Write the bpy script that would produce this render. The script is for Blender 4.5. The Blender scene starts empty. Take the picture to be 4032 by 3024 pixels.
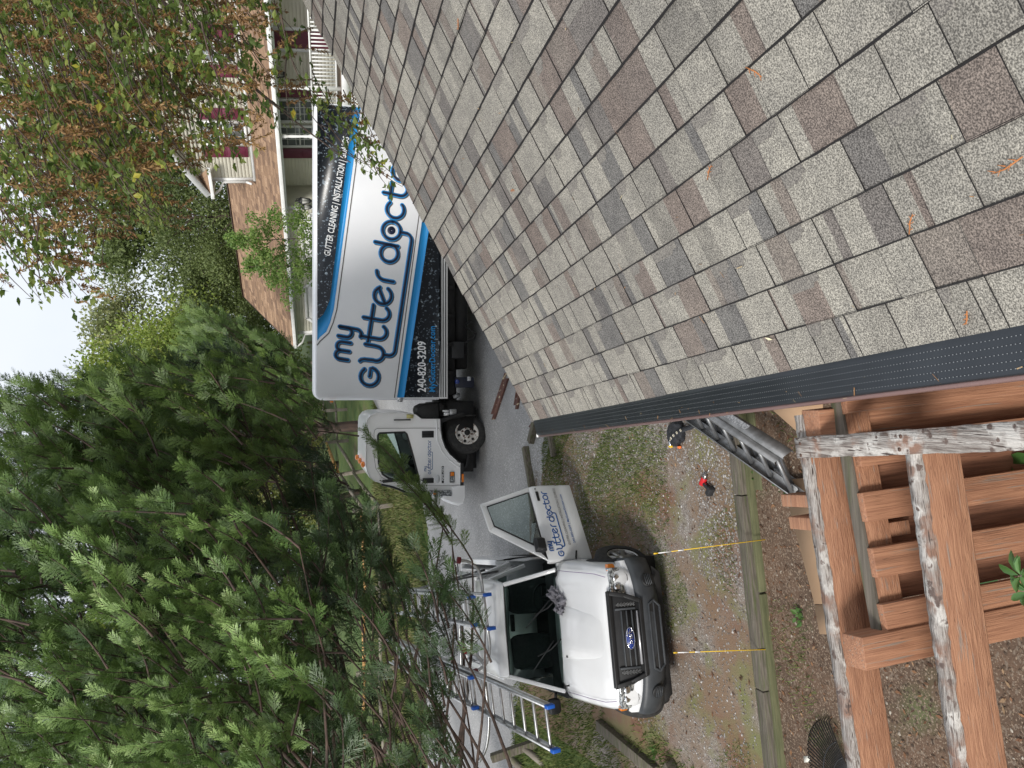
import bpy, math, random
import numpy as np
from mathutils import Matrix, Vector
random.seed(7); rng=np.random.default_rng(7)
sc=bpy.context.scene; COL=sc.collection
CAMZ=3.8; P_=math.radians(15.6); R_=math.radians(-4.96); FP=3028.0
R0=np.array([1,0,0.]);D0=np.array([0,-math.sin(P_),-math.cos(P_)]);F=np.array([0,math.cos(P_),-math.sin(P_)])
RT=R0*math.cos(R_)-D0*math.sin(R_); DN=D0*math.cos(R_)+R0*math.sin(R_)
# ---------------- camera
cd=bpy.data.cameras.new('camera'); cam=bpy.data.objects.new('camera',cd); COL.objects.link(cam)
cd.sensor_width=36.0; cd.lens=36.0*FP/4032; cd.clip_end=600; cd.clip_start=0.05
m=Matrix.Identity(4)
for i in range(3): m[i][0]=DN[i]; m[i][1]=RT[i]; m[i][2]=-F[i]
m[2][3]=CAMZ; cam.matrix_world=m; sc.camera=cam
# ---------------- sky, sun, exposure
SUN_EL=math.radians(35); SUN_AZ=math.radians(-152)   # sun azimuth measured from +Y towards +X
w=bpy.data.worlds.new('World'); sc.world=w; w.use_nodes=True; nt=w.node_tree
sky=nt.nodes.new('ShaderNodeTexSky'); sky.sky_type='NISHITA'; sky.sun_disc=False; sky.sun_elevation=SUN_EL; sky.sun_rotation=SUN_AZ
sky.air_density=1.0; sky.dust_density=2.0
tc=nt.nodes.new('ShaderNodeTexCoord'); nz=nt.nodes.new('ShaderNodeTexNoise'); nz.inputs['Scale'].default_value=2.2; nz.inputs['Detail'].default_value=5
rp=nt.nodes.new('ShaderNodeValToRGB'); rp.color_ramp.elements[0].position=.36; rp.color_ramp.elements[0].color=(.5,.5,.5,1); rp.color_ramp.elements[1].position=.62; rp.color_ramp.elements[1].color=(1,1,1,1)
cl=nt.nodes.new('ShaderNodeMixRGB'); cl.inputs[1].default_value=(7.2,7.8,8.6,1); cl.inputs[2].default_value=(9.6,9.9,10.4,1)
mx=nt.nodes.new('ShaderNodeMixRGB'); mx.inputs[0].default_value=.88
nt.links.new(tc.outputs['Generated'],nz.inputs['Vector']); nt.links.new(nz.outputs['Fac'],rp.inputs[0]); nt.links.new(rp.outputs[0],cl.inputs[0])
nt.links.new(sky.outputs[0],mx.inputs[1]); nt.links.new(cl.outputs[0],mx.inputs[2])
nt.links.new(mx.outputs[0],nt.nodes['Background'].inputs['Color']); nt.nodes['Background'].inputs['Strength'].default_value=.074
sd=bpy.data.lights.new('sun','SUN'); sd.energy=2.3; sd.angle=math.radians(14); sd.color=(1,.96,.9)
so=bpy.data.objects.new('sun',sd); COL.objects.link(so)
sdir=Vector((math.sin(SUN_AZ)*math.cos(SUN_EL),math.cos(SUN_AZ)*math.cos(SUN_EL),math.sin(SUN_EL)))
so.rotation_euler=sdir.to_track_quat('Z','Y').to_euler(); so.location=(0,0,30)
sc.view_settings.view_transform='Standard'; sc.view_settings.look='None'; sc.view_settings.exposure=0.62; sc.view_settings.gamma=1
sc.render.engine='CYCLES'
# ---------------- pixel rays (4032x3024 pixels of the photo) to world points
C0=np.array([0,0,CAMZ])
def ray(X,Y): return RT*(1512-Y)/FP+DN*(X-2016)/FP+F
def atz(X,Y,z): v=ray(X,Y); return C0+v*((z-CAMZ)/v[2])
def atd(X,Y,d): return C0+ray(X,Y)*d
def aty(X,Y,y): v=ray(X,Y); return C0+v*(y/v[1])
BY=[-30,-5,4,7.0,7.3,9.1,11,12.3,14.6,18,22,24,30,60,200]; BZ=[-.8,-.75,-.72,-.66,-.62,-.40,-.08,.2,.40,.72,1.1,1.32,1.9,3.4,7]
KY=[0,7,9,13,30,80]; KX=[.0,.0,.06,.083,.083,.0]
def gz(x,y):
    return np.interp(y,BY,BZ)-np.interp(y,KY,KX)*(np.clip(x,-14,14)+2)
def gnd(X,Y,dz=0):
    v=ray(X,Y); t=1.5
    while t<150:
        p=C0+v*t
        if p[2]<=gz(p[0],p[1])+dz: break
        t+=.02
    return p
# ---------------- mesh building
class MB:
    def __init__(s): s.v=[]; s.f=[]; s.mi=[]; s.r=[]; s.n=0
    def add(s,V,Fc,mi=0,r=None):
        V=np.asarray(V,float).reshape(-1,3); s.v.append(V)
        for i,f in enumerate(Fc): s.f.append([a+s.n for a in f]); s.mi.append(mi); s.r.append(random.random() if r is None else r)
        s.n+=len(V); return s
    def box(s,lo,hi,mi=0,r=None,M=None):
        (a,b,c),(d,e,f)=lo,hi
        V=np.array([(a,b,c),(d,b,c),(d,e,c),(a,e,c),(a,b,f),(d,b,f),(d,e,f),(a,e,f)],float)
        if M is not None: V=V@M[0].T+M[1]
        return s.add(V,[(0,3,2,1),(4,5,6,7),(0,1,5,4),(1,2,6,5),(2,3,7,6),(3,0,4,7)],mi,random.random() if r is None else r)
    def bar(s,a,b,wd,ht,up=(0,0,1),mi=0,r=None,e0=0,e1=0):
        a=np.array(a,float);b=np.array(b,float);d=b-a;L=np.linalg.norm(d);d/=L;u=np.array(up,float);sd_=np.cross(d,u);sd_/=np.linalg.norm(sd_);u=np.cross(sd_,d)
        return s.box((-e0,-wd/2,-ht/2),(L+e1,wd/2,ht/2),mi,r,(np.array([d,sd_,u]).T,a))
    def tube(s,pts,rad,n=8,mi=0,r=None,cap=True):
        pts=np.array(pts,float); k=len(pts); rad=np.full(k,rad) if np.isscalar(rad) else np.array(rad)
        T=np.gradient(pts,axis=0); T/=np.linalg.norm(T,axis=1)[:,None]+1e-9
        ref=np.array([0,0,1.]) if abs(T[0][2])<.9 else np.array([1.,0,0]); V=[]
        for i in range(k):
            x=np.cross(T[i],ref);x/=np.linalg.norm(x)+1e-9;y=np.cross(T[i],x);ref=np.cross(x,T[i])*1.0
            for j in range(n):
                a=2*math.pi*j/n; V.append(pts[i]+rad[i]*(math.cos(a)*x+math.sin(a)*y))
        Fc=[(i*n+j,i*n+(j+1)%n,(i+1)*n+(j+1)%n,(i+1)*n+j) for i in range(k-1) for j in range(n)]
        if cap: Fc+=[tuple(range(n))[::-1],tuple((k-1)*n+j for j in range(n))]
        return s.add(V,Fc,mi,random.random() if r is None else r)
    def prism(s,poly,t0,t1,fn,mi=0,r=None):
        n=len(poly); V=[fn(a,b,t0) for a,b in poly]+[fn(a,b,t1) for a,b in poly]
        return s.add(V,[tuple(range(n))[::-1],tuple(range(n,2*n))]+[(i,(i+1)%n,n+(i+1)%n,n+i) for i in range(n)],mi,random.random() if r is None else r)
    def loft(s,rings,closed=True,mi=0,caps=True,r=None):
        n=len(rings[0]);V=[p for q in rings for p in q];m_=n if closed else n-1
        Fc=[(i*n+j,i*n+(j+1)%n,(i+1)*n+(j+1)%n,(i+1)*n+j) for i in range(len(rings)-1) for j in range(m_)]
        if caps and closed: Fc+=[tuple(range(n))[::-1],tuple((len(rings)-1)*n+j for j in range(n))]
        return s.add(V,Fc,mi,.5 if r is None else r)
    def mesh(s,name,smooth=False):
        me=bpy.data.meshes.new(name)
        V=np.concatenate(s.v) if s.v else np.zeros((0,3)); ls=np.array([len(f) for f in s.f]); 
        me.vertices.add(len(V)); me.vertices.foreach_set('co',V.ravel().astype(np.float32))
        me.loops.add(int(ls.sum())); me.loops.foreach_set('vertex_index',np.fromiter((a for f in s.f for a in f),np.int32))
        me.polygons.add(len(ls)); me.polygons.foreach_set('loop_start',np.concatenate([[0],np.cumsum(ls)[:-1]]).astype(np.int32)); me.polygons.foreach_set('loop_total',ls.astype(np.int32))
        me.polygons.foreach_set('material_index',np.array(s.mi,np.int32))
        if smooth: me.polygons.foreach_set('use_smooth',np.ones(len(ls),bool))
        at=me.attributes.new('rnd','FLOAT','FACE'); at.data.foreach_set('value',np.array(s.r,np.float32))
        me.update(calc_edges=True); me.validate(); return me
def quads(name,V,rnd):
    "mesh of separate quads from V (n,4,3)"
    n=len(V); me=bpy.data.meshes.new(name); me.vertices.add(n*4); me.vertices.foreach_set('co',V.reshape(-1).astype(np.float32))
    me.loops.add(n*4); me.loops.foreach_set('vertex_index',np.arange(n*4,dtype=np.int32)); me.polygons.add(n)
    me.polygons.foreach_set('loop_start',np.arange(0,n*4,4,dtype=np.int32)); me.polygons.foreach_set('loop_total',np.full(n,4,np.int32))
    at=me.attributes.new('rnd','FLOAT','FACE'); at.data.foreach_set('value',rnd.astype(np.float32)); me.update(calc_edges=True); return me
def bevel(o,wd,seg=2,ang=30):
    b=o.modifiers.new('bevel','BEVEL'); b.width=wd; b.segments=seg; b.limit_method='ANGLE'; b.angle_limit=math.radians(ang); b.harden_normals=False; return o
def ident(): return (np.eye(3),np.zeros(3))
class Thing:
    "an Empty at the base of a thing; children are given in the thing's own frame (or in world coordinates with w=True)"
    def __init__(s,name,label,cat,loc=(0,0,0),rot=None,group=None):
        o=bpy.data.objects.new(name,None); COL.objects.link(o); o.empty_display_size=.2
        s.A=np.eye(3) if rot is None else np.array(rot,float); s.L=np.array(loc,float)
        M=Matrix.Identity(4)
        for i in range(3):
            for j in range(3): M[i][j]=s.A[i][j]
            M[i][3]=s.L[i]
        o.matrix_world=M; o['label']=label; o['category']=cat
        if group: o['group']=group
        s.o=o
    def part(s,name,mb,mat,parent=None,smooth=False,w=False,bev=0,label=None,seg=2,kind=None):
        if isinstance(mb,MB):
            if w: mb.v=[(v-s.L)@s.A for v in mb.v]
            me=mb.mesh(name,smooth)
        else:
            me=mb
            if w:
                co=np.empty(len(me.vertices)*3,np.float32); me.vertices.foreach_get('co',co); co=((co.reshape(-1,3)-s.L)@s.A); me.vertices.foreach_set('co',co.ravel().astype(np.float32)); me.update()
        o=bpy.data.objects.new(name,me); COL.objects.link(o); o.parent=parent or s.o
        for q in (mat if isinstance(mat,(list,tuple)) else [mat]): me.materials.append(q)
        if bev: bevel(o,bev,seg)
        if label: o['label']=label
        if kind: o['kind']=kind
        return o
def solo(name,mb,mat,label=None,cat=None,group=None,kind=None,loc=None,smooth=False,bev=0):
    if isinstance(mb,MB):
        if loc is not None: mb.v=[v-np.array(loc,float) for v in mb.v]
        me=mb.mesh(name,smooth)
    else: me=mb
    o=bpy.data.objects.new(name,me); COL.objects.link(o)
    if loc is not None: o.location=loc
    for q in (mat if isinstance(mat,(list,tuple)) else [mat]): me.materials.append(q)
    if label: o['label']=label
    if cat: o['category']=cat
    if group: o['group']=group
    if kind: o['kind']=kind
    if bev: bevel(o,bev)
    return o
# ---------------- materials
def mat(name,col,rough=.6,metal=0,col2=None,scale=10,stretch=None,bump=0,bscale=None,det=6,rvar=0,rcol=None,spots=None,spec=None,coat=0,trans=0,lo=.35,hi=.65,coords='Object',leaf=0,emit=None):
    mt=bpy.data.materials.new(name); mt.use_nodes=True; n=mt.node_tree; b=n.nodes['Principled BSDF']; L=n.links.new
    b.inputs['Roughness'].default_value=rough; b.inputs['Metallic'].default_value=metal; b.inputs['Base Color'].default_value=(*col,1)
    if spec is not None: b.inputs['Specular IOR Level'].default_value=spec
    if coat: b.inputs['Coat Weight'].default_value=coat; b.inputs['Coat Roughness'].default_value=.05
    if trans: b.inputs['Transmission Weight'].default_value=trans; b.inputs['IOR'].default_value=1.1
    t=n.nodes.new('ShaderNodeTexCoord'); vec=t.outputs[coords]
    if stretch is not None:
        mp=n.nodes.new('ShaderNodeMapping'); mp.inputs['Scale'].default_value=stretch; L(vec,mp.inputs[0]); vec=mp.outputs[0]
    out=None
    def noise(sc_,d=det,v=None):
        q=n.nodes.new('ShaderNodeTexNoise'); q.inputs['Scale'].default_value=sc_; q.inputs['Detail'].default_value=d; L(v or vec,q.inputs['Vector']); return q
    def ramp(src,a,bb,c0,c1):
        q=n.nodes.new('ShaderNodeValToRGB'); q.color_ramp.elements[0].position=a; q.color_ramp.elements[1].position=bb; q.color_ramp.elements[0].color=(*c0,1); q.color_ramp.elements[1].color=(*c1,1); L(src,q.inputs[0]); return q
    if col2 is not None:
        q=noise(scale); out=ramp(q.outputs['Fac'],lo,hi,col,col2).outputs[0]
    if rcol is not None:   # colours picked per face
        at=n.nodes.new('ShaderNodeAttribute'); at.attribute_name='rnd'; q=n.nodes.new('ShaderNodeValToRGB'); q.color_ramp.interpolation='LINEAR'
        els=q.color_ramp.elements
        while len(els)<len(rcol): els.new(.5)
        for i,(pos,c) in enumerate(rcol): els[i].position=pos; els[i].color=(*c,1)
        L(at.outputs['Fac'],q.inputs[0])
        if out is not None:
            mm=n.nodes.new('ShaderNodeMixRGB'); mm.blend_type='MULTIPLY'; mm.inputs[0].default_value=1; L(q.outputs[0],mm.inputs[1]); L(out,mm.inputs[2]); out=mm.outputs[0]
        else: out=q.outputs[0]
    if spots:   # list of (scale, lo, hi, colour, detail)
        for sp_ in spots:
            ss,a,bb,c,dd=sp_[:5]; q=noise(ss,dd,t.outputs[coords] if len(sp_)>5 else None); rr=ramp(q.outputs['Fac'],a,bb,(0,0,0),(1,1,1)); mm=n.nodes.new('ShaderNodeMixRGB'); L(rr.outputs[0],mm.inputs[0])
            if out is not None: L(out,mm.inputs[1])
            else: mm.inputs[1].default_value=(*col,1)
            mm.inputs[2].default_value=(*c,1); out=mm.outputs[0]
    if out is not None: L(out,b.inputs['Base Color'])
    if rvar:
        q=noise(scale*1.7); r2=n.nodes.new('ShaderNodeMapRange'); r2.inputs['To Min'].default_value=max(0,rough-rvar); r2.inputs['To Max'].default_value=min(1,rough+rvar); L(q.outputs['Fac'],r2.inputs[0]); L(r2.outputs[0],b.inputs['Roughness'])
    if bump:
        q=noise(bscale or scale*2); bp=n.nodes.new('ShaderNodeBump'); bp.inputs['Strength'].default_value=bump; bp.inputs['Distance'].default_value=.01; L(q.outputs['Fac'],bp.inputs['Height']); L(bp.outputs[0],b.inputs['Normal'])
    if leaf:
        tr=n.nodes.new('ShaderNodeBsdfTranslucent'); ms=n.nodes.new('ShaderNodeMixShader'); ms.inputs[0].default_value=leaf
        if out is not None: L(out,tr.inputs[0])
        else: tr.inputs[0].default_value=(*col,1)
        L(b.outputs[0],ms.inputs[1]); L(tr.outputs[0],ms.inputs[2]); L(ms.outputs[0],n.nodes['Material Output'].inputs[0])
    if emit:
        b.inputs['Emission Color'].default_value=(*emit[0],1); b.inputs['Emission Strength'].default_value=emit[1]
    return mt
M={}
M['white']=mat('white_paint',(.72,.73,.745),.25,coat=.6,col2=(.67,.68,.69),scale=1.3,rvar=.05)
M['cabw']=mat('cab_white_paint',(.90,.90,.905),.3,coat=.4,col2=(.85,.85,.855),scale=1.3)
M['whitep']=mat('white_trim',(.75,.75,.74),.5,col2=(.66,.66,.65),scale=4)
M['boxwhite']=mat('box_white',(.86,.865,.885),.35,col2=(.80,.81,.84),scale=.8)
M['black']=mat('black_plastic',(.009,.0095,.010),.5,col2=(.015,.0155,.017),scale=12)
M['chassis']=mat('chassis_black',(.006,.006,.007),.75,col2=(.014,.013,.012),scale=9)
M['grey']=mat('bumper_grey',(.032,.036,.041),.5,col2=(.045,.05,.056),scale=8,bump=.1,bscale=300)
M['rubber']=mat('rubber',(.012,.012,.013),.8,col2=(.03,.029,.027),scale=20,bump=.3)
M['chrome']=mat('chrome',(.75,.76,.78),.12,1)
M['alloy']=mat('wheel_alloy',(.42,.42,.42),.35,.7,col2=(.3,.29,.28),scale=20)
M['rimw']=mat('painted_steel_wheel',(.62,.6,.57),.5,.1,spots=[(30,.52,.66,(.16,.08,.04),6)],scale=10)
M['rust']=mat('rusty_nut',(.09,.05,.035),.8)
M['alu']=mat('aluminium',(.58,.59,.6),.38,.85,col2=(.42,.43,.44),scale=14,rvar=.08)
M['aludark']=mat('grey_metal_ladder',(.30,.305,.315),.45,.7,col2=(.2,.205,.21),scale=11,stretch=(1,1,1),rvar=.1)
M['blue']=mat('blue_cap',(.01,.09,.42),.4)
M['redt']=mat('red_rubber',(.2,.008,.02),.5,col2=(.13,.008,.015),scale=20)
M['amber']=mat('amber_lens',(.75,.2,.01),.15,coat=1)
M['lens']=mat('clear_lens',(.62,.65,.66),.1,.5,col2=(.12,.13,.135),scale=34,det=3,coat=1,lo=.42,hi=.54)
M['glass']=mat('vehicle_glass',(.004,.009,.008),.03,spec=.6,coat=.4)
M['glassthin']=mat('clear_glass',(.55,.72,.68),.02,trans=1)
M['gwin']=mat('house_glass',(.10,.115,.115),.12,col2=(.2,.22,.22),scale=1.5,coat=.3)
M['dkblue']=mat('dark_blue_vinyl',(.008,.016,.05),.4)
M['bandblue']=mat('blue_vinyl',(.012,.26,.62),.4)
M['medblue']=mat('mid_blue_vinyl',(.015,.09,.3),.4)
M['vblack']=mat('black_vinyl_with_drops',(.004,.007,.012),.3,spots=[(26,.63,.68,(.16,.2,.24),1),(9,.68,.71,(.28,.34,.38),1)],coords='Object')
M['lettw']=mat('white_lettering',(.85,.86,.87),.4)
M['greyline']=mat('grey_pinstripe',(.13,.12,.12),.4)
M['purple']=mat('purple_line',(.12,.05,.2),.4)
# ================= SETTING
M['dirt']=mat('yard_ground',(.135,.082,.052),.95,col2=(.078,.05,.033),scale=2.2,spots=[(1.1,.60,.74,(.10,.105,.045),8),(30,.56,.62,(.18,.135,.10),3),(55,.60,.64,(.28,.21,.15),2)],bump=.8,bscale=45,det=10)
M['grass']=mat('lawn',(.055,.10,.022),.95,col2=(.10,.135,.035),scale=1.5,spots=[(.7,.6,.75,(.13,.11,.06),8),(40,.55,.65,(.03,.06,.015),4)],bump=.8,bscale=60,det=8)
M['asphalt']=mat('asphalt',(.245,.245,.245),.9,col2=(.305,.305,.305),scale=1.2,spots=[(38,.54,.62,(.43,.43,.43),5),(45,.62,.7,(.10,.10,.10),4),(.35,.5,.7,(.21,.21,.21),5)],bump=.6,bscale=60)
M['gravel']=mat('gravel_drive',(.25,.225,.20),.95,col2=(.155,.125,.105),scale=40,det=6,spots=[(70,.57,.62,(.40,.38,.36),3),(1.1,.43,.58,(.19,.13,.085),9),(.9,.52,.67,(.17,.095,.06),9),(2.1,.50,.66,(.16,.16,.07),9)],bump=.8,bscale=70)
def sheet(name,xs,rows,mt,dz,kind='structure'):
    "xs columns; rows(x)->list of y, same length for every column"
    mb=MB(); V=[]; nr=None
    for x in xs:
        ys=rows(x); nr=len(ys)
        for y in ys: V.append((x,y,gz(x,y)+dz))
    Fc=[(i*nr+j,(i+1)*nr+j,(i+1)*nr+j+1,i*nr+j+1) for i in range(len(xs)-1) for j in range(nr-1)]
    mb.add(V,Fc); return solo(name,mb,mt,kind=kind,smooth=True)
xs=sorted(set(list(np.linspace(-160,160,41))+list(np.arange(-16,16.1,.5))))
ysg=sorted(set(list(np.linspace(-30,6,13))+list(np.arange(6,32,.25))+list(np.linspace(32,260,40))+[7.0,7.3]))
M['ground']=M['dirt'].copy() if False else None
sheet('ground',xs,lambda x:ysg,M['grass'],-.012)
# bare yard below the timbers
sheet('yard',list(np.arange(-14,8.1,.5)),lambda x:[-14,-5,0,2,4,5,6,7.05],M['dirt'],.006)
def nw(x,s,a): return a*(math.sin(x*1.7+s)+.6*math.sin(x*4.3+s*2)+.4*math.sin(x*9.1+s*3))
near=lambda x: float(np.interp(x,[-14,-5.6,-2,-.5,.6,5,30],[13.6,13.1,12.1,11.6,11.3,10.6,7]))
def wob(x,y): return nw(x,1,.03)
far=lambda x: float(np.interp(x,[-40,-9,-3.4,-1,0.2,5,30],[20,19.3,19.0,22,18,17,14]))
gx=sorted(set(list(np.arange(-40,30.1,.5))+list(np.arange(-8,2,.1))))
sheet('road',gx,lambda x:[near(x)+nw(x,1,.05)+(far(x)+nw(x,2,.1)-near(x))*t for t in np.linspace(0,1,22)],M['asphalt'],.012)
# side street running back to the garage of the white house
mb=MB(); V=[]; n_=18
for i in range(n_+1):
    t=i/n_; y=17.5+t*10.5; xl=-3.4+t*4.0; xr=1.5+t*6.0
    for k in range(7):
        x=xl+(xr-xl)*k/6; V.append((x,y,gz(x,y)+.016))
mb.add(V,[(i*7+k,i*7+k+1,(i+1)*7+k+1,(i+1)*7+k) for i in range(n_) for k in range(6)]); solo('driveway',mb,M['asphalt'],kind='structure',smooth=True)
sheet('gravel_drive',list(np.arange(-5.6,2.6,.2)),lambda x:[7.22+ (near(x)+nw(x,5,.06)+.12-7.22)*t for t in np.linspace(0,1,20)],M['gravel'],.008)
# loose stones (stuff)
def stones(name,n,fx,fy,smin,smax,rcol,acc=None,dz=.01):
    ico=np.array([(0,0,1),(.9,0,.1),(.2,.9,0),(-.8,.5,.1),(-.6,-.7,0),(.4,-.9,.1),(0,0,-.6)]); fc=np.array([(0,1,2),(0,2,3),(0,3,4),(0,4,5),(0,5,1)])
    V=[];R=[]
    x=rng.uniform(*fx,n*2); y=rng.uniform(*fy,n*2)
    k=np.array([acc(a,b) for a,b in zip(x,y)]) if acc else np.ones(n*2,bool)
    x=x[k][:n]; y=y[k][:n]; n=len(x)
    s=rng.uniform(smin,smax,n)**1.0; a=rng.uniform(0,6.28,n)
    c,sn=np.cos(a),np.sin(a); sq=rng.uniform(.6,1.2,(n,3)); sq[:,2]*=.7
    P=ico[None]*sq[:,None]*s[:,None,None]*rng.uniform(.8,1.2,(n,7,1))
    Q=np.stack([P[:,:,0]*c[:,None]-P[:,:,1]*sn[:,None],P[:,:,0]*sn[:,None]+P[:,:,1]*c[:,None],P[:,:,2]],-1)
    Q+=np.stack([x,y,gz(x,y)+dz],-1)[:,None]
    T=Q[:,fc]  # n,5,3,3
    T=np.concatenate([T,T[:,:,2:3]],2).reshape(-1,4,3)
    me=bpy.data.meshes.new(name); V=Q.reshape(-1,3); me.vertices.add(len(V)); me.vertices.foreach_set('co',V.ravel().astype(np.float32))
    idx=(fc[None]+7*np.arange(n)[:,None,None]).reshape(-1); nf=n*5
    me.loops.add(nf*3); me.loops.foreach_set('vertex_index',idx.astype(np.int32)); me.polygons.add(nf)
    me.polygons.foreach_set('loop_start',np.arange(0,nf*3,3,dtype=np.int32)); me.polygons.foreach_set('loop_total',np.full(nf,3,np.int32))
    at=me.attributes.new('rnd','FLOAT','FACE'); at.data.foreach_set('value',np.repeat(rng.random(n),5).astype(np.float32)); me.update(calc_edges=True)
    mt=mat(name+'_mat',(.2,.2,.2),.9,rcol=rcol); return me,mt
def lnoise(x,y,s=1.): return math.sin(x*1.3*s+1.7*math.sin(y*.9*s))+math.sin(y*1.9*s+1.3*math.sin(x*1.1*s+2))
me,mt=stones('gravel_stones',30000,(-4.6,1.2),(7.3,12.2),.006,.019,[(0,(.12,.095,.078)),(.4,(.20,.18,.165)),(.8,(.29,.275,.265)),(1,(.50,.48,.46))],
   lambda a,b:b<near(a)+.25 and random.random()<(.9 if (lnoise(a,b)+a*.5>-1.3 and a>-2.4) else .22))
solo('gravel_stones',me,mt,'loose grey gravel stones lying over the driveway','gravel',kind='stuff')
me,mt=stones('dirt_clods',9000,(-4.4,.4),(2.2,7.0),.006,.018,[(0,(.05,.033,.022)),(.5,(.11,.07,.045)),(.9,(.17,.12,.08)),(1,(.4,.36,.3))],None,.008)
solo('dirt_clods',me,mt,'brown soil crumbs and bits strewn over the bare yard','soil',kind='stuff')
# blades of grass / weeds (stuff)
def blades(name,n,fx,fy,acc,h,rcol,label,wd=.006):
    x=rng.uniform(*fx,n*3); y=rng.uniform(*fy,n*3); k=np.array([acc(a,b) for a,b in zip(x,y)]); x=x[k][:n]; y=y[k][:n]; n=len(x)
    hh=rng.uniform(h[0],h[1],n); a=rng.uniform(0,6.28,n); b=rng.uniform(0,6.28,n); ln=rng.uniform(.2,.9,n)*hh
    base=np.stack([x,y,gz(x,y)],-1); s=np.stack([np.cos(a),np.sin(a),0*a],-1)*wd; tip=base+np.stack([np.cos(b)*ln,np.sin(b)*ln,hh],-1); mid=(base*.5+tip*.5)+np.array([0,0,1])*hh[:,None]*.15
    Q=np.stack([base-s,base+s,tip+s*.15,tip-s*.15],1); Q[:,2:]=Q[:,2:]
    me=quads(name,Q,rng.random(n)); return solo(name,me,mat(name+'_mat',(.1,.15,.03),.8,rcol=rcol,leaf=.3),label,'grass',kind='stuff')
GC=[(0,(.05,.09,.018)),(.6,(.12,.17,.04)),(1,(.24,.25,.09))]
blades('driveway_weeds',24000,(-2.6,.6),(8.6,11.9),lambda a,b: b<near(a)+.1 and random.random()<math.exp(-((10.7-b)/1.9)**2 if b<10.9 else 0)*math.exp(-max(0,-.9-a)**2*1.2)*(1 if lnoise(a*2.1,b*2.1)>-.6 else .2)+(.06 if lnoise(a*2,b*2)>.6 else 0),(.02,.07),GC,'low green weeds growing through the gravel beside the road',.006)
blades('grass_verge',26000,(-9,-4.6),(7.4,13.3),lambda a,b: b<near(a)+.1 and a< -4.85+.3*math.sin(b*3)+random.uniform(-.35,.35),(.03,.10),GC,'green grass and ground cover left of the pickup',.009)
blades('yard_weeds',5000,(-4.2,.4),(2.2,6.9),lambda a,b: lnoise(a*1.7+2,b*1.7)>1.15,(.02,.07),GC,'sparse weeds in the bare brown yard',.005)
blades('drive_weeds_patch',7000,(-4.6,-.3),(7.4,9.6),lambda a,b: lnoise(a*1.9+5,b*1.9)>.75 and random.random()<.8,(.015,.05),GC,'thin weed patches in the drive before the pickup',.005)
blades('far_verge',24000,(-12,1),(19,26),lambda a,b: b>far(a)+.05 and not(-3.4<a-(b-17.5)*.38<2),(.05,.16),[(0,(.07,.08,.03)),(.5,(.13,.17,.04)),(1,(.22,.2,.1))],'rough grass on the far side of the road',.02)
# fallen leaves (stuff)
def litter(name,n,fx,fy,s,rcol,label,acc=lambda a,b:True):
    V=[];x=rng.uniform(*fx,n*2); y=rng.uniform(*fy,n*2); k=np.array([acc(a,b) for a,b in zip(x,y)]); x=x[k][:n]; y=y[k][:n]; n=len(x)
    a=rng.uniform(0,6.28,n); L=rng.uniform(s*.5,s,n); W=L*rng.uniform(.25,.5,n); u=np.stack([np.cos(a),np.sin(a),rng.uniform(-.3,.3,n)],-1); v=np.stack([-np.sin(a),np.cos(a),rng.uniform(-.4,.4,n)],-1)
    c=np.stack([x,y,gz(x,y)+.016+L*.12],-1)
    Q=np.stack([c-u*L[:,None],c-v*W[:,None],c+u*L[:,None],c+v*W[:,None]],1)
    return solo(name,quads(name,Q,rng.random(n)),mat(name+'_mat',(.2,.1,.05),.8,rcol=rcol,leaf=.15),label,'leaves',kind='stuff')
LC=[(0,(.07,.035,.02)),(.5,(.19,.09,.045)),(.85,(.30,.16,.08)),(1,(.42,.3,.18))]
litter('fallen_leaves',420,(-4.4,.3),(7.3,12),.042,LC,'dry brown leaves scattered over the gravel drive')
litter('leaf_litter',1500,(-4.4,.2),(2.4,7.0),.035,LC,'dry leaves and wood bits littering the bare yard')
litter('mulch_litter',2600,(-9,-.5),(20.5,26),.07,LC,'brown leaf mulch beyond the road below the fence',lambda a,b:b>far(a)+.6 and not(-3.4<a-(b-17.5)*.38<2))
# ---- landscape timbers holding the drive
M['timber']=mat('weathered_timber',(.15,.13,.105),.9,col2=(.075,.065,.05),scale=6,stretch=(.6,7,7),spots=[(5,.5,.7,(.07,.085,.03),6)],bump=.8,bscale=9)
M['gtimber']=mat('green_treated_timber',(.12,.12,.06),.85,col2=(.075,.08,.036),scale=5,stretch=(.6,6,6),bump=.4,bscale=9)
tl=[(0.35,-1.35),(-1.36,-3.35),(-3.36,-5.2)]
labs=['grey weathered landscape timber edging the drive under the leaning ladder','grey weathered landscape timber behind the two yellow stakes, middle of the row','grey weathered landscape timber at the left frame edge, greener than the others']
yt=lambda x: 7.13+.045*(x+.7)
for (a,b),lb in zip(tl,labs):
    mb=MB(); zt=-.50; k=8; 
    for i in range(k):
        x0=a+(b-a)*i/k; x1=a+(b-a)*(i+1)/k
    mb.bar((a,yt(a),zt-.07),(b,yt(b),zt-.07),.15,.14); solo('landscape_timber',mb,M['timber'],lb,'timber','weathered timbers along the drive edge',bev=.008,loc=((a+b)/2,yt((a+b)/2),zt-.14))
for (a,b),lb in zip([(0.3,-2.35),(-2.37,-5.2)],['green stained lower timber with its end under the ladder, below the grey timbers','green stained lower timber at the left, below the grey timbers']):
    mb=MB(); mb.bar((a,yt(a)-.035,-.645),(b,yt(b)-.035,-.645),.15,.14); solo('landscape_timber',mb,M['gtimber'],lb,'timber','green lower timbers of the drive edge',bev=.008,loc=((a+b)/2,yt((a+b)/2)-.03,-.72))
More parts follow.
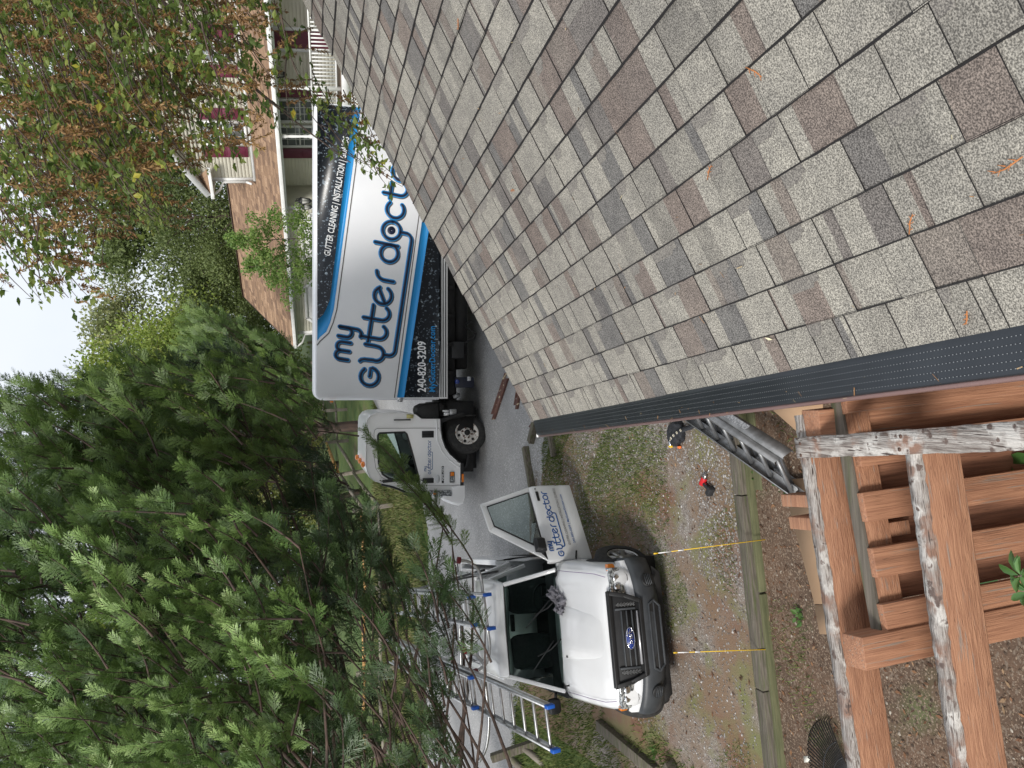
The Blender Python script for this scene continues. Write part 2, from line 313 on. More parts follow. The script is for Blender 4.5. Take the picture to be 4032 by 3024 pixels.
mb=MB(); mb.bar((.2,6.97,-.70),(-1.3,6.93,-.70),.13,.13); solo('landscape_timber',mb,M['gtimber'],'short half buried timber in front of the lower timber near the ladder','timber',bev=.01,loc=(-.5,6.95,-.76))
def plank(p0,p1,wd,th,mt,name,label,cat,group=None,lift=.0):
    a=np.array(p0);b=np.array(p1); a=a+[0,0,lift+th/2];b=b+[0,0,lift+th/2]
    mb=MB(); mb.bar(a,b,wd,th); return solo(name,mb,mt,label,cat,group,bev=.006,loc=tuple((a+b)/2-np.array([0,0,th/2])))
plank(gnd(2176,1700),gnd(2193,1795),.1,.09,M['timber'],'edging_timber','short grey timber stub in the weeds just below the gutter end','timber')
plank(gnd(2079,1759),gnd(2125,2030),.13,.10,M['timber'],'edging_timber','grey timber edging the road behind the open pickup door','timber')
plank(gnd(2135,1600),gnd(2100,1740),.12,.1,M['timber'],'edging_timber','broken dark timber below the roof corner by the road','timber')
a=gnd(2370,2850);b=gnd(2600,3040); plank(a,b,.16,.10,M['timber'],'edging_timber','half buried grey timber in dirt left of the pickup bumper','timber')
plank(gnd(2650,3000),gnd(2690,3075),.14,.14,M['timber'],'edging_timber','broken timber end at the frame edge left of the pickup','timber')
# ---- yellow marker stakes
M['yel']=mat('yellow_rod',(.75,.48,.02),.4); M['wtape']=mat('white_band',(.8,.8,.8),.5)
for b_,t_,lb in (((3017,2124),(2574,2180),'yellow driveway marker stake nearer the ladder, leaning slightly left'),((3048,2556),(2652,2570),'yellow driveway marker stake in front of the pickup grille, nearly upright')):
    A=gnd(*b_); v=ray(*t_); B=C0+v*(math.hypot(A[0],A[1]+.05)/math.hypot(v[0],v[1])); d=(B-A)
    t=Thing('marker_stake',lb,'marker stake',tuple(A),group='yellow driveway marker stakes')
    mb=MB(); mb.tube([A-d*.08,A+d*.97],.0045,6); t.part('rod',mb,M['yel'],w=True)
    for lo,hi in ((.74,.79),(.85,.96)):
        mb=MB(); mb.tube([A+d*lo,A+d*hi],.0056,6); t.part('band',mb,M['wtape'],w=True)
    mb=MB(); mb.tube([A+d*.965,A+d],.0075,6); t.part('cap',mb,M['yel'],w=True)
# ================= NEAR ROOF with shingles and gutter
AZ=math.radians(-4.49); TH=math.radians(23.36); RH=1.5616; RP0=.131; RQ0=5.12; EX=.143
re=np.array([math.sin(AZ),math.cos(AZ),0]); rn=np.array([math.cos(AZ),-math.sin(AZ),0]); rs=rn*math.cos(TH)+np.array([0,0,math.sin(TH)]); rup=np.cross(rs,re); rup=rup if rup[2]>0 else -rup
ro=C0+re*RQ0+rn*RP0+np.array([0,0,-RH])       # far eave corner
def rf(q,u,h=0): return ro-re*q+rs*u+rup*h      # q from the far rake towards the camera, u up the slope
NC=34; QL=8.0
t=Thing('garage_building','low garage with grey brown shingle roof filling the lower right foreground, dark gutter guard','building',tuple(ro*[1,1,0]+[0,0,-.7]))
mb=MB(); PAL=5
def sh_col():
    q=random.random(); return .1+random.uniform(-.1,.1) if q<.46 else (.42+random.uniform(-.1,.1) if q<.62 else (.68+random.uniform(-.09,.05) if q<.84 else .92+random.uniform(-.10,.07)))
for k in range(NC):
    q=-.012-random.random()*.012; raised=True; u0=k*EX; ofs=random.uniform(-.003,.003)
    # shadow line strip under the course (cut edge with its shade painted below as a dark strip)
    # under layer for the whole course, in coloured patches
    qq=q
    while qq<QL:
        wq=random.uniform(.07,.24); c=sh_col()
        mb.add([rf(qq,u0-.000,.0068),rf(min(qq+wq,QL),u0,.0068),rf(min(qq+wq,QL),u0+EX+.01,.0012),rf(qq,u0+EX+.01,.0012)],[(0,1,2,3)],0,c)
        qq+=wq
    nseg=40
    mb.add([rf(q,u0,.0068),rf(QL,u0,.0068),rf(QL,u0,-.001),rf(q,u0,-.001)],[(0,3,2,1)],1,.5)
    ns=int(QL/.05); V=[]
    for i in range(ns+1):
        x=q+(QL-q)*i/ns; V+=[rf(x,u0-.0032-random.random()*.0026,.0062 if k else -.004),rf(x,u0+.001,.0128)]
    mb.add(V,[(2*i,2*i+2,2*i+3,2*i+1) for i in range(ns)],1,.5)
    # laminated tabs
    qq=q; rz=True
    while qq<QL:
        rz=(not rz) if random.random()<.72 else rz
        wq=random.choice([.12,.14,.16,.18,.21,.25] if rz else [.05,.08,.10,.13,.16])*random.uniform(.88,1.12); c=sh_col()
        if random.random()<.3: c=.1
        e=min(qq+wq,QL); j=random.uniform(-.0025,.0015)+ofs; h1=.0112; tp=EX*1.0+.004
        if rz or k==0:
            pa=[rf(qq+.001,u0+j,h1),rf(e-.001,u0+j,h1),rf(e-.004,u0+tp,.0052),rf(qq+.004,u0+tp,.0052)]
            pb=[rf(qq+.001,u0+j,.002),rf(e-.001,u0+j,.002),rf(e-.004,u0+tp,.0002),rf(qq+.004,u0+tp,.0002)]
            # a tab may carry two colour blends
            if random.random()<.45:
                f=random.uniform(.35,.65); m0=pa[0]*(1-f)+pa[1]*f; m1=pa[3]*(1-f)+pa[2]*f
                mb.add([pa[0],m0,m1,pa[3]],[(0,1,2,3)],0,c); mb.add([m0,pa[1],pa[2],m1],[(0,1,2,3)],0,sh_col())
            else: mb.add(pa,[(0,1,2,3)],0,c)
            pass
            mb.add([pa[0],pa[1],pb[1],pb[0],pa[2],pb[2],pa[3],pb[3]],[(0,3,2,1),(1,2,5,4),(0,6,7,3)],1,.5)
            if random.random()<.55:
                fa=random.uniform(.35,.9); bw=(e-qq)*fa
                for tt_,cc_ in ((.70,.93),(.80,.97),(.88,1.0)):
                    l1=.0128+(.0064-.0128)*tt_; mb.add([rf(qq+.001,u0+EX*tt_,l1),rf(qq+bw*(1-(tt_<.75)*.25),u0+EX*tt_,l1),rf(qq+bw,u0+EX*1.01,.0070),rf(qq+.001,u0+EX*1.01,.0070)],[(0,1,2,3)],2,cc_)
            for q_ in (qq,e):
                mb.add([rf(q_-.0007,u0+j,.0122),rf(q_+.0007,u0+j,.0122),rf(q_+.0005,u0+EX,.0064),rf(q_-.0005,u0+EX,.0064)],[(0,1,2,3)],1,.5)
        qq+=wq
def shingle_mat():
    mt=bpy.data.materials.new('shingle_granules'); mt.use_nodes=True; n=mt.node_tree; b=n.nodes['Principled BSDF']; L=n.links.new; b.inputs['Roughness'].default_value=.9; b.inputs['Specular IOR Level'].default_value=.25
    at=n.nodes.new('ShaderNodeAttribute'); at.attribute_name='rnd'
    r1=n.nodes.new('ShaderNodeValToRGB'); e=r1.color_ramp.elements
    while len(e)<5: e.new(.5)
    for i,(p,c) in enumerate([(0,(.268,.252,.228)),(.3,(.236,.222,.202)),(.5,(.198,.186,.170)),(.68,(.170,.139,.126)),(.92,(.140,.134,.132))]): e[i].position=p; e[i].color=(*c,1)
    L(at.outputs['Fac'],r1.inputs[0])
    tcn=n.nodes.new('ShaderNodeTexCoord')
    def nz_(s,d,lo,hi,c0,c1):
        q=n.nodes.new('ShaderNodeTexNoise'); q.inputs['Scale'].default_value=s; q.inputs['Detail'].default_value=d; L(tcn.outputs['Object'],q.inputs['Vector'])
        r=n.nodes.new('ShaderNodeValToRGB'); r.color_ramp.elements[0].position=lo; r.color_ramp.elements[1].position=hi; r.color_ramp.elements[0].color=(c0,c0,c0,1); r.color_ramp.elements[1].color=(c1,c1,c1*.98,1); L(q.outputs['Fac'],r.inputs[0]); return r
    g=nz_(250,3,.38,.64,.42,1.6); g2=nz_(14,3,.3,.7,.86,1.12); g3=nz_(1.1,6,.3,.7,.84,1.12)
    cur=r1.outputs[0]
    for x in (g,g2,g3):
        mm=n.nodes.new('ShaderNodeMixRGB'); mm.blend_type='MULTIPLY'; mm.inputs[0].default_value=1; L(cur,mm.inputs[1]); L(x.outputs[0],mm.inputs[2]); cur=mm.outputs[0]
    L(cur,b.inputs['Base Color'])
    bp=n.nodes.new('ShaderNodeBump'); bp.inputs['Strength'].default_value=.5; bp.inputs['Distance'].default_value=.002; L(g.outputs[0],bp.inputs['Height']); L(bp.outputs[0],b.inputs['Normal'])
    return mt
M['shingle']=shingle_mat(); M['shedgeshade']=mat('shingle_edge_and_shade',(.012,.011,.012),.95)  # colours the cut edges and the shadow painted below the butts
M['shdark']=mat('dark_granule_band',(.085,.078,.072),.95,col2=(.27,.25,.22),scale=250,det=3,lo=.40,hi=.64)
t.part('roof_shingles',mb,[M['shingle'],M['shedgeshade'],M['shdark']],w=True)
M['brownal']=mat('rose_brown_aluminium',(.26,.165,.155),.4,.15,col2=(.22,.14,.13),scale=5); M['dkbrown']=mat('dark_brown_trim',(.045,.025,.02),.55,col2=(.06,.033,.026),scale=3)
mb=MB()   # deck, far slope, walls
UT=NC*EX
mb.add([rf(0,.0,-.02),rf(QL,0,-.02),rf(QL,UT,-.02),rf(0,UT,-.02),rf(0,0,-.035),rf(QL,0,-.035),rf(QL,UT,-.035),rf(0,UT,-.035)],[(0,1,2,3),(4,7,6,5),(0,3,7,4)],0,.5)
top=rf(0,UT,0); top2=rf(QL,UT,0); b1=top+rn*UT*math.cos(TH)-np.array([0,0,UT*math.sin(TH)]); b2=b1-re*QL
mb.add([top,top2,b2,b1],[(0,1,2,3)],0,.5); t.part('roof_deck',mb,M['dkbrown'],w=True)
mb=MB(); gnd_z=-.9
g0=ro+rn*.3-re*.22; W_=2*UT*math.cos(TH)-.6
for (a,b) in ((g0,g0-re*(QL-.3)),(g0,g0+rn*W_),(g0+rn*W_,g0+rn*W_-re*(QL-.3))):
    mb.add([a*[1,1,0]+[0,0,gnd_z],b*[1,1,0]+[0,0,gnd_z],b*[1,1,0]+[0,0,ro[2]-.02],a*[1,1,0]+[0,0,ro[2]-.02]],[(0,1,2,3)],0,.5)
pk_=top-re*.22; mb.add([g0*[1,1,0]+[0,0,ro[2]-.02],(g0+rn*W_)*[1,1,0]+[0,0,ro[2]-.02],pk_-[0,0,.06]],[(0,1,2)],0,.5)
M['brownwall']=mat('brown_board_wall',(.13,.075,.05),.8,col2=(.09,.05,.035),scale=3,stretch=(4,4,.4))
t.part('wall',mb,M['brownwall'],w=True)
# fascia, rake trim, drip edge
mb=MB(); mb.bar(ro+rn*.012-[0,0,.1],ro+rn*.012-re*QL-[0,0,.1],.02,.15); mb.bar(rf(.012,0,-.08),rf(.012,UT,-.08),.02,.13,up=rup); t.part('fascia',mb,M['dkbrown'],w=True)
# gutter: K profile swept along the eave
gp=[(.0,-.012),(-.002,-.125),(-.062,-.125),(-.085,-.085),(-.105,-.06),(-.118,-.03),(-.118,-.012),(-.100,-.012),(-.100,-.017),(-.112,-.02),(-.11,-.03),(-.08,-.08),(-.06,-.118),(-.006,-.118),(-.006,-.012)]
def gpt(q,a,h): return ro-re*q+rn*a+np.array([0,0,h])
mb=MB(); mb.loft([[gpt(q,a+.002,h-.01) for a,h in gp] for q in (.05,QL)],True,0,False)
mb.add([gpt(.05,a,h) for a,h in ((0,-.022),(-.06,-.132),(0,-.132))]+[gpt(.05,-.116,-.022)],[(0,2,1,3)],0,.5)
gu=t.part('gutter',mb,M['brownal'],w=True,bev=.002)
def guard_mat():
    mt=bpy.data.materials.new('perforated_gutter_guard'); mt.use_nodes=True; n=mt.node_tree; b=n.nodes['Principled BSDF']; L=n.links.new; b.inputs['Roughness'].default_value=.36; b.inputs['Metallic'].default_value=.55
    q=n.nodes.new('ShaderNodeTexNoise'); q.inputs['Scale'].default_value=5; tcn=n.nodes.new('ShaderNodeTexCoord'); L(tcn.outputs['Object'],q.inputs['Vector'])
    r=n.nodes.new('ShaderNodeValToRGB'); r.color_ramp.elements[0].color=(.026,.030,.036,1); r.color_ramp.elements[1].color=(.05,.057,.066,1); L(q.outputs['Fac'],r.inputs[0]); L(r.outputs[0],b.inputs['Base Color']); return mt
M['guard']=guard_mat(); M['hole']=mat('guard_perforation',(.27,.28,.29),.45,.3)
mb=MB()
npf=[(-.103,-.004),(-.098,.003)]+[(-.098+i*.0115,.003+.0016*i+(.0018 if i%2 else 0)) for i in range(1,9)]+[(.012,.010)]
rings=[]; qs=[.045,2.05,2.055,4.2,4.205,6.3,6.305,QL]
mb.loft([[gpt(q,a,h+(.0015 if (i//2)%2 else 0)) for a,h in npf] for i,q in enumerate(qs)],False,0,False)
g_=t.part('gutter_guard',mb,M['guard'],w=True)
V=[]; rr=[]
for a in (-.088,-.070,-.052,-.034,-.016):
    h=np.interp(a,[x for x,_ in npf],[y for _,y in npf])+.0038
    for i in range(int(5.6/.0115)):
        q=.08+i*.0115+ (.004 if a in(-.07,-.034) else 0); s=.0016; V.append([gpt(q-s*.9,a-s*.6,h),gpt(q-s*.9,a+s*.6,h+.0003),gpt(q+s*.9,a+s*.6,h+.0003),gpt(q+s*.9,a-s*.6,h)])
V=np.array(V); o=t.part('perforation',quads('perforation',V,rng.random(len(V))),M['hole'],parent=g_,w=True,kind='stuff')
mb=MB(); mb.tube([gpt(.045,-.108,-.012),gpt(QL,-.108,-.012)],.0085,8); t.part('gutter_lip',mb,M['brownal'],parent=gu,w=True,smooth=True)
mb=MB(); mb.bar(gpt(.042,-.055,-.02),gpt(.048,-.055,-.02),.118,.05); t.part('end_cap',mb,M['whitep'],parent=gu,w=True)
# needles and bits on the roof
M['needle']=mat('dry_orange_sprig',(.42,.16,.05),.8); M['husk']=mat('pale_maple_seed',(.75,.68,.45),.7)
def sprig(k,name,label,X,Y,sz,mt,typ):
    v=ray(X,Y); tt=np.dot(ro-C0,rup)/np.dot(v,rup); p=C0+v*tt+rup*.016; a=random.uniform(0,6.28); d=rs*math.cos(a)+re*math.sin(a); s_=np.cross(rup,d)
    mb=MB()
    if typ: 
        mb.tube([p-d*sz*.5,p+d*sz*.1+s_*sz*.06,p+d*sz*.5],[.0016,.002,.001],5)
        for i in range(5):
            b=p+d*sz*(-.3+.17*i); mb.tube([b,b+d*sz*.16+s_*sz*.14*(1 if i%2 else -1)+rup*.002],[.0014,.0007],4)
    else: mb.add([p-d*sz*.5,p+s_*sz*.18,p+d*sz*.5,p-s_*sz*.1-d*sz*.1],[(0,1,2,3)]); mb.add([p-d*sz*.5-rup*.002,p+s_*sz*.18-rup*.002,p+d*sz*.5-rup*.002],[(0,2,1)])
    solo(name,mb,mt,label,'twig' if typ else 'seed','dry cedar sprigs lying on the shingles' if typ else None,loc=tuple(p))
for X,Y,sz,lb in ((2985,275,.06,'dry orange cedar sprig on the shingles near the upper middle of the roof'),(2808,672,.06,'dry orange cedar sprig lying on the middle of the shingle roof'),(3605,872,.055,'small forked orange cedar sprig low on the shingle roof'),(3985,640,.075,'long orange sprig at the edge of the frame on the shingles'),(2028,745,.05,'thin orange cedar needle by the far rake of the roof'),(3822,1240,.04,'orange needle nearest above the gutter guard'),(1815,90,.06,'tan twig on the far upper shingles')):
    sprig(0,'cedar_sprig',lb,X,Y,sz,M['needle'],1)
sprig(0,'maple_seed','pale cream maple seed on the shingles above the gutter',3040,1325,.035,M['husk'],0)
# ================= ARBOR and board fence by the eave
def wood(name,c1,c2,grey=None,sx=(.5,9,9),amt=(.55,.7)):
    dk=tuple(c*.45 for c in c2)
    return mat(name,c1,.75,col2=c2,scale=4,stretch=sx,spots=([(3,amt[0],amt[1],grey,9)] if grey else [])+[(.55,.60,.72,tuple(c*.8 for c in c2),4),(9,.66,.72,dk,4)],bump=.45,bscale=8,det=9)
M['cedar']=wood('orange_stained_wood',(.40,.205,.118),(.29,.138,.078),(.27,.2,.16),(1.2,34,34),(.60,.68))
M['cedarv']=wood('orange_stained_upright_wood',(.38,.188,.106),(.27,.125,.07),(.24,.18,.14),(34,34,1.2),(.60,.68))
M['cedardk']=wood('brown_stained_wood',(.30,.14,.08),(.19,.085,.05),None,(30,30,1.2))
def peel(nm,st): return mat(nm,(.13,.10,.085),.9,col2=(.47,.435,.40),scale=3.2,stretch=st,lo=.34,hi=.60,spots=[(9,.50,.62,(.27,.16,.115),8,1),(15,.52,.60,(.58,.55,.51),8,1),(30,.60,.66,(.14,.10,.085),6,1),(3.2,.60,.66,(.07,.05,.042),6)],bump=.9,bscale=8,det=10)
M['peel']=peel('peeling_painted_wood',(2.6,45,45)); M['peely']=peel('peeling_painted_slat',(45,2.6,45))
t=Thing('wooden_arbor','stained wooden arbor with two orange beams and a peeling painted top slat beside the gutter','arbor',(-.3,2.2,-.7))
zb=2.24
def LV(a,b,z): return np.array([a,b,z])
def beamw(p0,p1,name,lab=None):
    p0=np.array(p0);p1=np.array(p1); mb=MB(); ln=np.linalg.norm(p1-p0); d=(p1-p0)/ln
    Mx=(np.array([d,np.cross([0,0,1],d),[0,0,1]]).T,p0)
    n=26; rings=[]
    for i in range(n+1):
        x=ln*i/n; j=[random.uniform(-.0022,.0022) for _ in range(4)]
        rings.append([np.array(q)@Mx[0].T+Mx[1] for q in ((x,-.019+j[0]*.4,-.14),(x,.019+j[1]*.4,-.14),(x,.019+j[2],j[3]),(x,-.019+j[3],j[2]))])
    mb.loft(rings,True,0,True); o=t.part(name,mb,[M['cedar']],w=True,bev=.003,label=lab)
    m2=MB(); rr=[]
    for i in range(n*3+1):
        x=ln*i/(n*3); j=[random.uniform(-.0018,.0018) for _ in range(2)]; dp=-.006-random.random()*.008
        rr.append([np.array(q)@Mx[0].T+Mx[1] for q in ((x,-.0212,dp),(x,-.0205,.0045+j[0]),(x,.0205,.0045+j[1]),(x,.0212,dp-.004))])
    m2.loft(rr,False,0,False); t.part('weathered_edge',m2,[M['peel']],parent=o,w=True); return o
b1=atz(3187,1803,zb);b2=atz(3372,3024,zb); d1=(b2-b1)/np.linalg.norm(b2-b1); nb=np.array([-d1[1],d1[0],0]); nb=nb if nb[1]>0 else -nb
beamw(b1+nb*.019-d1*.14,b2+nb*.019+d1*.9,'beam')
c1=atz(3613,1789,zb);c2=atz(3793,3024,zb); d2=(c2-c1)/np.linalg.norm(c2-c1)
beamw(c1+nb*.019-d2*.05,c2+nb*.019+d2*.7,'beam')
# top slat with peeling paint lying across both beams
s0=(atz(3134,1730,zb+.03)+atz(3134,1799,zb+.03))/2; s1=(atz(4032,1656,zb+.03)+atz(4032,1776,zb+.03))/2; ds=(s1-s0)/np.linalg.norm(s1-s0)
mb=MB(); n=60; L_=np.linalg.norm(s1-s0)+.5; sd_=np.cross([0,0,1],ds); rr=[]
for i in range(n+1):
    p=s0+ds*(L_*i/n); j=[random.uniform(-.0016,.0016) for _ in range(4)]; wv=.0325
    rr.append([p-sd_*(wv+j[0])-[0,0,.024],p+sd_*(wv+j[1])-[0,0,.024],p+sd_*(wv+j[1])+[0,0,j[2]],p+[0,0,.0015],p-sd_*(wv+j[0])+[0,0,j[3]]])
mb.loft(rr,True); sl=t.part('top_slat',mb,M['peely'],w=True)
for X,Y in ((3154,1793),(3151,1747),(3543,1770),(3547,1718)):
    p=atz(X,Y,zb+.031); mb=MB(); mb.tube([p-[0,0,.004],p+[0,0,.0022]],.0055,8); t.part('screw',mb,M['rust'],parent=sl,w=True)
# beam end beyond the slat and the uprights under the eave
p=atz(3190,1665,zb-.02)
def upright(px,py,wd,th,ztop,zbot,mt,name='post',yaw=0,parent=None,slant=0):
    mb=MB(); c,s=math.cos(yaw),math.sin(yaw); A=np.array([[c,-s,0],[s,c,0],[0,0,1]])
    n=14; rings=[]
    for i in range(n+1):
        z=zbot+(ztop-zbot)*i/n; j=[random.uniform(-.001,.001) for _ in range(4)]
        rings.append([A@np.array([x,y,0])+np.array([px,py,z+(slant*x if i==n else 0)]) for x,y in ((-wd/2+j[0],-th/2),(wd/2+j[1],-th/2+j[2]),(wd/2,th/2),(-wd/2,th/2+j[3]))])
    mb.loft(rings,True); return t.part(name,mb,mt,w=True,bev=.003,parent=parent)
upright(p[0],p[1]-.03,.085,.085,zb-.0,-.8,M['cedarv'])
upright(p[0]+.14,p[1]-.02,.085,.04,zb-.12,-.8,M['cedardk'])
# board fence below the arbor: alternating uprights on both sides of a top rail
t2=t
t=Thing('board_fence','orange stained board fence with boards staggered on both sides, standing below the arbor','fence',(-.6,2.0,-.7))
ya=math.atan2(-.06,-1)+math.pi
zt=2.18
cent=[(3366+i*0,0) for i in range(0)]
tops=[((975,483),(995,602)),((1012,728),(1040,850)),((1055,965),(1090,1085))]
P3=[]
for a_,b_ in tops:
    A_=atz(2500+.9185*a_[0],1500+.9185*a_[1],zt);B_=atz(2500+.9185*b_[0],1500+.9185*b_[1],zt); P3.append((A_+B_)/2)
dx=(P3[2]-P3[0])/2; Lf=dx/np.linalg.norm(dx); fn_=np.array([-Lf[1],Lf[0],0]); fn_=fn_ if fn_[1]>0 else -fn_
yaw=math.atan2(Lf[1],Lf[0])
for i in range(-4,3):
    c=P3[0]+dx*i+fn_*.0125; upright(c[0],c[1],.089,.026,zt-(.0 if i>=0 else .02*random.random()),-.78,M['cedarv'],'front_board',yaw,slant=random.uniform(-.06,.06))
for i in range(-4,3):
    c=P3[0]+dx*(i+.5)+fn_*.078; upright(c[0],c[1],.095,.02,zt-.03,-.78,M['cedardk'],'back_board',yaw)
r0=P3[0]-dx*4.6+fn_*.045; r1=P3[2]+dx*.45+fn_*.045
for z_ in (zt-.055,1.2,.1):
    mb=MB(); mb.bar(r0*[1,1,0]+[0,0,z_],r1*[1,1,0]+[0,0,z_],.036,.089); t.part('rail',mb,M['cedar'],w=True,bev=.003)
mb=MB(); mb.bar(r0*[1,1,0]+[0,0,zt-.003]+fn_*.0,r1*[1,1,0]+[0,0,zt-.003],.045,.012); t.part('rail_cap',mb,M['timber'],w=True,bev=.002)
pp=(atz(2500+.9185*975,1500+.9185*1105,zt+.1)+atz(2500+.9185*990,1500+.9185*1240,zt+.1))/2
c=pp+fn_*.045; upright(c[0],c[1],.094,.09,zt+.1,-.8,M['cedarv'],'post',yaw,slant=.05)
# two rafter tails on the far side of the arbor
for (X,Y),(X2,Y2) in (((3117,1965),(3190,1990)),((3148,2052),(3230,2085))):
    a=atz(X,Y,zb-.2); b=a-nb*.5+[0,0,.0]
    mb=MB(); mb.bar(a,b,.045,.09); t2.part('rafter_tail',mb,M['cedar'],w=True,bev=.003)
# rhododendron growing behind the fence
M['rhodo']=mat('glossy_rhododendron_leaf',(.06,.15,.03),.3,rcol=[(0,(.03,.085,.02)),(.6,(.06,.14,.035)),(1,(.11,.22,.07))],leaf=.1)
M['stem']=mat('grey_stem',(.16,.13,.1),.8)
def rhodo(name,label,whorls,base,lsz):
    tt=Thing(name,label,'plant',base); lv=MB(); st=MB()
    for c in whorls:
        c=np.array(c); st.tube([np.array(base),(np.array(base)+c)/2+[random.uniform(-.06,.06),0,.1],c],[.008,.006,.003],5)
        for i in range(9):
            a=i*2.4+random.random(); el=random.uniform(-.25,.5); d=np.array([math.cos(a)*math.cos(el),math.sin(a)*math.cos(el),math.sin(el)]); s_=np.cross(d,[0,0,1]); s_/=np.linalg.norm(s_); u=np.cross(s_,d); L_=lsz*random.uniform(.75,1.1); r=random.random()
            pts=[]; 
            for tt_,wd in ((0,.02),(.25,.75),(.6,1),(.85,.6),(1,.03)):
                cc=c+d*L_*(.08+tt_)-np.array([0,0,1])*L_*.18*tt_*tt_; pts.append([cc-s_*wd*L_*.18+u*.006*wd,cc,cc+s_*wd*L_*.18+u*.006*wd])
            V=[q for row in pts for q in row]; lv.add(V,[(k*3+j,k*3+j+1,k*3+j+4,k*3+j+3) for k in range(4) for j in range(2)],0,r)
    tt.part('foliage',lv,M['rhodo'],w=True,smooth=True); tt.part('stem',st,M['stem'],w=True)
rhodo('rhododendron','glossy green rhododendron sprig sticking up before the fence boards at the frame edge',[tuple(atd(4018,2268,2.0)),tuple(atd(4050,2330,2.1))],(-.45,1.35,-.75),.062)
rhodo('rhododendron','glossy green rhododendron behind the fence boards under the peeling slat',[tuple(atz(3960,1812,1.5)),tuple(atz(3900,2110,1.15)),tuple(atz(3660,2140,.7)),tuple(atz(3560,1925,1.0)),tuple(atz(3880,1880,1.1)),tuple(atz(3800,2300,.8)),tuple(atz(3760,1650,1.3)),tuple(atz(3950,1700,1.2)),tuple(atz(3560,2080,.5))],(-.4,2.6,-.75),.13)
# ================= CARDBOARD, LADDER, TOOLS
M['card']=mat('cardboard',(.45,.29,.175),.85,col2=(.40,.255,.15),scale=1.5)
def flat(name,label,pts,z,mt,cat,th=.006,**k):
    P=[atz(X,Y,z) for X,Y in pts]; mb=MB(); n=len(P); V=[p-[0,0,th/2] for p in P]+[p+[0,0,th/2] for p in P]
    mb.add(V,[tuple(range(n))[::-1],tuple(range(n,2*n))]+[(i,(i+1)%n,n+(i+1)%n,n+i) for i in range(n)]); c=sum(P)/n; return solo(name,mb,mt,label,cat,loc=tuple(c),**k)
flat('cardboard_sheet','large flat brown cardboard sheet on the ground below the arbor beam',[(3080,1890),(3208,2378),(3420,2385),(3420,1860)],-.61,M['card'],'cardboard')
flat('cardboard_sheet','end flap of cardboard with a crease, nearest the rake',[(3207,2381),(3228,2497),(3440,2500),(3420,2388)],-.615,M['card'],'cardboard')
flat('cardboard_sheet','brown cardboard sheet between the ladder and the gutter in shade',[(3020,1560),(3050,1620),(3140,1700),(3240,1690),(3240,1540),(3150,1520)],-.35,M['card'],'cardboard')
# leaf rake
M['rake']=mat('black_plastic_rake',(.012,.012,.013),.45)
hub=atz(3400,3150,-.64); t=Thing('leaf_rake','black plastic leaf rake head lying on the bare ground left of the arbor','rake',tuple(hub))
A0=atz(3238,2800,-.69)-hub; A1=atz(3175,3060,-.69)-hub; a0=math.atan2(A0[1],A0[0]); a1=math.atan2(A1[1],A1[0]); 
if a1-a0>math.pi: a1-=2*math.pi
L0=np.linalg.norm(A0)*1.0
mb=MB(); n=24
for i in range(n):
    f=i/(n-1); a=a0-.18+(a1+.25-a0)*f; d=np.array([math.cos(a),math.sin(a),0]); L_=L0*(1-.12*(2*f-1)**2)
    mb.tube([hub+d*L_*.1+[0,0,.02],hub+d*L_*.55+[0,0,.03],hub+d*L_*.95+[0,0,.02],hub+d*L_+[0,0,-.04]],[.004,.0055,.006,.003],5)
t.part('tines',mb,M['rake'],w=True)
mb=MB()
for rr_ in (.45,.62): 
    mb.tube([hub+np.array([math.cos(a),math.sin(a),0])*L0*rr_+[0,0,.034] for a in np.linspace(a0-.18,a1+.07,14)],.006,5)
t.part('brace',mb,M['rake'],w=True)
mb=MB(); hd=hub-np.array([math.cos((a0+a1)/2),math.sin((a0+a1)/2),0])*1.0+[0,0,.1]; mb.tube([hub+[0,0,.02],hd],.013,8); t.part('handle',mb,M['cedar'],w=True)
flat('paper_scrap','small torn white carton scrap on the ground beside the black rake',[(3165,2978),(3168,3002),(3190,3000),(3188,2976)],-.66,mat('paper',(.7,.68,.6),.8),'paper scrap',th=.01)
# extension ladder leaning low under the gutter
ul0=atz(2600,1548,-.5);ul1=atz(3170,1943,-.60)
t=Thing('extension_ladder','dark grey aluminium extension ladder lying tilted under the gutter, warning labels on its rail','ladder',tuple(ul1))
dl=ul1-ul0;Ll=np.linalg.norm(dl);dl/=Ll
nrml=np.cross(dl,[0,0,1]); nrml/=np.linalg.norm(nrml); nrml=nrml if nrml[0]>0 else -nrml     # towards +x / the building
side_=nrml*.86+np.array([0,0,.51]); side_/=np.linalg.norm(side_); face_=np.cross(dl,side_); face_=face_ if face_[2]>0 else -face_
def channel(mb,a,b,out,web,fl=.03,th=.003):
    "C rail: web in plane (dl,out2)"
    o2=np.cross(dl,out); o2/=np.linalg.norm(o2)
    pr=[(0,-web/2),(0,web/2),(fl,web/2),(fl,web/2-th),(th,web/2-th),(th,-web/2+th),(fl,-web/2+th),(fl,-web/2)]
    mb.loft([[p+out*x+o2*y for x,y in pr] for p in (a,b)])
W2=.50
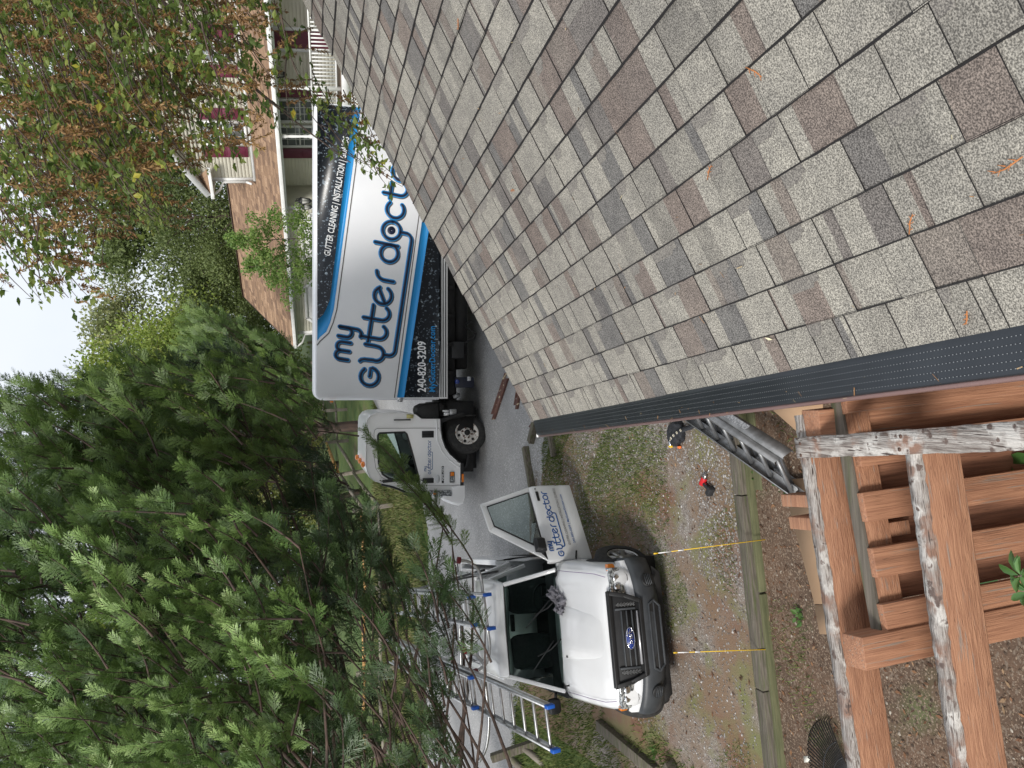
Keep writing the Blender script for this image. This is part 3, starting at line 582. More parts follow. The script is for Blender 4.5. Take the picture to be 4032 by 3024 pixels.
for k,(off,ext,wd_,ss) in enumerate(((0,0,W2,0),(.075,.25,W2-.07,.035))):
    base0=ul0+face_*off+side_*ss; base1=ul1+face_*off+side_*ss-dl*ext*.2
    for s_,nm in ((0,'rail'),(1,'rail')):
        mb=MB(); a=base0+side_*wd_*s_; b=base1+side_*wd_*s_; channel(mb,a,b,side_*(1 if s_==0 else -1),.115 if k==0 else .10); t.part(nm,mb,M['aludark'],w=True)
    nr=int(Ll/.305)
    for i in range(nr+1):
        p=base0+dl*(.1+.305*i+(.1 if k else 0))
        if np.dot(p-base0,dl)>Ll-.03: continue
        mb=MB(); mb.tube([p+side_*.004,p+side_*(wd_-.004)],.022,8); t.part('rung',mb,M['aludark'],w=True,smooth=True)
M['label']=mat('grey_label',(.55,.56,.58),.5,col2=(.28,.29,.31),scale=60,det=2,lo=.48,hi=.52); M['redl']=mat('red_label',(.35,.02,.02),.5); M['blab']=mat('blue_label',(.02,.03,.4),.5)
o2=np.cross(dl,side_); o2=o2/np.linalg.norm(o2)
def rail_label(s0_,s1_,mt,rail,base,up_,name='warning_label'):
    mb=MB(); P=[base+dl*s0_-o2*.032,base+dl*s1_-o2*.032,base+dl*s1_+o2*.032,base+dl*s0_+o2*.032]; P=[p+up_*.005 for p in P]; mb.add(P+[p+up_*.001 for p in P],[(0,1,2,3),(4,5,6,7)]); t.part(name,mb,mt,w=True)
rail_label(Ll*.42,Ll*.63,M['label'],0,ul0,side_); rail_label(Ll*.72,Ll*.93,M['label'],0,ul0,side_)
rb=ul0+side_*W2; rail_label(Ll*.62,Ll*.78,M['label'],1,rb,side_); rail_label(Ll*.56,Ll*.61,M['redl'],1,rb,side_); rail_label(Ll*.36,Ll*.42,M['blab'],1,rb,side_)
# tool pouch
pc=gnd(2688,1712); M['cloth']=mat('black_nylon',(.012,.013,.016),.75,col2=(.022,.024,.03),scale=14,bump=.6,bscale=60)
t=Thing('tool_belt','black nylon tool belt pouch with metal eyelets lying on the gravel by the gutter','tool belt',tuple(pc))
def blob(cx,cy,cz,rx,ry,rz,rot=0,sq=2.6,n=14,ns=0.06,seed=0):
    rr=[]; c,s=math.cos(rot),math.sin(rot)
    for i in range(n+1):
        ph=-math.pi/2+math.pi*i/n; row=[]
        for j in range(n*2):
            th=math.pi*j/n; e=2/sq; sg=lambda v:math.copysign(abs(v)**e,v)
            k=1+ns*math.sin(3*th+seed+ph*4)+ns*.7*math.sin(7*th-ph*5+seed*2)
            x=rx*sg(math.cos(ph))*sg(math.cos(th))*k; y=ry*sg(math.cos(ph))*sg(math.sin(th))*k; z=rz*sg(math.sin(ph))*k
            row.append((cx+x*c-y*s,cy+x*s+y*c,cz+z))
        rr.append(row)
    return rr
mb=MB(); mb.loft(blob(.02,.05,.06,.13,.17,.06,.4,3.2)); t.part('pouch',mb,M['cloth'],smooth=True)
mb=MB(); mb.loft(blob(-.03,.02,.10,.08,.10,.04,.2,3.2,seed=2)); t.part('pocket',mb,M['cloth'],smooth=True)
mb=MB(); pts=[(-.1,.12,.10),(-.02,.0,.145),(.06,-.12,.10),(.10,-.26,.03),(.13,-.36,.02)]
rr=[]
for i in range(len(pts)):
    p=np.array(pts[i]); d=np.array(pts[min(i+1,4)])-np.array(pts[max(i-1,0)]); s_=np.cross(d/np.linalg.norm(d),[0,0,1]); s_/=np.linalg.norm(s_); rr.append([p-s_*.028,p+s_*.028,p+s_*.028+[0,0,.005],p-s_*.028+[0,0,.005]])
mb.loft(rr); st=t.part('strap',mb,M['cloth'])
M['brass']=mat('metal_eyelet',(.8,.74,.6),.3,.7)
for i in range(5):
    f=.5+i*.42; k=int(f); p=np.array(pts[k+1])*(f-k)+np.array(pts[k])*(1-f+k); mb=MB(); ring=[p+np.array([math.cos(a)*.015,math.sin(a)*.015,.012]) for a in np.linspace(0,6.283,13)]; mb.tube(ring,.0045,5,cap=False); t.part('eyelet',mb,M['brass'],parent=st)
mb=MB(); mb.box((-.125,.10,.10),(-.07,.15,.125)); t.part('buckle',mb,M['chrome'],bev=.005); mb=MB(); mb.box((-.15,.11,.085),(-.125,.18,.11)); t.part('yellow_tab',mb,M['yel'],bev=.004)
mb=MB(); mb.box((-.16,.0,.03),(-.13,.05,.06)); t.part('orange_tab',mb,mat('orange_tab',(.9,.2,.05),.5),bev=.004)
# impact driver
dc=gnd(2792,1905); drill_bit=gnd(2822,1850)
fx=gnd(2815,1862)-dc; fx[2]=0; fx/=np.linalg.norm(fx); gy=gnd(2800,1958)-gnd(2785,1890); gy[2]=0; gy-=fx*np.dot(gy,fx); gy/=np.linalg.norm(gy)
M['redp']=mat('red_tool_plastic',(.5,.015,.02),.4); M['dkgrip']=mat('dark_grip',(.02,.02,.022),.7); M['steel']=mat('steel',(.5,.48,.46),.3,1)
t=Thing('impact_driver','red and black cordless impact driver lying on the gravel near the timbers','power tool',tuple(gnd(2785,1890)),np.array([fx,gy,np.cross(fx,gy)*np.sign(np.cross(fx,gy)[2])]).T)
mb=MB(); mb.tube([(-.07,0,.05),(-.06,0,.05),(.03,0,.05),(.05,0,.05)],[.02,.036,.036,.03],12); t.part('body',mb,M['redp'],smooth=True,bev=.002)
mb=MB(); mb.tube([(.05,0,.05),(.06,0,.05),(.085,0,.05),(.1,0,.05)],[.03,.03,.022,.014],12); t.part('nose',mb,M['steel'],smooth=True)
mb=MB(); mb.tube([(.1,0,.05),(.19,0,.03)],.0042,6); t.part('drill_bit',mb,M['steel'])
mb=MB(); mb.loft([[(-.045+k*.012,.02+k*.04,.035),(.0+k*.012,.02+k*.04,.035),(.0+k*.012,.02+k*.04,.068),(-.045+k*.012,.02+k*.04,.068)] for k in (0,1,2,2.9)]); t.part('grip',mb,[M['dkgrip']],bev=.008)
mb=MB(); mb.box((.002,.05,.04),(.014,.10,.062)); t.part('red_insert',mb,M['redp'],bev=.004)
mb=MB(); mb.box((-.05,.135,.01),(.065,.195,.085)); t.part('battery',mb,M['dkgrip'],bev=.008)
# scrap gutter pieces beyond the roof corner
M['scrap']=mat('old_brown_gutter',(.11,.045,.035),.45,col2=(.16,.075,.055),scale=9,spots=[(12,.62,.66,(.65,.55,.38),3)])
def scrapg(pa,pb,wd,label,ht=.07):
    a=gnd(*pa);b=gnd(*pb); d=b-a;L_=np.linalg.norm(d);d/=L_; s_=np.cross(d,[0,0,1]);s_/=np.linalg.norm(s_)
    tt=Thing('gutter_scrap',label,'gutter piece',tuple(a),group='old brown gutter pieces on the road'); pr=[(-.5,0),(.5,0),(.5,1),(.46,1),(.46,.06),(-.46,.06),(-.46,1.15),(-.36,1.2),(-.36,1.26),(-.5,1.26)]
    mb=MB(); mb.loft([[p+s_*x*wd+np.array([0,0,.012+y*ht]) for x,y in pr] for p in (a,b)]); tt.part('channel',mb,M['scrap'],w=True)
    mb=MB(); mb.bar(a+d*L_*.55+s_*wd*.1+[0,0,.03],a+d*L_*.58+s_*wd*.7+[0,0,.03],.02,.02); tt.part('hanger',mb,M['steel'],w=True)
scrapg((2005,1478),(1950,1640),.15,'long old brown gutter piece lying on the asphalt beyond the roof edge',.06)
scrapg((2050,1540),(2040,1602),.16,'short torn brown gutter piece half hidden by the roof edge',.05)
scrapg((2120,1650),(2095,1690),.10,'dark broken gutter stub right under the roof corner',.04)

# fine litter on the shingles and on the guard
V=[];
for i in range(260):
    q=random.uniform(.1,6.5)**1.0; u=random.uniform(.05,3.6) if i<170 else random.uniform(-.11,-.02); a=random.uniform(0,6.28); L_=random.uniform(.004,.016); W__=random.uniform(.0006,.002)
    d=re*math.cos(a)+rs*math.sin(a); s_=np.cross(rup,d); p=rf(q,u,.015) if u>0 else gpt(q,u,.009); V.append([p-d*L_-s_*W__,p-d*L_+s_*W__,p+d*L_+s_*W__,p+d*L_-s_*W__])
solo('roof_litter',quads('roof_litter',np.array(V),rng.random(len(V))),mat('roof_litter',(.2,.1,.05),.8,rcol=[(0,(.10,.06,.03)),(.6,(.30,.15,.06)),(1,(.45,.4,.25))]),'tiny dry needles and seed bits scattered over shingles and gutter guard','litter',kind='stuff')
# ================= generic lettering helpers
def strokes(paths,wd,fn,h0,h1,mb=None,n=8,mi=0):
    "fn(a,b,h) maps a design point to 3D; each path a list of (a,b) drawn with a round pen"
    mb=mb or MB()
    for path in paths:
        P=np.array(path,float); 
        if len(P)<2: continue
        T=np.gradient(P,axis=0); T/=np.linalg.norm(T,axis=1)[:,None]+1e-9; N=np.stack([-T[:,1],T[:,0]],1)*wd/2
        V=[];k=len(P)
        for i in range(k): V+=[fn(*(P[i]+N[i]),h1),fn(*(P[i]-N[i]),h1)]
        V+= [fn(*(P[i]+N[i]),h0) for i in range(k)]+[fn(*(P[i]-N[i]),h0) for i in range(k)]
        Fc=[(2*i,2*i+1,2*i+3,2*i+2) for i in range(k-1)]+[(2*i,2*i+2,2*k+i+1,2*k+i) for i in range(k-1)]+[(2*i+1,3*k+i,3*k+i+1,2*i+3) for i in range(k-1)]
        mb.add(V,Fc,mi,.5)
        for e,sg in ((0,-1),(k-1,1)):
            a0=math.atan2(T[e][1],T[e][0])*1.0; c=P[e]; V=[fn(*c,h1)]+[fn(c[0]+math.cos(a0+sg0)*wd/2,c[1]+math.sin(a0+sg0)*wd/2,h1) for sg0 in (np.linspace(-math.pi/2,math.pi/2,7) if sg>0 else np.linspace(math.pi/2,1.5*math.pi,7))]
            mb.add(V,[(0,i,i+1) for i in range(1,7)],mi,.5)
    return mb
def arc(cx,cy,r,a0,a1,n=18,ry=None):
    return [(cx+r*math.cos(math.radians(a)),cy+(ry or r)*math.sin(math.radians(a))) for a in np.linspace(a0,a1,n)]
def logo():
    p=[]
    p.append(arc(.6,.6,.52,42,350)+[(1.1,.6),(.62,.6)])                            # G
    p.append([(1.42,1.28),(1.5,1.22),(1.55,1.05)]+arc(1.98,.42,.42,165,345,16)+[(2.42,.6),(2.42,1.12)]) # u
    p.append([(1.98,.0),(1.98,-.12)]+arc(2.32,-.28,.34,180,270,8)+[(3.2,-.62),(8.5,-.62)]+arc(8.85,-.22,.4,270,350,8)+[(9.25,.08)]) # stethoscope tube
    for x in (2.85,3.95): p.append([(x,1.45),(x,.5)]+arc(x+.4,.42,.4,180,330,12)); 
    p.append([(2.6,1.0),(4.75,1.0)])
    p.append([(4.98,.38),(5.75,.82)]); p.append(arc(5.4,.55,.5,28,330))              # e
    p.append([(6.3,.05),(6.3,.6)]+arc(6.8,.6,.5,180,95,10))                          # r
    p.append(arc(7.9,.55,.5,0,360,28)); p.append([(8.4,1.45),(8.4,.1)])              # d
    p.append(arc(9.25,.62,.52,0,360,28))                                            # o
    p.append(arc(10.5,.58,.5,45,315,22))                                            # c
    p.append([(11.35,1.4),(11.35,.5)]+arc(11.75,.45,.4,180,320,12)); p.append([(11.1,1.0),(12.0,1.0)]) # t
    p.append(arc(12.75,.58,.5,0,360,28)); p.append([(13.6,.05),(13.6,.6)]+arc(14.1,.6,.5,180,95,10))
    q=[]
    q.append([(1.35,1.95),(1.35,2.45)]+arc(1.6,2.45,.25,180,0,9)+[(1.85,1.95)]); q.append([(1.85,2.45)]+arc(2.1,2.45,.25,180,0,9)+[(2.35,1.95)])
    q.append([(2.65,2.7),(2.65,2.3)]+arc(2.92,2.25,.27,180,360,9)+[(3.19,2.7)]); q.append([(3.19,2.7),(3.19,1.8)]+arc(2.9,1.72,.29,0,-110,9))
    return p,q,[(9.25,.62)]
def text_mesh(s,fn,h,sx=1.,sz=1.,sh=0,bold=0):
    cu=bpy.data.curves.new('txt','FONT'); cu.body=s; cu.size=1; cu.resolution_u=2; cu.offset=bold; o=bpy.data.objects.new('txt',cu); COL.objects.link(o); bpy.context.view_layer.update()
    me=bpy.data.meshes.new_from_object(o.evaluated_get(bpy.context.evaluated_depsgraph_get())); COL.objects.unlink(o); bpy.data.objects.remove(o)
    V=np.array([v.co[:] for v in me.vertices]); wdt=V[:,0].max()
    mb=MB(); mb.add([fn((x+sh*y)*sx,y*sz,h) for x,y,z in V],[tuple(p.vertices) for p in me.polygons],0,.5); bpy.data.meshes.remove(me); return mb,wdt
def text_fit(s,fn,h,length,height,sh=0,bold=0):
    mb,wd=text_mesh(s,lambda a,b,c:np.array([a,b,0.]),h,1,1,0,bold)
    V=mb.v[0]; s1=length/V[:,0].max(); s2=height/max(V[:,1].max(),.1); mb.v=[np.array([fn((x+sh*y)*s1,y*s2,h) for x,y,z in V])]; return mb
# ================= PICKUP TRUCK
PSI=math.radians(9.47); tl_,rl_=-.124,-.06
pf=np.array([math.sin(PSI),-math.cos(PSI),tl_]); pf/=np.linalg.norm(pf); pl=np.array([math.cos(PSI),math.sin(PSI),rl_]); pl-=pf*np.dot(pl,pf); pl/=np.linalg.norm(pl); pu=np.cross(pf,pl)
PO=np.array([-3.244,9.13,-.364])
pk_=Thing('pickup_truck','white pickup truck seen nose on with its driver door open and a ladder rack','pickup truck',tuple(PO),np.array([pf,pl,pu]).T)
def ring(x,w,zc,zs,zb,crown=.0,n=0):
    h=[(0,zc),(.25*w,zc-.003),(.52*w,zc-.008),(.74*w,zc-.022),(.86*w,zs+.012),(.94*w,zs-.02),(.985*w,zs-.07),(w,zs-.17),(w*1.0,(zs+zb)/2-.02),(w*.985,zb+.1),(w*.94,zb)]
    L=[(x,y,z) for y,z in h]; return L+[(x,-y,z) for y,z in h[::-1]][:-1]
mb=MB()
S=[(.655,.70,.93,.86,.58),(.62,.765,.985,.90,.55),(.54,.81,1.012,.935,.53),(.38,.845,1.035,.962,.5),(.1,.862,1.062,.985,.46),(-.25,.872,1.085,1.003,.42),(-.5,.876,1.10,1.015,.38),(-.62,.876,1.10,1.02,.36)]
mb.loft([ring(*s) for s in S],True,0,True)
body=pk_.part('body',mb,M['white'],smooth=True)
# cab lower body and bed as separate shells
mb=MB(); xs_=[-.62,-.8,-1.6,-2.35]
def side_panel(mb,x0,x1,y,z0,z1,bul=.02,sg=1,n=6):
    rr=[]
    for x in (x0,x1): rr.append([(x,sg*(y+bul*math.sin(math.pi*i/n)**.6*1.0),z0+(z1-z0)*i/n) for i in range(n+1)])
    mb.loft(rr,False,0,False)
side_panel(mb,-.62,-2.42,.858,.36,1.03,.022,-1); side_panel(mb,-1.72,-2.42,.858,.36,1.03,.022,1)
mb.box((-2.42,-.84,.34),(-.62,.84,.40)); mb.box((-2.44,-.85,.36),(-2.40,.85,1.05))
cabs=pk_.part('cab_side',mb,M['white'],smooth=True)
mb=MB(); 
for sg in (1,-1): side_panel(mb,-2.47,-4.28,.865,.42,1.19,.03,sg); mb.box((-4.28,min(sg*.80,sg*.885),1.165),(-2.47,max(sg*.80,sg*.885),1.205)); mb.box((-4.28,min(sg*.70,sg*.72),.6),(-2.47,max(sg*.70,sg*.72),1.19))
mb.box((-2.5,-.86,.5),(-2.46,.86,1.19)); mb.box((-4.31,-.86,.5),(-4.26,.86,1.19)); mb.box((-4.28,-.85,.56),(-2.47,.85,.60))
pk_.part('bed',mb,M['white'],bev=.008)
# greenhouse : roof, pillars
mb=MB(); RS=[(-1.18,.545,1.585),(-1.26,.60,1.632),(-1.5,.625,1.655),(-1.9,.628,1.655),(-2.25,.615,1.64),(-2.36,.59,1.60)]
rr=[]
for x,w_,z in RS: rr.append([(x,-w_-.03,z-.055),(x,-w_,z-.02),(x,-w_*.6,z+.004),(x,0,z+.012),(x,w_*.6,z+.004),(x,w_,z-.02),(x,w_+.03,z-.055),(x,w_-.02,z-.075),(x,0,z-.04),(x,-w_+.02,z-.075)])
mb.loft(rr,True); rf_=pk_.part('roof',mb,M['white'],smooth=True)
for sg in (1,-1):
    for a,b,c,d in (((-.60,sg*.765,1.05),(-1.20,sg*.60,1.575),.055,.05),((-2.33,sg*.80,1.03),(-2.33,sg*.63,1.60),.1,.09),((-1.72,sg*.80,1.03),(-1.70,sg*.64,1.60),.06,.05)):
        mb=MB(); mb.bar(a,b,c,d,up=(1,0,0)); pk_.part('pillar',mb,M['white'],bev=.012)
mb=MB(); mb.add([(-.60,-.735,1.075),(-.50,-.4,1.085),(-.47,0,1.09),(-.50,.4,1.085),(-.60,.735,1.075),(-1.19,.565,1.575),(-1.15,.3,1.595),(-1.14,0,1.60),(-1.15,-.3,1.595),(-1.19,-.565,1.575)],[(0,1,8,9),(1,2,7,8),(2,3,6,7),(3,4,5,6)])
M['wsglass']=mat('windscreen_glass',(.13,.19,.17),.02,trans=1); 
pk_.part('windshield',mb,M['wsglass'],smooth=True)
mb=MB(); mb.add([(-.66,-.79,1.05),(-1.22,-.625,1.565),(-1.68,-.64,1.58),(-1.70,-.80,1.04)],[(0,1,2,3)]); mb.add([(-1.74,-.80,1.04),(-1.73,-.64,1.575),(-2.29,-.63,1.57),(-2.29,-.80,1.04)],[(0,1,2,3)]); mb.add([(-1.76,.80,1.04),(-1.75,.64,1.575),(-2.29,.63,1.57),(-2.29,.80,1.04)],[(0,1,2,3)])
mb.add([(-2.37,-.7,1.08),(-2.37,-.57,1.55),(-2.37,.57,1.55),(-2.37,.7,1.08)],[(0,1,2,3)]); pk_.part('side_glass',mb,M['wsglass'])
# black seal and cowl
mb=MB(); mb.tube([(-.615,-.75,1.06),(-.505,-.4,1.078),(-.475,0,1.085),(-.505,.4,1.078),(-.615,.75,1.06),(-1.20,.58,1.575),(-1.15,0,1.60),(-1.20,-.58,1.575),(-.615,-.75,1.06)],.014,6); mb.add([(-.44,0,1.085),(-.46,.4,1.075),(-.58,.76,1.055),(-.62,.74,1.07),(-.51,.4,1.083),(-.48,0,1.09),(-.51,-.4,1.083),(-.62,-.74,1.07),(-.58,-.76,1.055),(-.46,-.4,1.075)],[(0,1,4,5),(1,2,3,4),(0,5,6,9),(6,7,8,9)]); pk_.part('windshield_seal',mb,M['black'])
for y0,y1,x1,z1 in ((.42,.02,-.86,1.35),(-.10,-.50,-.80,1.30)):
    mb=MB(); mb.tube([(-.5,y0,1.10),(-.62,y0-.13,1.20),(-.78,(y0+y1)/2-.02,1.325)],.009,5); mb.tube([(-.57,y0-.02,1.175),(x1,y1+.02,z1+.08)],.008,5); pk_.part('wiper',mb,M['black'])
# interior
mb=MB(); mb.box((-2.3,-.78,.42),(-.66,.78,.5)); mb.box((-.95,-.76,.8),(-.62,.76,1.05)); 
pk_.part('dashboard',mb,M['black'],bev=.02)
M['seat']=mat('grey_seat_cloth',(.035,.04,.042),.9,col2=(.05,.055,.055),scale=30)
for y in (.37,-.37):
    mb=MB(); mb.loft(blob(-1.38,y,.68,.27,.25,.10,0,4,10,.0)); mb.loft([[(p[0]-1.62-(p[2]-1.0)*.25,p[1]+y,p[2]) for p in row] for row in blob(0,0,1.0,.09,.24,.32,0,4,10,.0)]); mb.loft(blob(-1.72,y,1.40,.06,.13,.09,0,3,8,0)); pk_.part('seat',mb,M['seat'],smooth=True)
mb=MB(); c=np.array([-1.12,.37,1.02]); mb.tube([c+np.array([.10*math.cos(a)*.45-.0,.185*math.sin(a),.185*math.cos(a)*.9]) for a in np.linspace(0,6.283,25)],.014,6,cap=False); mb.tube([c,c+[.25,0,-.08]],.03,8); mb.bar(c-[0,.18,0],c+[0,.18,0],.03,.02); pk_.part('steering_wheel',mb,M['black'],smooth=True)
mb=MB(); mb.box((-1.16,-.02,1.47),(-1.13,.2,1.53)); pk_.part('rear_view_mirror',mb,M['black'],bev=.01)
# hood lines and bulge
mb=MB(); rr=[]
for x,hw,dz in ((.5,.20,0),(.3,.235,.010),(.0,.27,.016),(-.3,.30,.018),(-.44,.31,.014)):
    z0=np.interp(-x,[-.54,-.38,-.1,.25,.5],[1.012,1.035,1.062,1.085,1.10])
    rr.append([(x,-hw-.03,z0-.009),(x,-hw,z0+dz-.004),(x,-hw*.5,z0+dz+.001),(x,0,z0+dz+.002),(x,hw*.5,z0+dz+.001),(x,hw,z0+dz-.004),(x,hw+.03,z0-.009)])
mb.loft(rr,False,0,False); hd=pk_.part('hood_bulge',mb,M['white'],parent=body,smooth=True)
mb=MB()
for sg in (1,-1): mb.tube([(.60,sg*.70,.962),(.4,sg*.735,1.002),(.1,sg*.745,1.028),(-.25,sg*.75,1.048),(-.52,sg*.76,1.058)],.0035,4)
pk_.part('hood_seams',mb,M['purple'],parent=body)
# grille
mb=MB(); gx_=lambda z:.672+(.975-z)*.27
def gb(y0,y1,z0,z1,d=.03): 
    mb.add([(gx_(z)+o,y,z) for o in (0,d) for y,z in ((y0,z0),(y1,z0),(y1,z1),(y0,z1))],[(0,1,2,3),(4,7,6,5),(0,4,5,1),(1,5,6,2),(2,6,7,3),(3,7,4,0)])
def gpoly(P,d0,d1,mi=0):
    n=len(P); mb.add([(gx_(z)+o,y,z) for o in (d0,d1) for y,z in P],[tuple(range(n)),tuple(range(n,2*n))[::-1]]+[(i,n+i,n+(i+1)%n,(i+1)%n) for i in range(n)],mi)
out=[(-.52,.985),(.52,.985),(.48,.80),(.41,.635),(-.41,.635),(-.48,.80)]
gpoly(out,-.03,.004)
fr=[(out[i],out[(i+1)%6]) for i in range(6)]
for (a,b) in fr: mb.bar((gx_(a[1])+.012,a[0],a[1]),(gx_(b[1])+.012,b[0],b[1]),.05,.062,up=(1,0,0),e0=.02,e1=.02)
gr=pk_.part('grille',mb,M['black'],bev=.006)
mb=MB(); gb(-.31,.31,.715,.865,.018); gb(-.31,.31,.70,.708,.02); pk_.part('grille_slot',mb,M['chassis'],parent=gr)
mb=MB()
for z0 in (.855,.795,.735): gb(-.31,.31,z0,z0+.014,.03)
for y in (-.33,.33): gb(y-.012,y+.012,.70,.93,.032)
pk_.part('grille_bar',mb,M['grey'],parent=gr,bev=.003)
mb=MB(); gb(-.30,.30,.672,.69,.035); pk_.part('grille_strip',mb,mat('silver_strip',(.5,.5,.52),.3,.6),parent=gr)
mb=MB()
for sg in (1,-1):
    for i in range(6):
        for j in range(3):
            y=sg*(.365+.013*(j))+sg*.0; z=.70+.036*i+(.018 if j%2 else 0)
            mb.tube([(gx_(z)+.012,y+math.cos(a)*.009,z+math.sin(a)*.011) for a in np.linspace(0,6.28,7)],.0022,3,cap=False)
pk_.part('grille_mesh',mb,M['alu'],parent=gr)
# oval emblem
M['emblue']=mat('emblem_blue',(.008,.03,.20),.25,coat=1)
ez=.795; ef=lambda a,b,h:(gx_(ez+b)+.034+h,a,ez+b)
mb=MB(); o_=arc(0,0,.125,0,342,20,ry=.05); mb.prism(o_,0,.014,ef); em=pk_.part('emblem',mb,M['emblue'],parent=gr)
mb=MB(); mb.tube([ef(a,b,.014) for a,b in arc(0,0,.122,0,360,24,ry=.048)],.004,4,cap=False)
# reading direction is towards -y seen from the front
sc_=.0115
W_=[[(-7.2,2.2),(-6.6,2.9),(-5.0,3.0),(-2.4,2.6)],[(-5.0,2.9),(-5.4,.8),(-6.0,-1.6),(-6.9,-2.0),(-7.2,-1.4)],[(-6.3,.7),(-4.2,.9)],arc(-2.7,-.6,1.05,0,360,14),[(-1.2,.6),(-.6,-.4),(-.9,-1.8)],[(-.7,-.3),(-.1,.6),(.8,.5)],arc(2.3,-.6,1.0,20,340,14),[(4.0,2.8),(3.4,.6),(3.1,-1.5),(3.9,-1.7)]]
strokes([[(-a*sc_*1.15-.01,b*sc_) for a,b in q] for q in W_],.0085,lambda a,b,h:ef(a,b,h),.014,.017,mb); pk_.part('emblem_script',mb,M['chrome'],parent=em)
# headlights
for sg,lb in ((1,None),(-1,None)):
    mb=MB(); P=[(.485,.955),(.80,.90),(.80,.775),(.50,.74)]
    xf=lambda y:.672-max(0,(y-.45))**1.6*.42
    V=[(xf(y)+o,sg*y,z) for o in (-.09,.012) for y,z in P]; mb.add(V,[(0,1,2,3),(4,7,6,5),(0,4,5,1),(1,5,6,2),(2,6,7,3),(3,7,4,0)]); hl=pk_.part('headlight',mb,M['lens'],bev=.012)
    mb=MB()
    for y,z,r in ((.575,.845,.05),(.68,.84,.045)): mb.tube([(xf(y)+.008,sg*y,z),(xf(y)+.02,sg*y,z)],[r,r*.8],14)
    pk_.part('reflector',mb,M['chrome'],parent=hl,smooth=True)
    mb=MB(); V=[(xf(y)+o-.03*(y>.75)*1,sg*y,z) for o in (-.06,.014) for y,z in ((.765,.91),(.842,.86),(.842,.785),(.765,.775))]; mb.add([(v[0]-(.06 if abs(v[1])>.8 else 0),v[1],v[2]) for v in V],[(0,1,2,3),(4,7,6,5),(0,4,5,1),(1,5,6,2),(2,6,7,3),(3,7,4,0)]); pk_.part('turn_signal',mb,M['amber'],bev=.008)
# bumper : body coloured strip + grey bumper
def bsec(z0,z1,xo,wo,bul):
    out=[]
    for y in np.linspace(-1,1,21):
        yy=y*wo; xx=xo-.20*abs(y)**3.2; out.append((xx,yy))
    return out
mb=MB(); rr=[]
for k,(z,xo,wo) in enumerate([(.74,.66,.86),(.735,.715,.868),(.66,.745,.87),(.63,.74,.868)]): rr.append([(x,y,z) for x,y in bsec(0,0,xo,wo,0)])
mb.loft(rr,False,0,False); pk_.part('front_panel',mb,M['white'],smooth=True)
mb=MB(); rr=[]
prof=[(.655,.70,.86),(.65,.775,.885),(.61,.80,.895),(.54,.805,.90),(.47,.80,.895),(.41,.775,.885),(.35,.74,.87),(.33,.66,.84)]
for z,xo,wo in prof: rr.append([(x,y,z) for x,y in bsec(0,0,xo,wo,0)]+[(-.10 if 0 else xo-.34,wo*.99,z)])
rr=[[(xo-.40,-wo,z)]+row[:-1]+[(xo-.40,wo,z)] for row,(z,xo,wo) in zip(rr,prof)]
mb.loft(rr,False,0,False); bp_=pk_.part('front_bumper',mb,M['grey'],smooth=True)
mb=MB()
def onb(y,z,d): return (.803-.20*abs(y/.9)**3.2+d,y,z)
P=[(-.36,.53),(.36,.53),(.40,.46),(.33,.39),(-.33,.39),(-.40,.46)]; 
n=len(P); mb.add([onb(y,z,-.02) for y,z in P]+[onb(y,z,.007) for y,z in P],[tuple(range(n)),tuple(range(n,2*n))[::-1]]+[(i,n+i,n+(i+1)%n,(i+1)%n) for i in range(n)]); pk_.part('lower_intake',mb,M['chassis'],parent=bp_,bev=.003)
mb=MB(); 
for i in range(n): mb.bar(onb(*P[i],.01),onb(*P[(i+1)%n],.01),.022,.022,up=(1,0,0),e0=.008,e1=.008)
mb.bar(onb(-.38,.46,.008),onb(.38,.46,.008),.02,.012,up=(1,0,0)); pk_.part('intake_frame',mb,M['grey'],parent=bp_,bev=.004)
for sg in (1,-1):
    mb=MB(); c=np.array(onb(sg*.63,.48,.004)); ax=np.array([.9,sg*.38,0]); ax/=np.linalg.norm(ax); t1=np.cross([0,0,1],ax); 
    mb.tube([c-ax*.03,c+ax*.022],.083,18); fg=pk_.part('fog_light_cover',mb,M['black'],parent=bp_,bev=.006)
    mb=MB()
    for z in (-.035,-.012,.012,.035): w_=math.sqrt(max(.001,.07**2-z*z)); mb.bar(c+ax*.024-t1*w_+[0,0,z],c+ax*.024+t1*w_+[0,0,z],.01,.009); 
    pk_.part('cover_rib',mb,M['grey'],parent=bp_)
mb=MB(); mb.add([onb(y,z,-.01) for y,z in ((-.78,.36),(.78,.36),(.7,.27),(-.7,.27))]+[(.5,.7,.27),(.5,-.7,.27)],[(0,1,2,3),(3,2,4,5)]); pk_.part('air_dam',mb,M['chassis'])
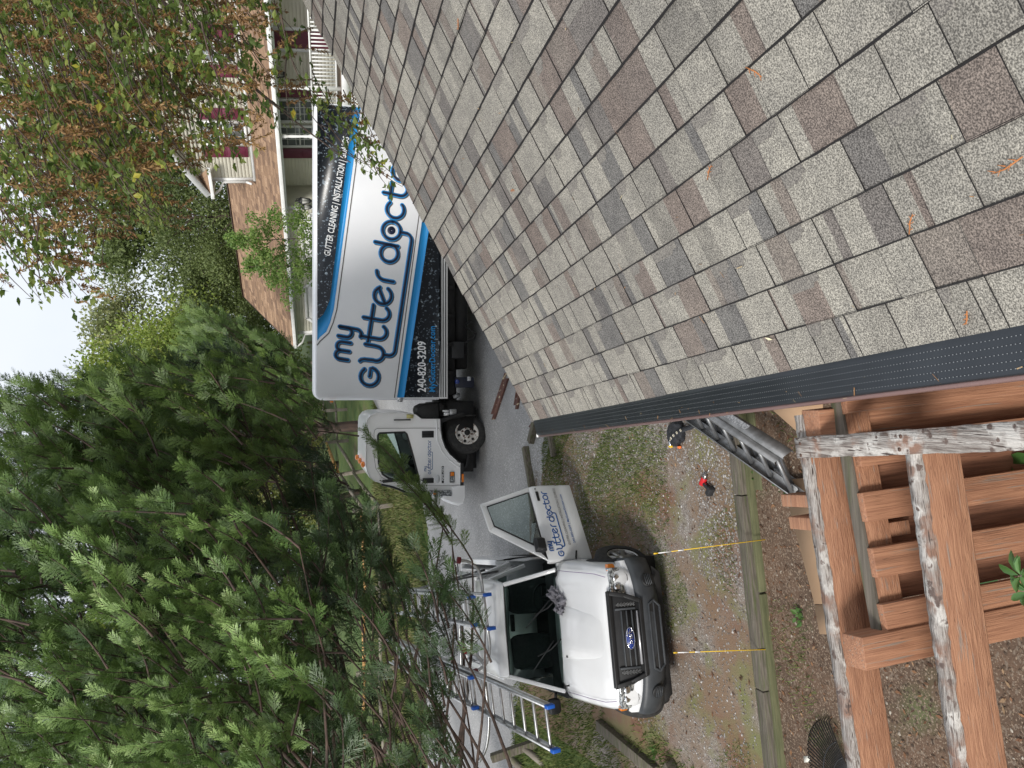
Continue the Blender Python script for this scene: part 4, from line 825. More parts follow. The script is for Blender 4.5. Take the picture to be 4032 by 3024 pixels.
# wheels
def wheel(x,y,z,r,wd,sg,parent,rim_r,nsp=7,steer=0,rim='alloy'):
    pr=[(0,rim_r),(.0,rim_r+.01),(.012,r*.86),(.03,r*.97),(wd*.5,r),(wd-.03,r*.97),(wd-.012,r*.86),(wd,rim_r+.01),(wd,rim_r)]
    cs,sn=math.cos(steer),math.sin(steer); tr=lambda a,b,c:(x+a*cs-b*sn,y+a*sn+b*cs,z+c)
    mb=MB(); N=36; rr=[[tr(q*math.cos(2*math.pi*i/N),sg*(wd/2-d),q*math.sin(2*math.pi*i/N)) for d,q in pr] for i in range(N+1)]
    mb.loft(rr,False,0,False); ty=parent.part('tyre',mb,M['rubber'],smooth=True)
    return ty,tr
def alloy(x,y,z,sg,R,parent,steer=0):
    cs,sn=math.cos(steer),math.sin(steer); tr=lambda a,b,c:(x+a*cs-b*sn,y+a*sn+b*cs,z+c)
    mb=MB(); N=28
    pr=[(R,.105),(R-.012,.112),(R-.02,.10),(R-.03,-.02)]
    mb.loft([[tr(q*math.cos(2*math.pi*i/N),sg*d,q*math.sin(2*math.pi*i/N)) for q,d in pr] for i in range(N+1)],False,0,False)
    mb.tube([tr(0,sg*.05,0),tr(0,sg*.095,0)],.055,14)
    for k in range(7):
        a=2*math.pi*k/7; b=.13
        q0=[tr(.05*math.cos(a+s*.5),sg*.092,.05*math.sin(a+s*.5)) for s in (-1,1)]; q1=[tr((R-.02)*math.cos(a+s*b),sg*.10,(R-.02)*math.sin(a+s*b)) for s in (-1,1)]
        q2=[tr((R-.02)*math.cos(a+s*b),sg*.06,(R-.02)*math.sin(a+s*b)) for s in (-1,1)]
        mb.add(q0+q1+q2,[(0,1,3,2),(2,3,5,4),(0,2,4),(1,5,3)])
    o=parent.part('rim',mb,M['alloy'],smooth=False); m2=MB(); m2.tube([tr(0,sg*.0,0),tr(0,sg*.03,0)],R-.03,20); parent.part('brake_disc',m2,M['chassis']); return o
for x,sg in ((0,1),(0,-1),(-3.0,1),(-3.0,-1)):
    st_=-.42 if x==0 else 0; yy=sg*(.80 if x==0 and sg==1 else .755)+(-.04 if x==0 and sg==-1 else 0)
    wheel(x,yy,.372,.372,.235,sg,pk_,.215,steer=st_); alloy(x,yy,.372,sg,.21,pk_,st_)
    mb=MB(); mb.tube([(x,sg*.50,.40),(x,sg*.8755 if x==0 else sg*.888,.40)],.44,32); pk_.part('wheel_arch',mb,M['chassis'])
mb=MB(); mb.box((-4.2,-.6,.3),(.55,.6,.52)); pk_.part('chassis_frame',mb,M['chassis'])
# door mirror passenger side
mb=MB(); mb.loft(blob(-.80,-.97,1.14,.05,.10,.085,0,4,8,0)); mb.tube([(-.80,-.80,1.10),(-.80,-.93,1.12)],.02,6); pk_.part('door_mirror',mb,M['black'],smooth=True)
mb=MB(); mb.tube([(-.40,-.66,1.08),(-.43,-.665,1.13)],[.012,.006],6); pk_.part('antenna_base',mb,M['black'])
# washer nozzles
for y in(.25,-.3):
    mb=MB(); mb.box((-.36,y-.012,1.10),(-.33,y+.012,1.112)); pk_.part('washer_nozzle',mb,M['black'])
# open driver door: local frame hinge at (-.66,.87), u along the door from the hinge, opened
DA=math.radians(64)   # angle from closed
hx,hy=-.64,.872
du=np.array([-math.cos(DA),math.sin(DA),0]); dn_=np.array([math.sin(DA),math.cos(DA),0])   # dn_: outer face normal (points forward-left)
def dp(u,z,o=0):
    lean=max(0,z-1.03)*-.30
    return np.array([hx,hy,.06])+du*u*1.05+dn_*(o+lean)+np.array([0,0,z*1.03])
def dpoly(mb,P,o0,o1,mi=0):
    n=len(P); mb.add([dp(u,z,o0) for u,z in P]+[dp(u,z,o1) for u,z in P],[tuple(range(n))[::-1],tuple(range(n,2*n))]+[(i,(i+1)%n,n+(i+1)%n,n+i) for i in range(n)],mi,.5)
mb=MB(); rr=[]
for u,dz in ((0.0,0),(.03,0),(1.06,0),(1.09,0)):
    e=-.012 if u in(0.0,1.09) else 0
    rr.append([dp(u,z,o+e) for z,o in ((.39,-.03),(.405,.006),(.55,.018),(.62,.012),(.66,.028),(.85,.034),(.98,.022),(1.035,.0),(1.03,-.05),(.9,-.075),(.45,-.075))])
mb.loft(rr,True); dr=pk_.part('open_door',mb,M['white'],bev=.004,label='open driver door with the blue lettering')
# window frame
mb=MB(); o1=[(.02,1.03),(.58,1.66),(.98,1.70),(1.085,1.03)]; i1=[(.17,1.05),(.63,1.59),(.92,1.625),(1.005,1.05)]
for i in range(3):
    P=[o1[i],o1[i+1],i1[i+1],i1[i]]; dpoly(mb,P,-.03,.004)
dpoly(mb,[(.02,1.03),(.17,1.045),(1.015,1.045),(1.085,1.03)],-.03,.002)
pk_.part('window_frame',mb,M['white'],parent=dr,bev=.006)
mb=MB()
mb.tube([dp(*q,.006) for q in i1+[i1[0]]],.011,6); dpoly(mb,[(.03,1.035),(.18,1.04),(.30,1.18)],.0,.008); pk_.part('window_seal',mb,M['black'],parent=dr)
mb=MB(); mb.add([dp(*q,-.012) for q in i1],[(0,1,2,3)]); pk_.part('window_glass',mb,M['glassthin'],parent=dr)
mb=MB(); c=dp(.20,1.13,.11); ex=du*.11; mb.loft([[c+du*a*s+np.array([0,0,b*s])+dn_*d for a,b in ((-.09,-.075),(.09,-.085),(.11,-.03),(.10,.07),(-.08,.08),(-.10,0))] for s,d in ((.8,-.05),(1,-.01),(1,.03),(.7,.07))]); mb.tube([dp(.12,1.07,.0),dp(.16,1.09,.08)],.022,6); pk_.part('mirror',mb,M['black'],parent=dr,bev=.006)
mb=MB(); dpoly(mb,[(.86,.925),(1.0,.925),(1.0,.965),(.86,.965)],.026,.038); pk_.part('handle',mb,M['black'],parent=dr,bev=.006); mb=MB(); c=dp(1.04,.955,.03); mb.tube([c,c+dn_*.006],.011,8); pk_.part('lock',mb,M['black'],parent=dr)
mb=MB(); dpoly(mb,[(.05,.42),(1.04,.42),(1.04,.98),(.05,.98)],-.085,-.074); pk_.part('door_card',mb,M['seat'],parent=dr)
# door lettering
lp,lq,ld=logo(); k=1.0/15.2
def dl_(a,b,h): return dp(.045+a*k*1.02,.80+b*k*1.05-a*k*.0,.034+h)
mb=strokes(lp+lq,.21,lambda a,b,h:dl_(a,b,h),0,.003); strokes([arc(9.25,.62,.12,0,360,10)],.14,dl_,0,.003,mb); pk_.part('door_logo',mb,M['medblue'],parent=dr)
mb=text_fit('GUTTER CLEANING | INSTALLATION | GUARDS',lambda a,b,h:dp(.19+a,.665+b,.0335+h),.0015,.84,.034); pk_.part('lettering',mb,M['greyline'],parent=dr)
mb=text_fit('240-820-3209 | MyGutterDoctor.com',lambda a,b,h:dp(.22+a,.585+b,.019+h),.002,.72,.03,bold=.012); pk_.part('lettering',mb,M['medblue'],parent=dr)
# door jamb, black checker pieces
mb=MB(); mb.box((-.70,.78,.45),(-.655,.85,1.0)); pk_.part('door_jamb',mb,M['white']); mb=MB(); mb.tube([(-.655,.83,.72),(-.60,.99,.72)],.012,6); pk_.part('door_check',mb,M['black'])
# rag on the hood
M['rag']=mat('grey_rag_cloth',(.15,.145,.165),.95,col2=(.2,.195,.22),scale=9,bump=.3,bscale=50)
rg=PO+pf*-.42+pl*.37+pu*1.095
t=Thing('rag','crumpled grey cloth rag lying on the hood against the windshield','rag',tuple(rg),np.array([pf,pl,pu]).T)
def crumple(sz,seed,fold=.05):
    r=random.Random(seed); n=26; V=[]; ph=[r.uniform(0,6.28) for _ in range(8)]
    for i in range(n):
        for j in range(n):
            a=(i/(n-1)-.5)*2; b=(j/(n-1)-.5)*2; rr_=max(abs(a),abs(b)); x=a*sz[0]*(1-.25*abs(b)+.12*math.sin(5*b+ph[0])); y=b*sz[1]*(1-.25*abs(a)+.15*math.sin(4*a+ph[1]))
            z=.035+.022*math.sin(5*a+3*math.sin(2*b+ph[2])+ph[3])+.018*math.sin(6*b+4*a+ph[4])+.006*math.sin(13*a-9*b+ph[5]); z*=(1-.75*rr_**3); z=max(z,.004); V.append((x+.02*math.sin(11*b+ph[6]),y+.02*math.sin(10*a+ph[7]),z))
    return V,[(i*n+j,(i+1)*n+j,(i+1)*n+j+1,i*n+j+1) for i in range(n-1) for j in range(n-1)]
mb=MB(); V,Fc=crumple((.15,.125),3); mb.add(V,Fc,0,.5); V,Fc=crumple((.10,.09),9); mb.add([(x-.10,y+.10,z*1.2+.01-.0*x+max(0,-x-.02)*.75) for x,y,z in V],Fc,0,.5); V,Fc=crumple((.08,.09),5); mb.add([(x+.04,y-.06,z*1.2+.03) for x,y,z in V],Fc,0,.5)
t.part('cloth',mb,M['rag'],smooth=True)
# ---------- ladder rack on the pickup (part of the pickup)
def hoop(pts,name='rack_hoop'):
    mb=MB(); P=[PO*0+np.array(p) for p in pts]; 
    # smooth by Catmull-Rom
    Q=[]; pp=[P[0]]+P+[P[-1]]
    for i in range(1,len(pp)-2):
        for s in np.linspace(0,1,7,endpoint=(i==len(pp)-3)):
            a,b,c,d=pp[i-1],pp[i],pp[i+1],pp[i+2]; Q.append(.5*((2*b)+(-a+c)*s+(2*a-5*b+4*c-d)*s*s+(-a+3*b-3*c+d)*s**3))
    mb.tube(Q,.022,8); o=pk_.part(name,mb,M['alu'],w=True,smooth=True); return o,Q
HY=10.15
def hp(X,Y,dy=0): return aty(X,Y,HY+dy)
h1,Q=hoop([hp(1803,2206),hp(1850,2215),hp(1890,2262),hp(1908,2400),hp(1927,2540),hp(1915,2610),hp(1880,2640)])
for q0,q1 in ((Q[0],Q[2]),):
    mb=MB(); mb.tube([q0+(q0-q1)*.3,q1],.046,8); pk_.part('rubber_tip',mb,M['redt'],parent=h1,w=True)
h2,Q2=hoop([hp(1822,2562,-.2),hp(1862,2568,-.2),hp(1905,2620,-.2),hp(1912,2700,-.2),hp(1925,2830,-.2),hp(1915,2940,-.2),hp(1885,3000,-.2)])
mb=MB(); mb.tube([Q2[0],Q2[0]*.0+Q2[3]],.046,8); pk_.part('rubber_tip',mb,M['redt'],parent=h2,w=True)
h3,Q3=hoop([hp(1868,2640,-.35),hp(1880,2665,-.35),hp(1900,2672,-.3),hp(1912,2700,-.25)]); mb=MB(); mb.tube([Q3[0]-(Q3[3]-Q3[0])*.2,Q3[5]],.046,8); pk_.part('rubber_tip',mb,M['redt'],parent=h3,w=True)
h4,Q4=hoop([aty(1775,2205,11.6),aty(1800,2235,11.6),aty(1806,2400,11.6),aty(1815,2620,11.6),aty(1800,2700,11.6)]); 
mb=MB()
for (a,b) in ((aty(1890,2262,HY),aty(1806,2235+20,11.6)),(aty(1915,2610,HY),aty(1815,2560,11.6))): mb.bar(a,b,.04,.04)
pk_.part('rack_rail',mb,M['alu'],w=True)
for p in (aty(1892,2300,HY),aty(1918,2560,HY),aty(1808,2300,11.6),aty(1813,2560,11.6)):
    q=p.copy(); q[2]=PO[2]+1.2-(q[1]-PO[1])*-.124; mb=MB(); mb.bar(p,q if q[2]<p[2] else p-[0,0,.3],.045,.045); pk_.part('rack_leg',mb,M['alu'],w=True)
# ---------- extension ladders lying on the rack
def ext_ladder(name,label,L0,L1,R0_,R1_,shift,capmat,nr=11,drop=.06):
    "L0/R0_: near ends of the two rails, L1/R1_: far ends"
    L0,L1,R0_,R1_=[np.array(v,float) for v in (L0,L1,R0_,R1_)]
    d=(L1-L0+R1_-R0_)/2; ln=np.linalg.norm(d); d/=ln; s=(R0_-L0); s-=d*np.dot(s,d); wd_=np.linalg.norm(s); s/=wd_; u=np.cross(s,d); u=u if u[2]>0 else -u
    t=Thing(name,label,'ladder',tuple(L0),group='aluminium ladders on the pickup rack')
    for sec,(sh,up_,w2) in enumerate(((0,0,wd_),(shift,drop,wd_-.06))):
        o=L0+d*sh+u*up_+s*(wd_-w2)/2
        for k in (0,1):
            a=o+s*w2*k; pr=[(0,-.04),(0,.04),(.028,.04),(.028,.036),(.004,.036),(.004,-.036),(.028,-.036),(.028,-.04)]; ss=s*(1 if k==0 else -1)
            mb=MB(); mb.loft([[p+ss*x+u*y for x,y in pr] for p in (a,a+d*(ln-sh*(1 if sec else 0)))]); t.part('rail',mb,M['alu'],w=True)
            for p in ((a,) ):
                mb=MB(); mb.box((-.02,-.02,-.045),(.055,.02,.045),M=(np.array([d,np.cross(u,d),u]).T,p+ss*.014)); t.part('end_cap',mb,M['blue'],w=True,bev=.006)
        n=int((ln-sh)/.305)
        for i in range(n):
            p=o+d*(.12+.305*i); mb=MB(); mb.bar(p,p+s*w2,.034,.026,up=u); t.part('rung',mb,M['alu'],w=True,bev=.006)
    return t
lz=CAMZ
ext_ladder('extension_ladder','long aluminium ladder with blue end caps overhanging the passenger side of the pickup hood',atz(2166,2777,lz-2.2),atz(1540,2490,lz-1.22),atz(2188,2961,lz-2.2),atz(1552,2625,lz-1.22),2.1,M['blue'])
ext_ladder('extension_ladder','shorter aluminium ladder with blue end caps lying above the pickup cab roof',atz(1920,2337,lz-2.0),atz(1578,2306,lz-1.3),atz(1937,2479,lz-2.0),atz(1578,2423,lz-1.3),.35,M['blue'])
# black folding stabiliser bars beside the short ladder
t=Thing('ladder_stabilizer','black metal ladder stabilizer arms with bolts lying along the driver side of the rack','stabilizer',tuple(aty(1890,2260,10.4)))
for (a,b,w_) in ((aty(1905,2245,10.2),aty(1640,2320,12.6),.05),(aty(1958,2250,10.0),aty(1760,2290,11.6),.045)):
    mb=MB(); mb.bar(a,b,.03,w_); t.part('arm',mb,M['black'],w=True,bev=.006)
for X,Y in ((1838,2252),(1853,2252),(1865,2254),(1815,2270)):
    p=aty(X,Y,10.25); mb=MB(); mb.tube([p-[0,.02,0],p-[0,.045,0]],.014,8); t.part('bolt',mb,M['chrome'],w=True)
# ================= BOX TRUCK
TF=-RT; TU=np.array([.083,0,.9966]); TU/=np.linalg.norm(TU); TL=np.cross(TU,TF); TL=TL if TL[1]<0 else -TL    # TL: towards the camera
TO=atd(1918,1704,15.0)
tk=Thing('box_truck','white box truck side on with black and blue gutter company graphics, parked on the road','box truck',tuple(TO),np.array([TF,-TL,TU]).T)
# local: x forward, y away from the camera, z up
def sd2(X,Y,off=0.):
    o=TO+TL*off; v=ray(X,Y); t=np.dot(o-C0,TL)/np.dot(v,TL); q=C0+v*t-TO; return q@TF,q@TU
BO=.10   # box side is proud of the cab side by this
def bs(X,Y): return sd2(X,Y,BO+.0)
def z2(x,y): return bs(1200+.6629*x,900+.6629*y)
xf,zt_=bs(1240,1577); _,zb_=bs(1725,1560); xr=xf-5.45; zt_=bs(1238,1300)[1]; zb_=bs(1733,1300)[1]
BW=2.25
mb=MB(); rr=[]
# box with rounded front top and vertical front corners
def boxring(x,ins,zin): 
    y0,y1=-BO+ins,-BO+BW-ins; z0,z1=zb_,zt_-zin; r=.06
    P=[(y0,z0),(y0,z1-r),(y0+r*.3,z1-r*.3),(y0+r,z1),(y1-r,z1),(y1-r*.3,z1-r*.3),(y1,z1-r),(y1,z0)]; return [(x,y,z) for y,z in P]
mb.loft([boxring(xr,0,0),boxring(xf-.16,0,0),boxring(xf-.09,.012,.012),boxring(xf-.03,.05,.05),boxring(xf,.13,.12)]); bx_=tk.part('cargo_box',mb,M['boxwhite'],smooth=False,bev=.012)
def bp(x,z,h): return np.array([x,-BO-h,z])
# bottom rails
mb=MB(); z1=zb_; zlow=bs(1763,1300)[1]
mb.box((xr,-BO-.004,zlow),(xf-.02,-BO+BW+.004,z1-.0)); tk.part('side_rail',mb,M['whitep'],bev=.01,parent=bx_)
mb=MB()
for f in (.28,.62,.9): zz=zlow+(z1-zlow)*f; mb.box((xr,-BO-.0075,zz-.010),(xf-.05,-BO+.01,zz+.010))
tk.part('black_strip',mb,M['black'],parent=bx_)
# graphics ------------------------------------------------------
def poly(P,h,mt,name):
    mb=MB(); n=len(P); V=[bp(x,z,h) for x,z in P]+[bp(x,z,0) for x,z in P]
    mb.add(V,[tuple(range(n))]+[(i,(i+1)%n,n+(i+1)%n,n+i) for i in range(n)],0,.5); return tk.part(name,mb,mt,parent=bx_)
ztop=zt_-.05; xrr=xr+.03
def lin(p,q,x): return p[1]+(q[1]-p[1])*(x-p[0])/(q[0]-p[0])
A1=z2(130,490);B1=z2(235,0)              # boundary black / blue (upper band)
A2=z2(160,560);B2=z2(262,0)
# at zoom3 (y=200) the band spans x 345..390
b1=bs(1200+.5424*332,400+.5424*200); b2=bs(1200+.5424*385,400+.5424*200)
A1=z2(150,420); A2=z2(172,480)
up_black=[(z2(0,560)[0],ztop),z2(75,545),z2(110,510),z2(128,475),A1,(xrr,lin(A1,b1,xrr)),(xrr,ztop)]
poly(up_black,.002,M['vblack'],'black_panel')
up_blue=[(z2(0,665)[0],ztop)]+[z2(90,645),z2(128,612),z2(150,560),A2,(xrr,lin(A2,b2,xrr)),(xrr,lin(A1,b1,xrr)),A1,z2(128,475),z2(110,510),z2(75,545),(z2(0,560)[0],ztop)]
poly(up_blue,.003,M['bandblue'],'blue_band')
off=lambda P,d:[(x,z-d) for x,z in P]
pl_=[(z2(0,690)[0],ztop),z2(92,668),z2(142,622),z2(168,560),(A2[0],A2[1]-.055),(xrr,lin(A2,b2,xrr)-.055)]
mb=strokes([pl_],.02,lambda a,b,h:bp(a,b,h),0,.003); tk.part('pinstripe',mb,M['greyline'],parent=bx_)
xfr=z2(600,1003)[0]
c1=z2(548,1003);c2=z2(690,0); e1=z2(590,1003); e2=z2(738,0)
poly([(xfr,c1[1]),(xfr,e1[1]),(xrr,lin(e1,e2,xrr)),(xrr,lin(c1,c2,xrr))],.003,M['bandblue'],'blue_band')
zbt=bs(1731,1300)[1]+.01
poly([(xfr,e1[1]),(xfr,zbt),(xrr,zbt),(xrr,max(zbt,lin(e1,e2,xrr)))] if lin(e1,e2,xrr)>zbt else [(xfr,e1[1]),(xfr,zbt),(xrr,zbt),(xrr,lin(e1,e2,xrr))],.002,M['vblack'],'black_panel')
g1=z2(533,1003);g2=z2(668,0); mb=strokes([[g1,(xrr,lin(g1,g2,xrr))]],.018,lambda a,b,h:bp(a,b,h),0,.003); tk.part('pinstripe',mb,M['greyline'],parent=bx_)
# big logo : design a runs to the rear (reading right), slanting down
org=z2(436,948); a1_=z2(436+.152*800,148); ua=(np.array(a1_)-np.array(org))/8.0; ub=np.array([-ua[1],ua[0]])*-1
ub=ub if ub[1]>0 else -ub
def lg(a,b,h): 
    q=np.array(org)+ua*a+ub*b*1.0; return bp(q[0],q[1],h)
sh=lambda a,b,h: lg(a-.05,b-.06,h)
mb=strokes(lp+lq,.25,sh,0,.0035); tk.part('logo_shadow',mb,M['greyline'],parent=bx_)
mb=strokes(lp+lq,.255,lg,0,.0045); tk.part('logo_outline',mb,M['bandblue'],parent=bx_)
mb=strokes(lp+lq,.145,lg,0,.0058); strokes([arc(9.25,.62,.13,0,360,14)],.22,lg,0,.0058,mb); tk.part('logo_letters',mb,M['dkblue'],parent=bx_)
# text lines
def tline(s,p0,p1,hgt,mt,name,sh_=0,bold=0):
    p0=np.array(p0);p1=np.array(p1);d=p1-p0;L_=np.linalg.norm(d);d/=L_;u=np.array([-d[1],d[0]]);u=u if u[1]>0 else -u
    mb=text_fit(s,lambda a,b,h:bp(*(p0+d*a+u*b),h),.0045,L_,hgt,sh_,bold); tk.part(name,mb,mt,parent=bx_)
tline('240-820-3209',z2(718,972),z2(718,670),abs(z2(668,900)[1]-z2(718,900)[1]),M['lettw'],'phone_number',0,.02)
tline('MyGutterDoctor.com',z2(774,972),z2(774,580),abs(z2(738,900)[1]-z2(774,900)[1])*1.0,M['bandblue'],'web_address',0,.015)
q3=lambda x,y:bs(1200+.5424*x,400+.5424*y)
tline('GUTTER CLEANING | INSTALLATION | GUARDS',q3(183,1125),q3(322,262),abs(q3(133,1100)[1]-q3(180,1100)[1]),M['lettw'],'slogan',.12,.012)
mb=MB(); x_,z_=bs(1575,1570); mb.box((x_-.02,-BO-.004,z_-.05),(x_+.06,-BO+.01,z_+.05)); tk.part('reflector_patch',mb,M['alu'],parent=bx_)
mb=MB(); x_,z_=bs(1306,1585); mb.box((x_-.03,-BO+.02,z_-.03),(x_+.0,-BO+.06,z_+.03)); tk.part('marker_lamp',mb,M['amber'],parent=bx_,bev=.006)
# cab ------------------------------------------------------------
q6=lambda x,y: sd2(1300+.3616*x,1400+.3616*y,0.)
CW=1.98
outer=[q6(388,700),q6(395,640)[0:2],q6(445,615)]
roofp=[q6(*p) for p in [(1195,690),(1000,690),(930,640),(720,615),(500,625),(440,650),(400,700),(388,760),(386,1180),(400,1260),(430,1330),(480,1370),(560,1395),(700,1425),(880,1500),(930,1518),(1100,1530),(1330,1530)]]
front=[q6(1330,1530)]
# door/side profile incl. wheel arch
arch=[q6(*p) for p in [(1418,1415),(1420,1165),(1385,1150),(1300,1075),(1250,1000),(1215,900),(1205,810),(1200,700)]]
prof_=roofp+arch
mb=MB(); n=len(prof_)
def crn(y): return y
nr=[(0.0,1.0),(.03,1),(CW-.03,1),(CW,1)]
cx=sum(p[0] for p in roofp)/len(roofp); cz=sum(p[1] for p in roofp)/len(roofp)
def ringc(y,k): return [((p[0]-cx)*k+cx,y,(p[1]-cz)*k+cz) for p in prof_]
mb.loft([ringc(.035,.972),ringc(.012,.992),ringc(.0,1.0) if False else ringc(.004,.998),ringc(.06,1.0),ringc(CW-.06,1.0),ringc(CW-.004,.998),ringc(CW,.975)],True,0,False)
# side faces around the window opening (both sides)
win=[q6(*p) for p in [(535,845),(520,870),(520,1010),(530,1180),(570,1290),(640,1340),(760,1360),(965,1380),(970,1350),(900,1080),(835,855),(815,835)]]
def fill(outer_,inner_,y):
    import mathutils
    bmv=[Vector((a,b,0)) for a,b in outer_]; inv=[Vector((a,b,0)) for a,b in inner_]
    tri=mathutils.geometry.tessellate_polygon([bmv,inv]); V=[(v.x,y,v.y) for v in bmv+inv]; return V,[tuple(t) for t in tri]
small=[((p[0]-cx)*.972+cx,(p[1]-cz)*.972+cz) for p in prof_]
for y in (.035,CW-.035):
    V,Fc=fill(small,win,y); mb.add(V,Fc,0,.5)
cab=tk.part('cab',mb,M['cabw'])
# raised door skin with window hole
door=[q6(*p) for p in [(480,845),(490,810),(515,795),(1190,792),(1200,830),(1215,900),(1250,1000),(1300,1078),(1385,1155),(1412,1175),(1412,1405),(1330,1415),(1000,1412),(900,1400),(760,1378),(630,1360),(560,1325),(500,1230),(480,1100)]]
V,Fc=fill(door,win,.018); mb=MB(); mb.add(V,Fc,0,.5); n=len(door); mb.add([(a,.018,b) for a,b in door]+[(a,.05,b) for a,b in door],[(i,(i+1)%n,n+(i+1)%n,n+i) for i in range(n)],0,.5); dr_=tk.part('door',mb,M['cabw'])
mb=MB(); mb.tube([(a,.0225,b) for a,b in door+[door[0]]],.006,4,cap=False); tk.part('door_seam',mb,M['greyline'],parent=dr_)
for y_ in (.02,CW-.02): mb=MB(); mb.tube([(a,y_,b) for a,b in win+[win[0]]],.02,6,cap=False); tk.part('window_seal',mb,M['black'],parent=dr_ if y_<1 else cab)
mb=MB(); mb.add([(a,.03,b) for a,b in win],[tuple(range(len(win)))],0,.5); tk.part('window_glass',mb,M['glassthin'],parent=dr_)
mb=MB(); mb.add([(a,CW-.03,b) for a,b in win],[tuple(range(len(win)))],0,.5); tk.part('far_window_glass',mb,M['glassthin'],parent=cab)
# crease below the window to the arch
cr=[q6(*p) for p in [(1160,700),(1165,860),(1172,930),(1215,1040),(1290,1130),(1370,1195),(1412,1215)]]
mb=MB(); mb.tube([(a,.012,b) for a,b in cr],.016,6); tk.part('body_crease',mb,M['cabw'],parent=cab,smooth=True)
# black arch liner
ar=[q6(*p) for p in [(1205,700),(1210,810),(1222,900),(1257,995),(1307,1070),(1390,1145),(1425,1165)]]
mb=MB(); mb.tube([(a,.02,b) for a,b in ar],.02,6); tk.part('arch_trim',mb,M['black'],parent=cab)
mb=MB(); w0=q6(1520,850); mb.box((w0[0]-.62,.12,w0[1]-.1),(w0[0]+.75,CW-.12,w0[1]+.42)); mb.box((w0[0]-.5,.3,w0[1]-.2),(w0[0]+.7,CW-.3,w0[1]+.0)); tk.part('wheel_well',mb,M['chassis'],parent=cab)
# windscreen
ws=[q6(660,1412),q6(880,1490)]; ws0=q6(560,1398)
mb=MB(); mb.add([(ws0[0]+.012,.12,ws0[1]),(ws0[0]+.012,CW-.12,ws0[1]),(ws[1][0]+.02,CW-.05,ws[1][1]-.02),(ws[1][0]+.02,.05,ws[1][1]-.02)],[(0,1,2,3)],0,.5); tk.part('windshield',mb,M['glass'],parent=cab)
mb=MB(); mb.tube([(q6(560,1400)[0]+.01,.03,q6(560,1400)[1]),(q6(700,1440)[0],.03,q6(700,1440)[1]),(q6(910,1515)[0]+.02,.02,q6(910,1515)[1])],.022,6); tk.part('windshield_edge',mb,M['black'],parent=cab)
mb=MB(); a=q6(840,1485);b=q6(930,1530); mb.tube([(a[0]+.06,.15,a[1]+.05),(b[0]+.05,.2,b[1]-.0)],.012,5); mb.tube([(b[0]+.05,.2,b[1]),(b[0]+.06,.9,b[1]+.0)],.012,5); tk.part('wiper',mb,M['black'],parent=cab)
# handle, lamps, badge strip, rear pillar slot, sticker
def cbox(name,x0,x1,y0,y1,mt,d=.03,par=None,bv=.004,base=.018):
    (a,b),(c,d2)=q6(x0,y0),q6(x1,y1); mb=MB(); mb.box((min(a,c),base-d,min(b,d2)),(max(a,c),base+.01,max(b,d2))); return tk.part(name,mb,mt,parent=par,bev=bv)
h=cbox('door_handle',1000,1130,822,893,M['black'],.008,dr_,.006); cbox('handle_grip',1008,1122,850,866,M['chassis'],.014,dr_)
sl_=cbox('side_lamp',1303,1356,1266,1382,M['black'],.02,dr_,.008); cbox('side_lamp_amber',1310,1350,1270,1310,M['amber'],.026,sl_); cbox('side_lamp_clear',1310,1350,1316,1376,M['lens'],.026,sl_)
cbox('step_panel',1418,1455,1170,1412,M['black'],.012,cab,.004); cbox('side_marker',1433,1456,1290,1378,M['amber'],.022,cab)
bd=cbox('badge_strip',1216,1240,1205,1390,M['black'],.006,dr_)
c0=q6(1238,1365); mb=text_fit('NPR-HD',lambda a,b,h:np.array([c0[0]-a,.0105-h,c0[1]+b]),.0015,abs(q6(0,1365)[0]-q6(0,1210)[0]),.036,.15,.02); tk.part('badge_text',mb,M['lettw'],parent=bd)
cbox('sticker',833,907,643,683,mat('yellow_sticker',(.55,.5,.2),.6),.006,cab,0,.005); cbox('pillar_slot',695,876,695,706,M['black'],.006,cab,0,.005)
mb=MB(); e=q6(1172,1345); mb.loft([[(e[0]+.085*math.cos(a),.016-h,e[1]+.045*math.sin(a)) for a in np.linspace(0,6.28,17)[:-1]] for h in (0,.002)]); tk.part('oval_patch',mb,mat('oval_patch',(.6,.61,.62),.4),parent=dr_)
# small logo on the cab door
o0=q6(1100,1292); kk=abs(q6(1100,1292)[0]-q6(1100,930)[0])/13.9
cl_=lambda a,b,h: np.array([o0[0]-a*kk,.018-h,o0[1]+b*kk*1.02])
mb=strokes(lp+lq,.2,cl_,0,.002); strokes([arc(9.25,.62,.12,0,360,10)],.14,cl_,0,.002,mb); tk.part('door_logo',mb,M['medblue'],parent=dr_)
# mirror, headlight, bumper, roof lamps
mb=MB(); a=q6(1060,1355); mb.box((a[0]-.045,-.13,a[1]-.10),(a[0]+.045,-.02,a[1]+.10)); mb.tube([(a[0],-.03,a[1]+.09),(a[0],.02,a[1]+.12)],.012,5); tk.part('door_mirror',mb,M['black'],bev=.015)
mb=MB(); a=q6(560,1360); b=q6(870,1340); mb.bar((a[0],-.18+.02,a[1]),(b[0]-.02,-.16,b[1]),.10,.05); mb.tube([(a[0],.02,a[1]+.03),(a[0],-.16,a[1])],.012,5); tk.part('mirror_arm',mb,M['black'],bev=.015)
P=[q6(*p) for p in [(1065,1470),(1100,1465),(1320,1460),(1330,1500),(1320,1534),(1140,1534),(1085,1515)]]
for y0,y1 in ((-.003,.22),(CW-.22,CW+.003)):
    mb=MB(); mb.prism([(a+.006,b) for a,b in P],y0,y1,lambda a,b,t:(a,t,b)); hl=tk.part('headlight',mb,M['lens'],bev=.01)
    if y0<1:
        a=q6(1140,1505); mb=MB(); mb.box((a[0]-.02,-.008,a[1]-.03),(a[0]+.02,.03,a[1]+.03)); tk.part('bulb',mb,M['amber'],parent=hl,bev=.008)
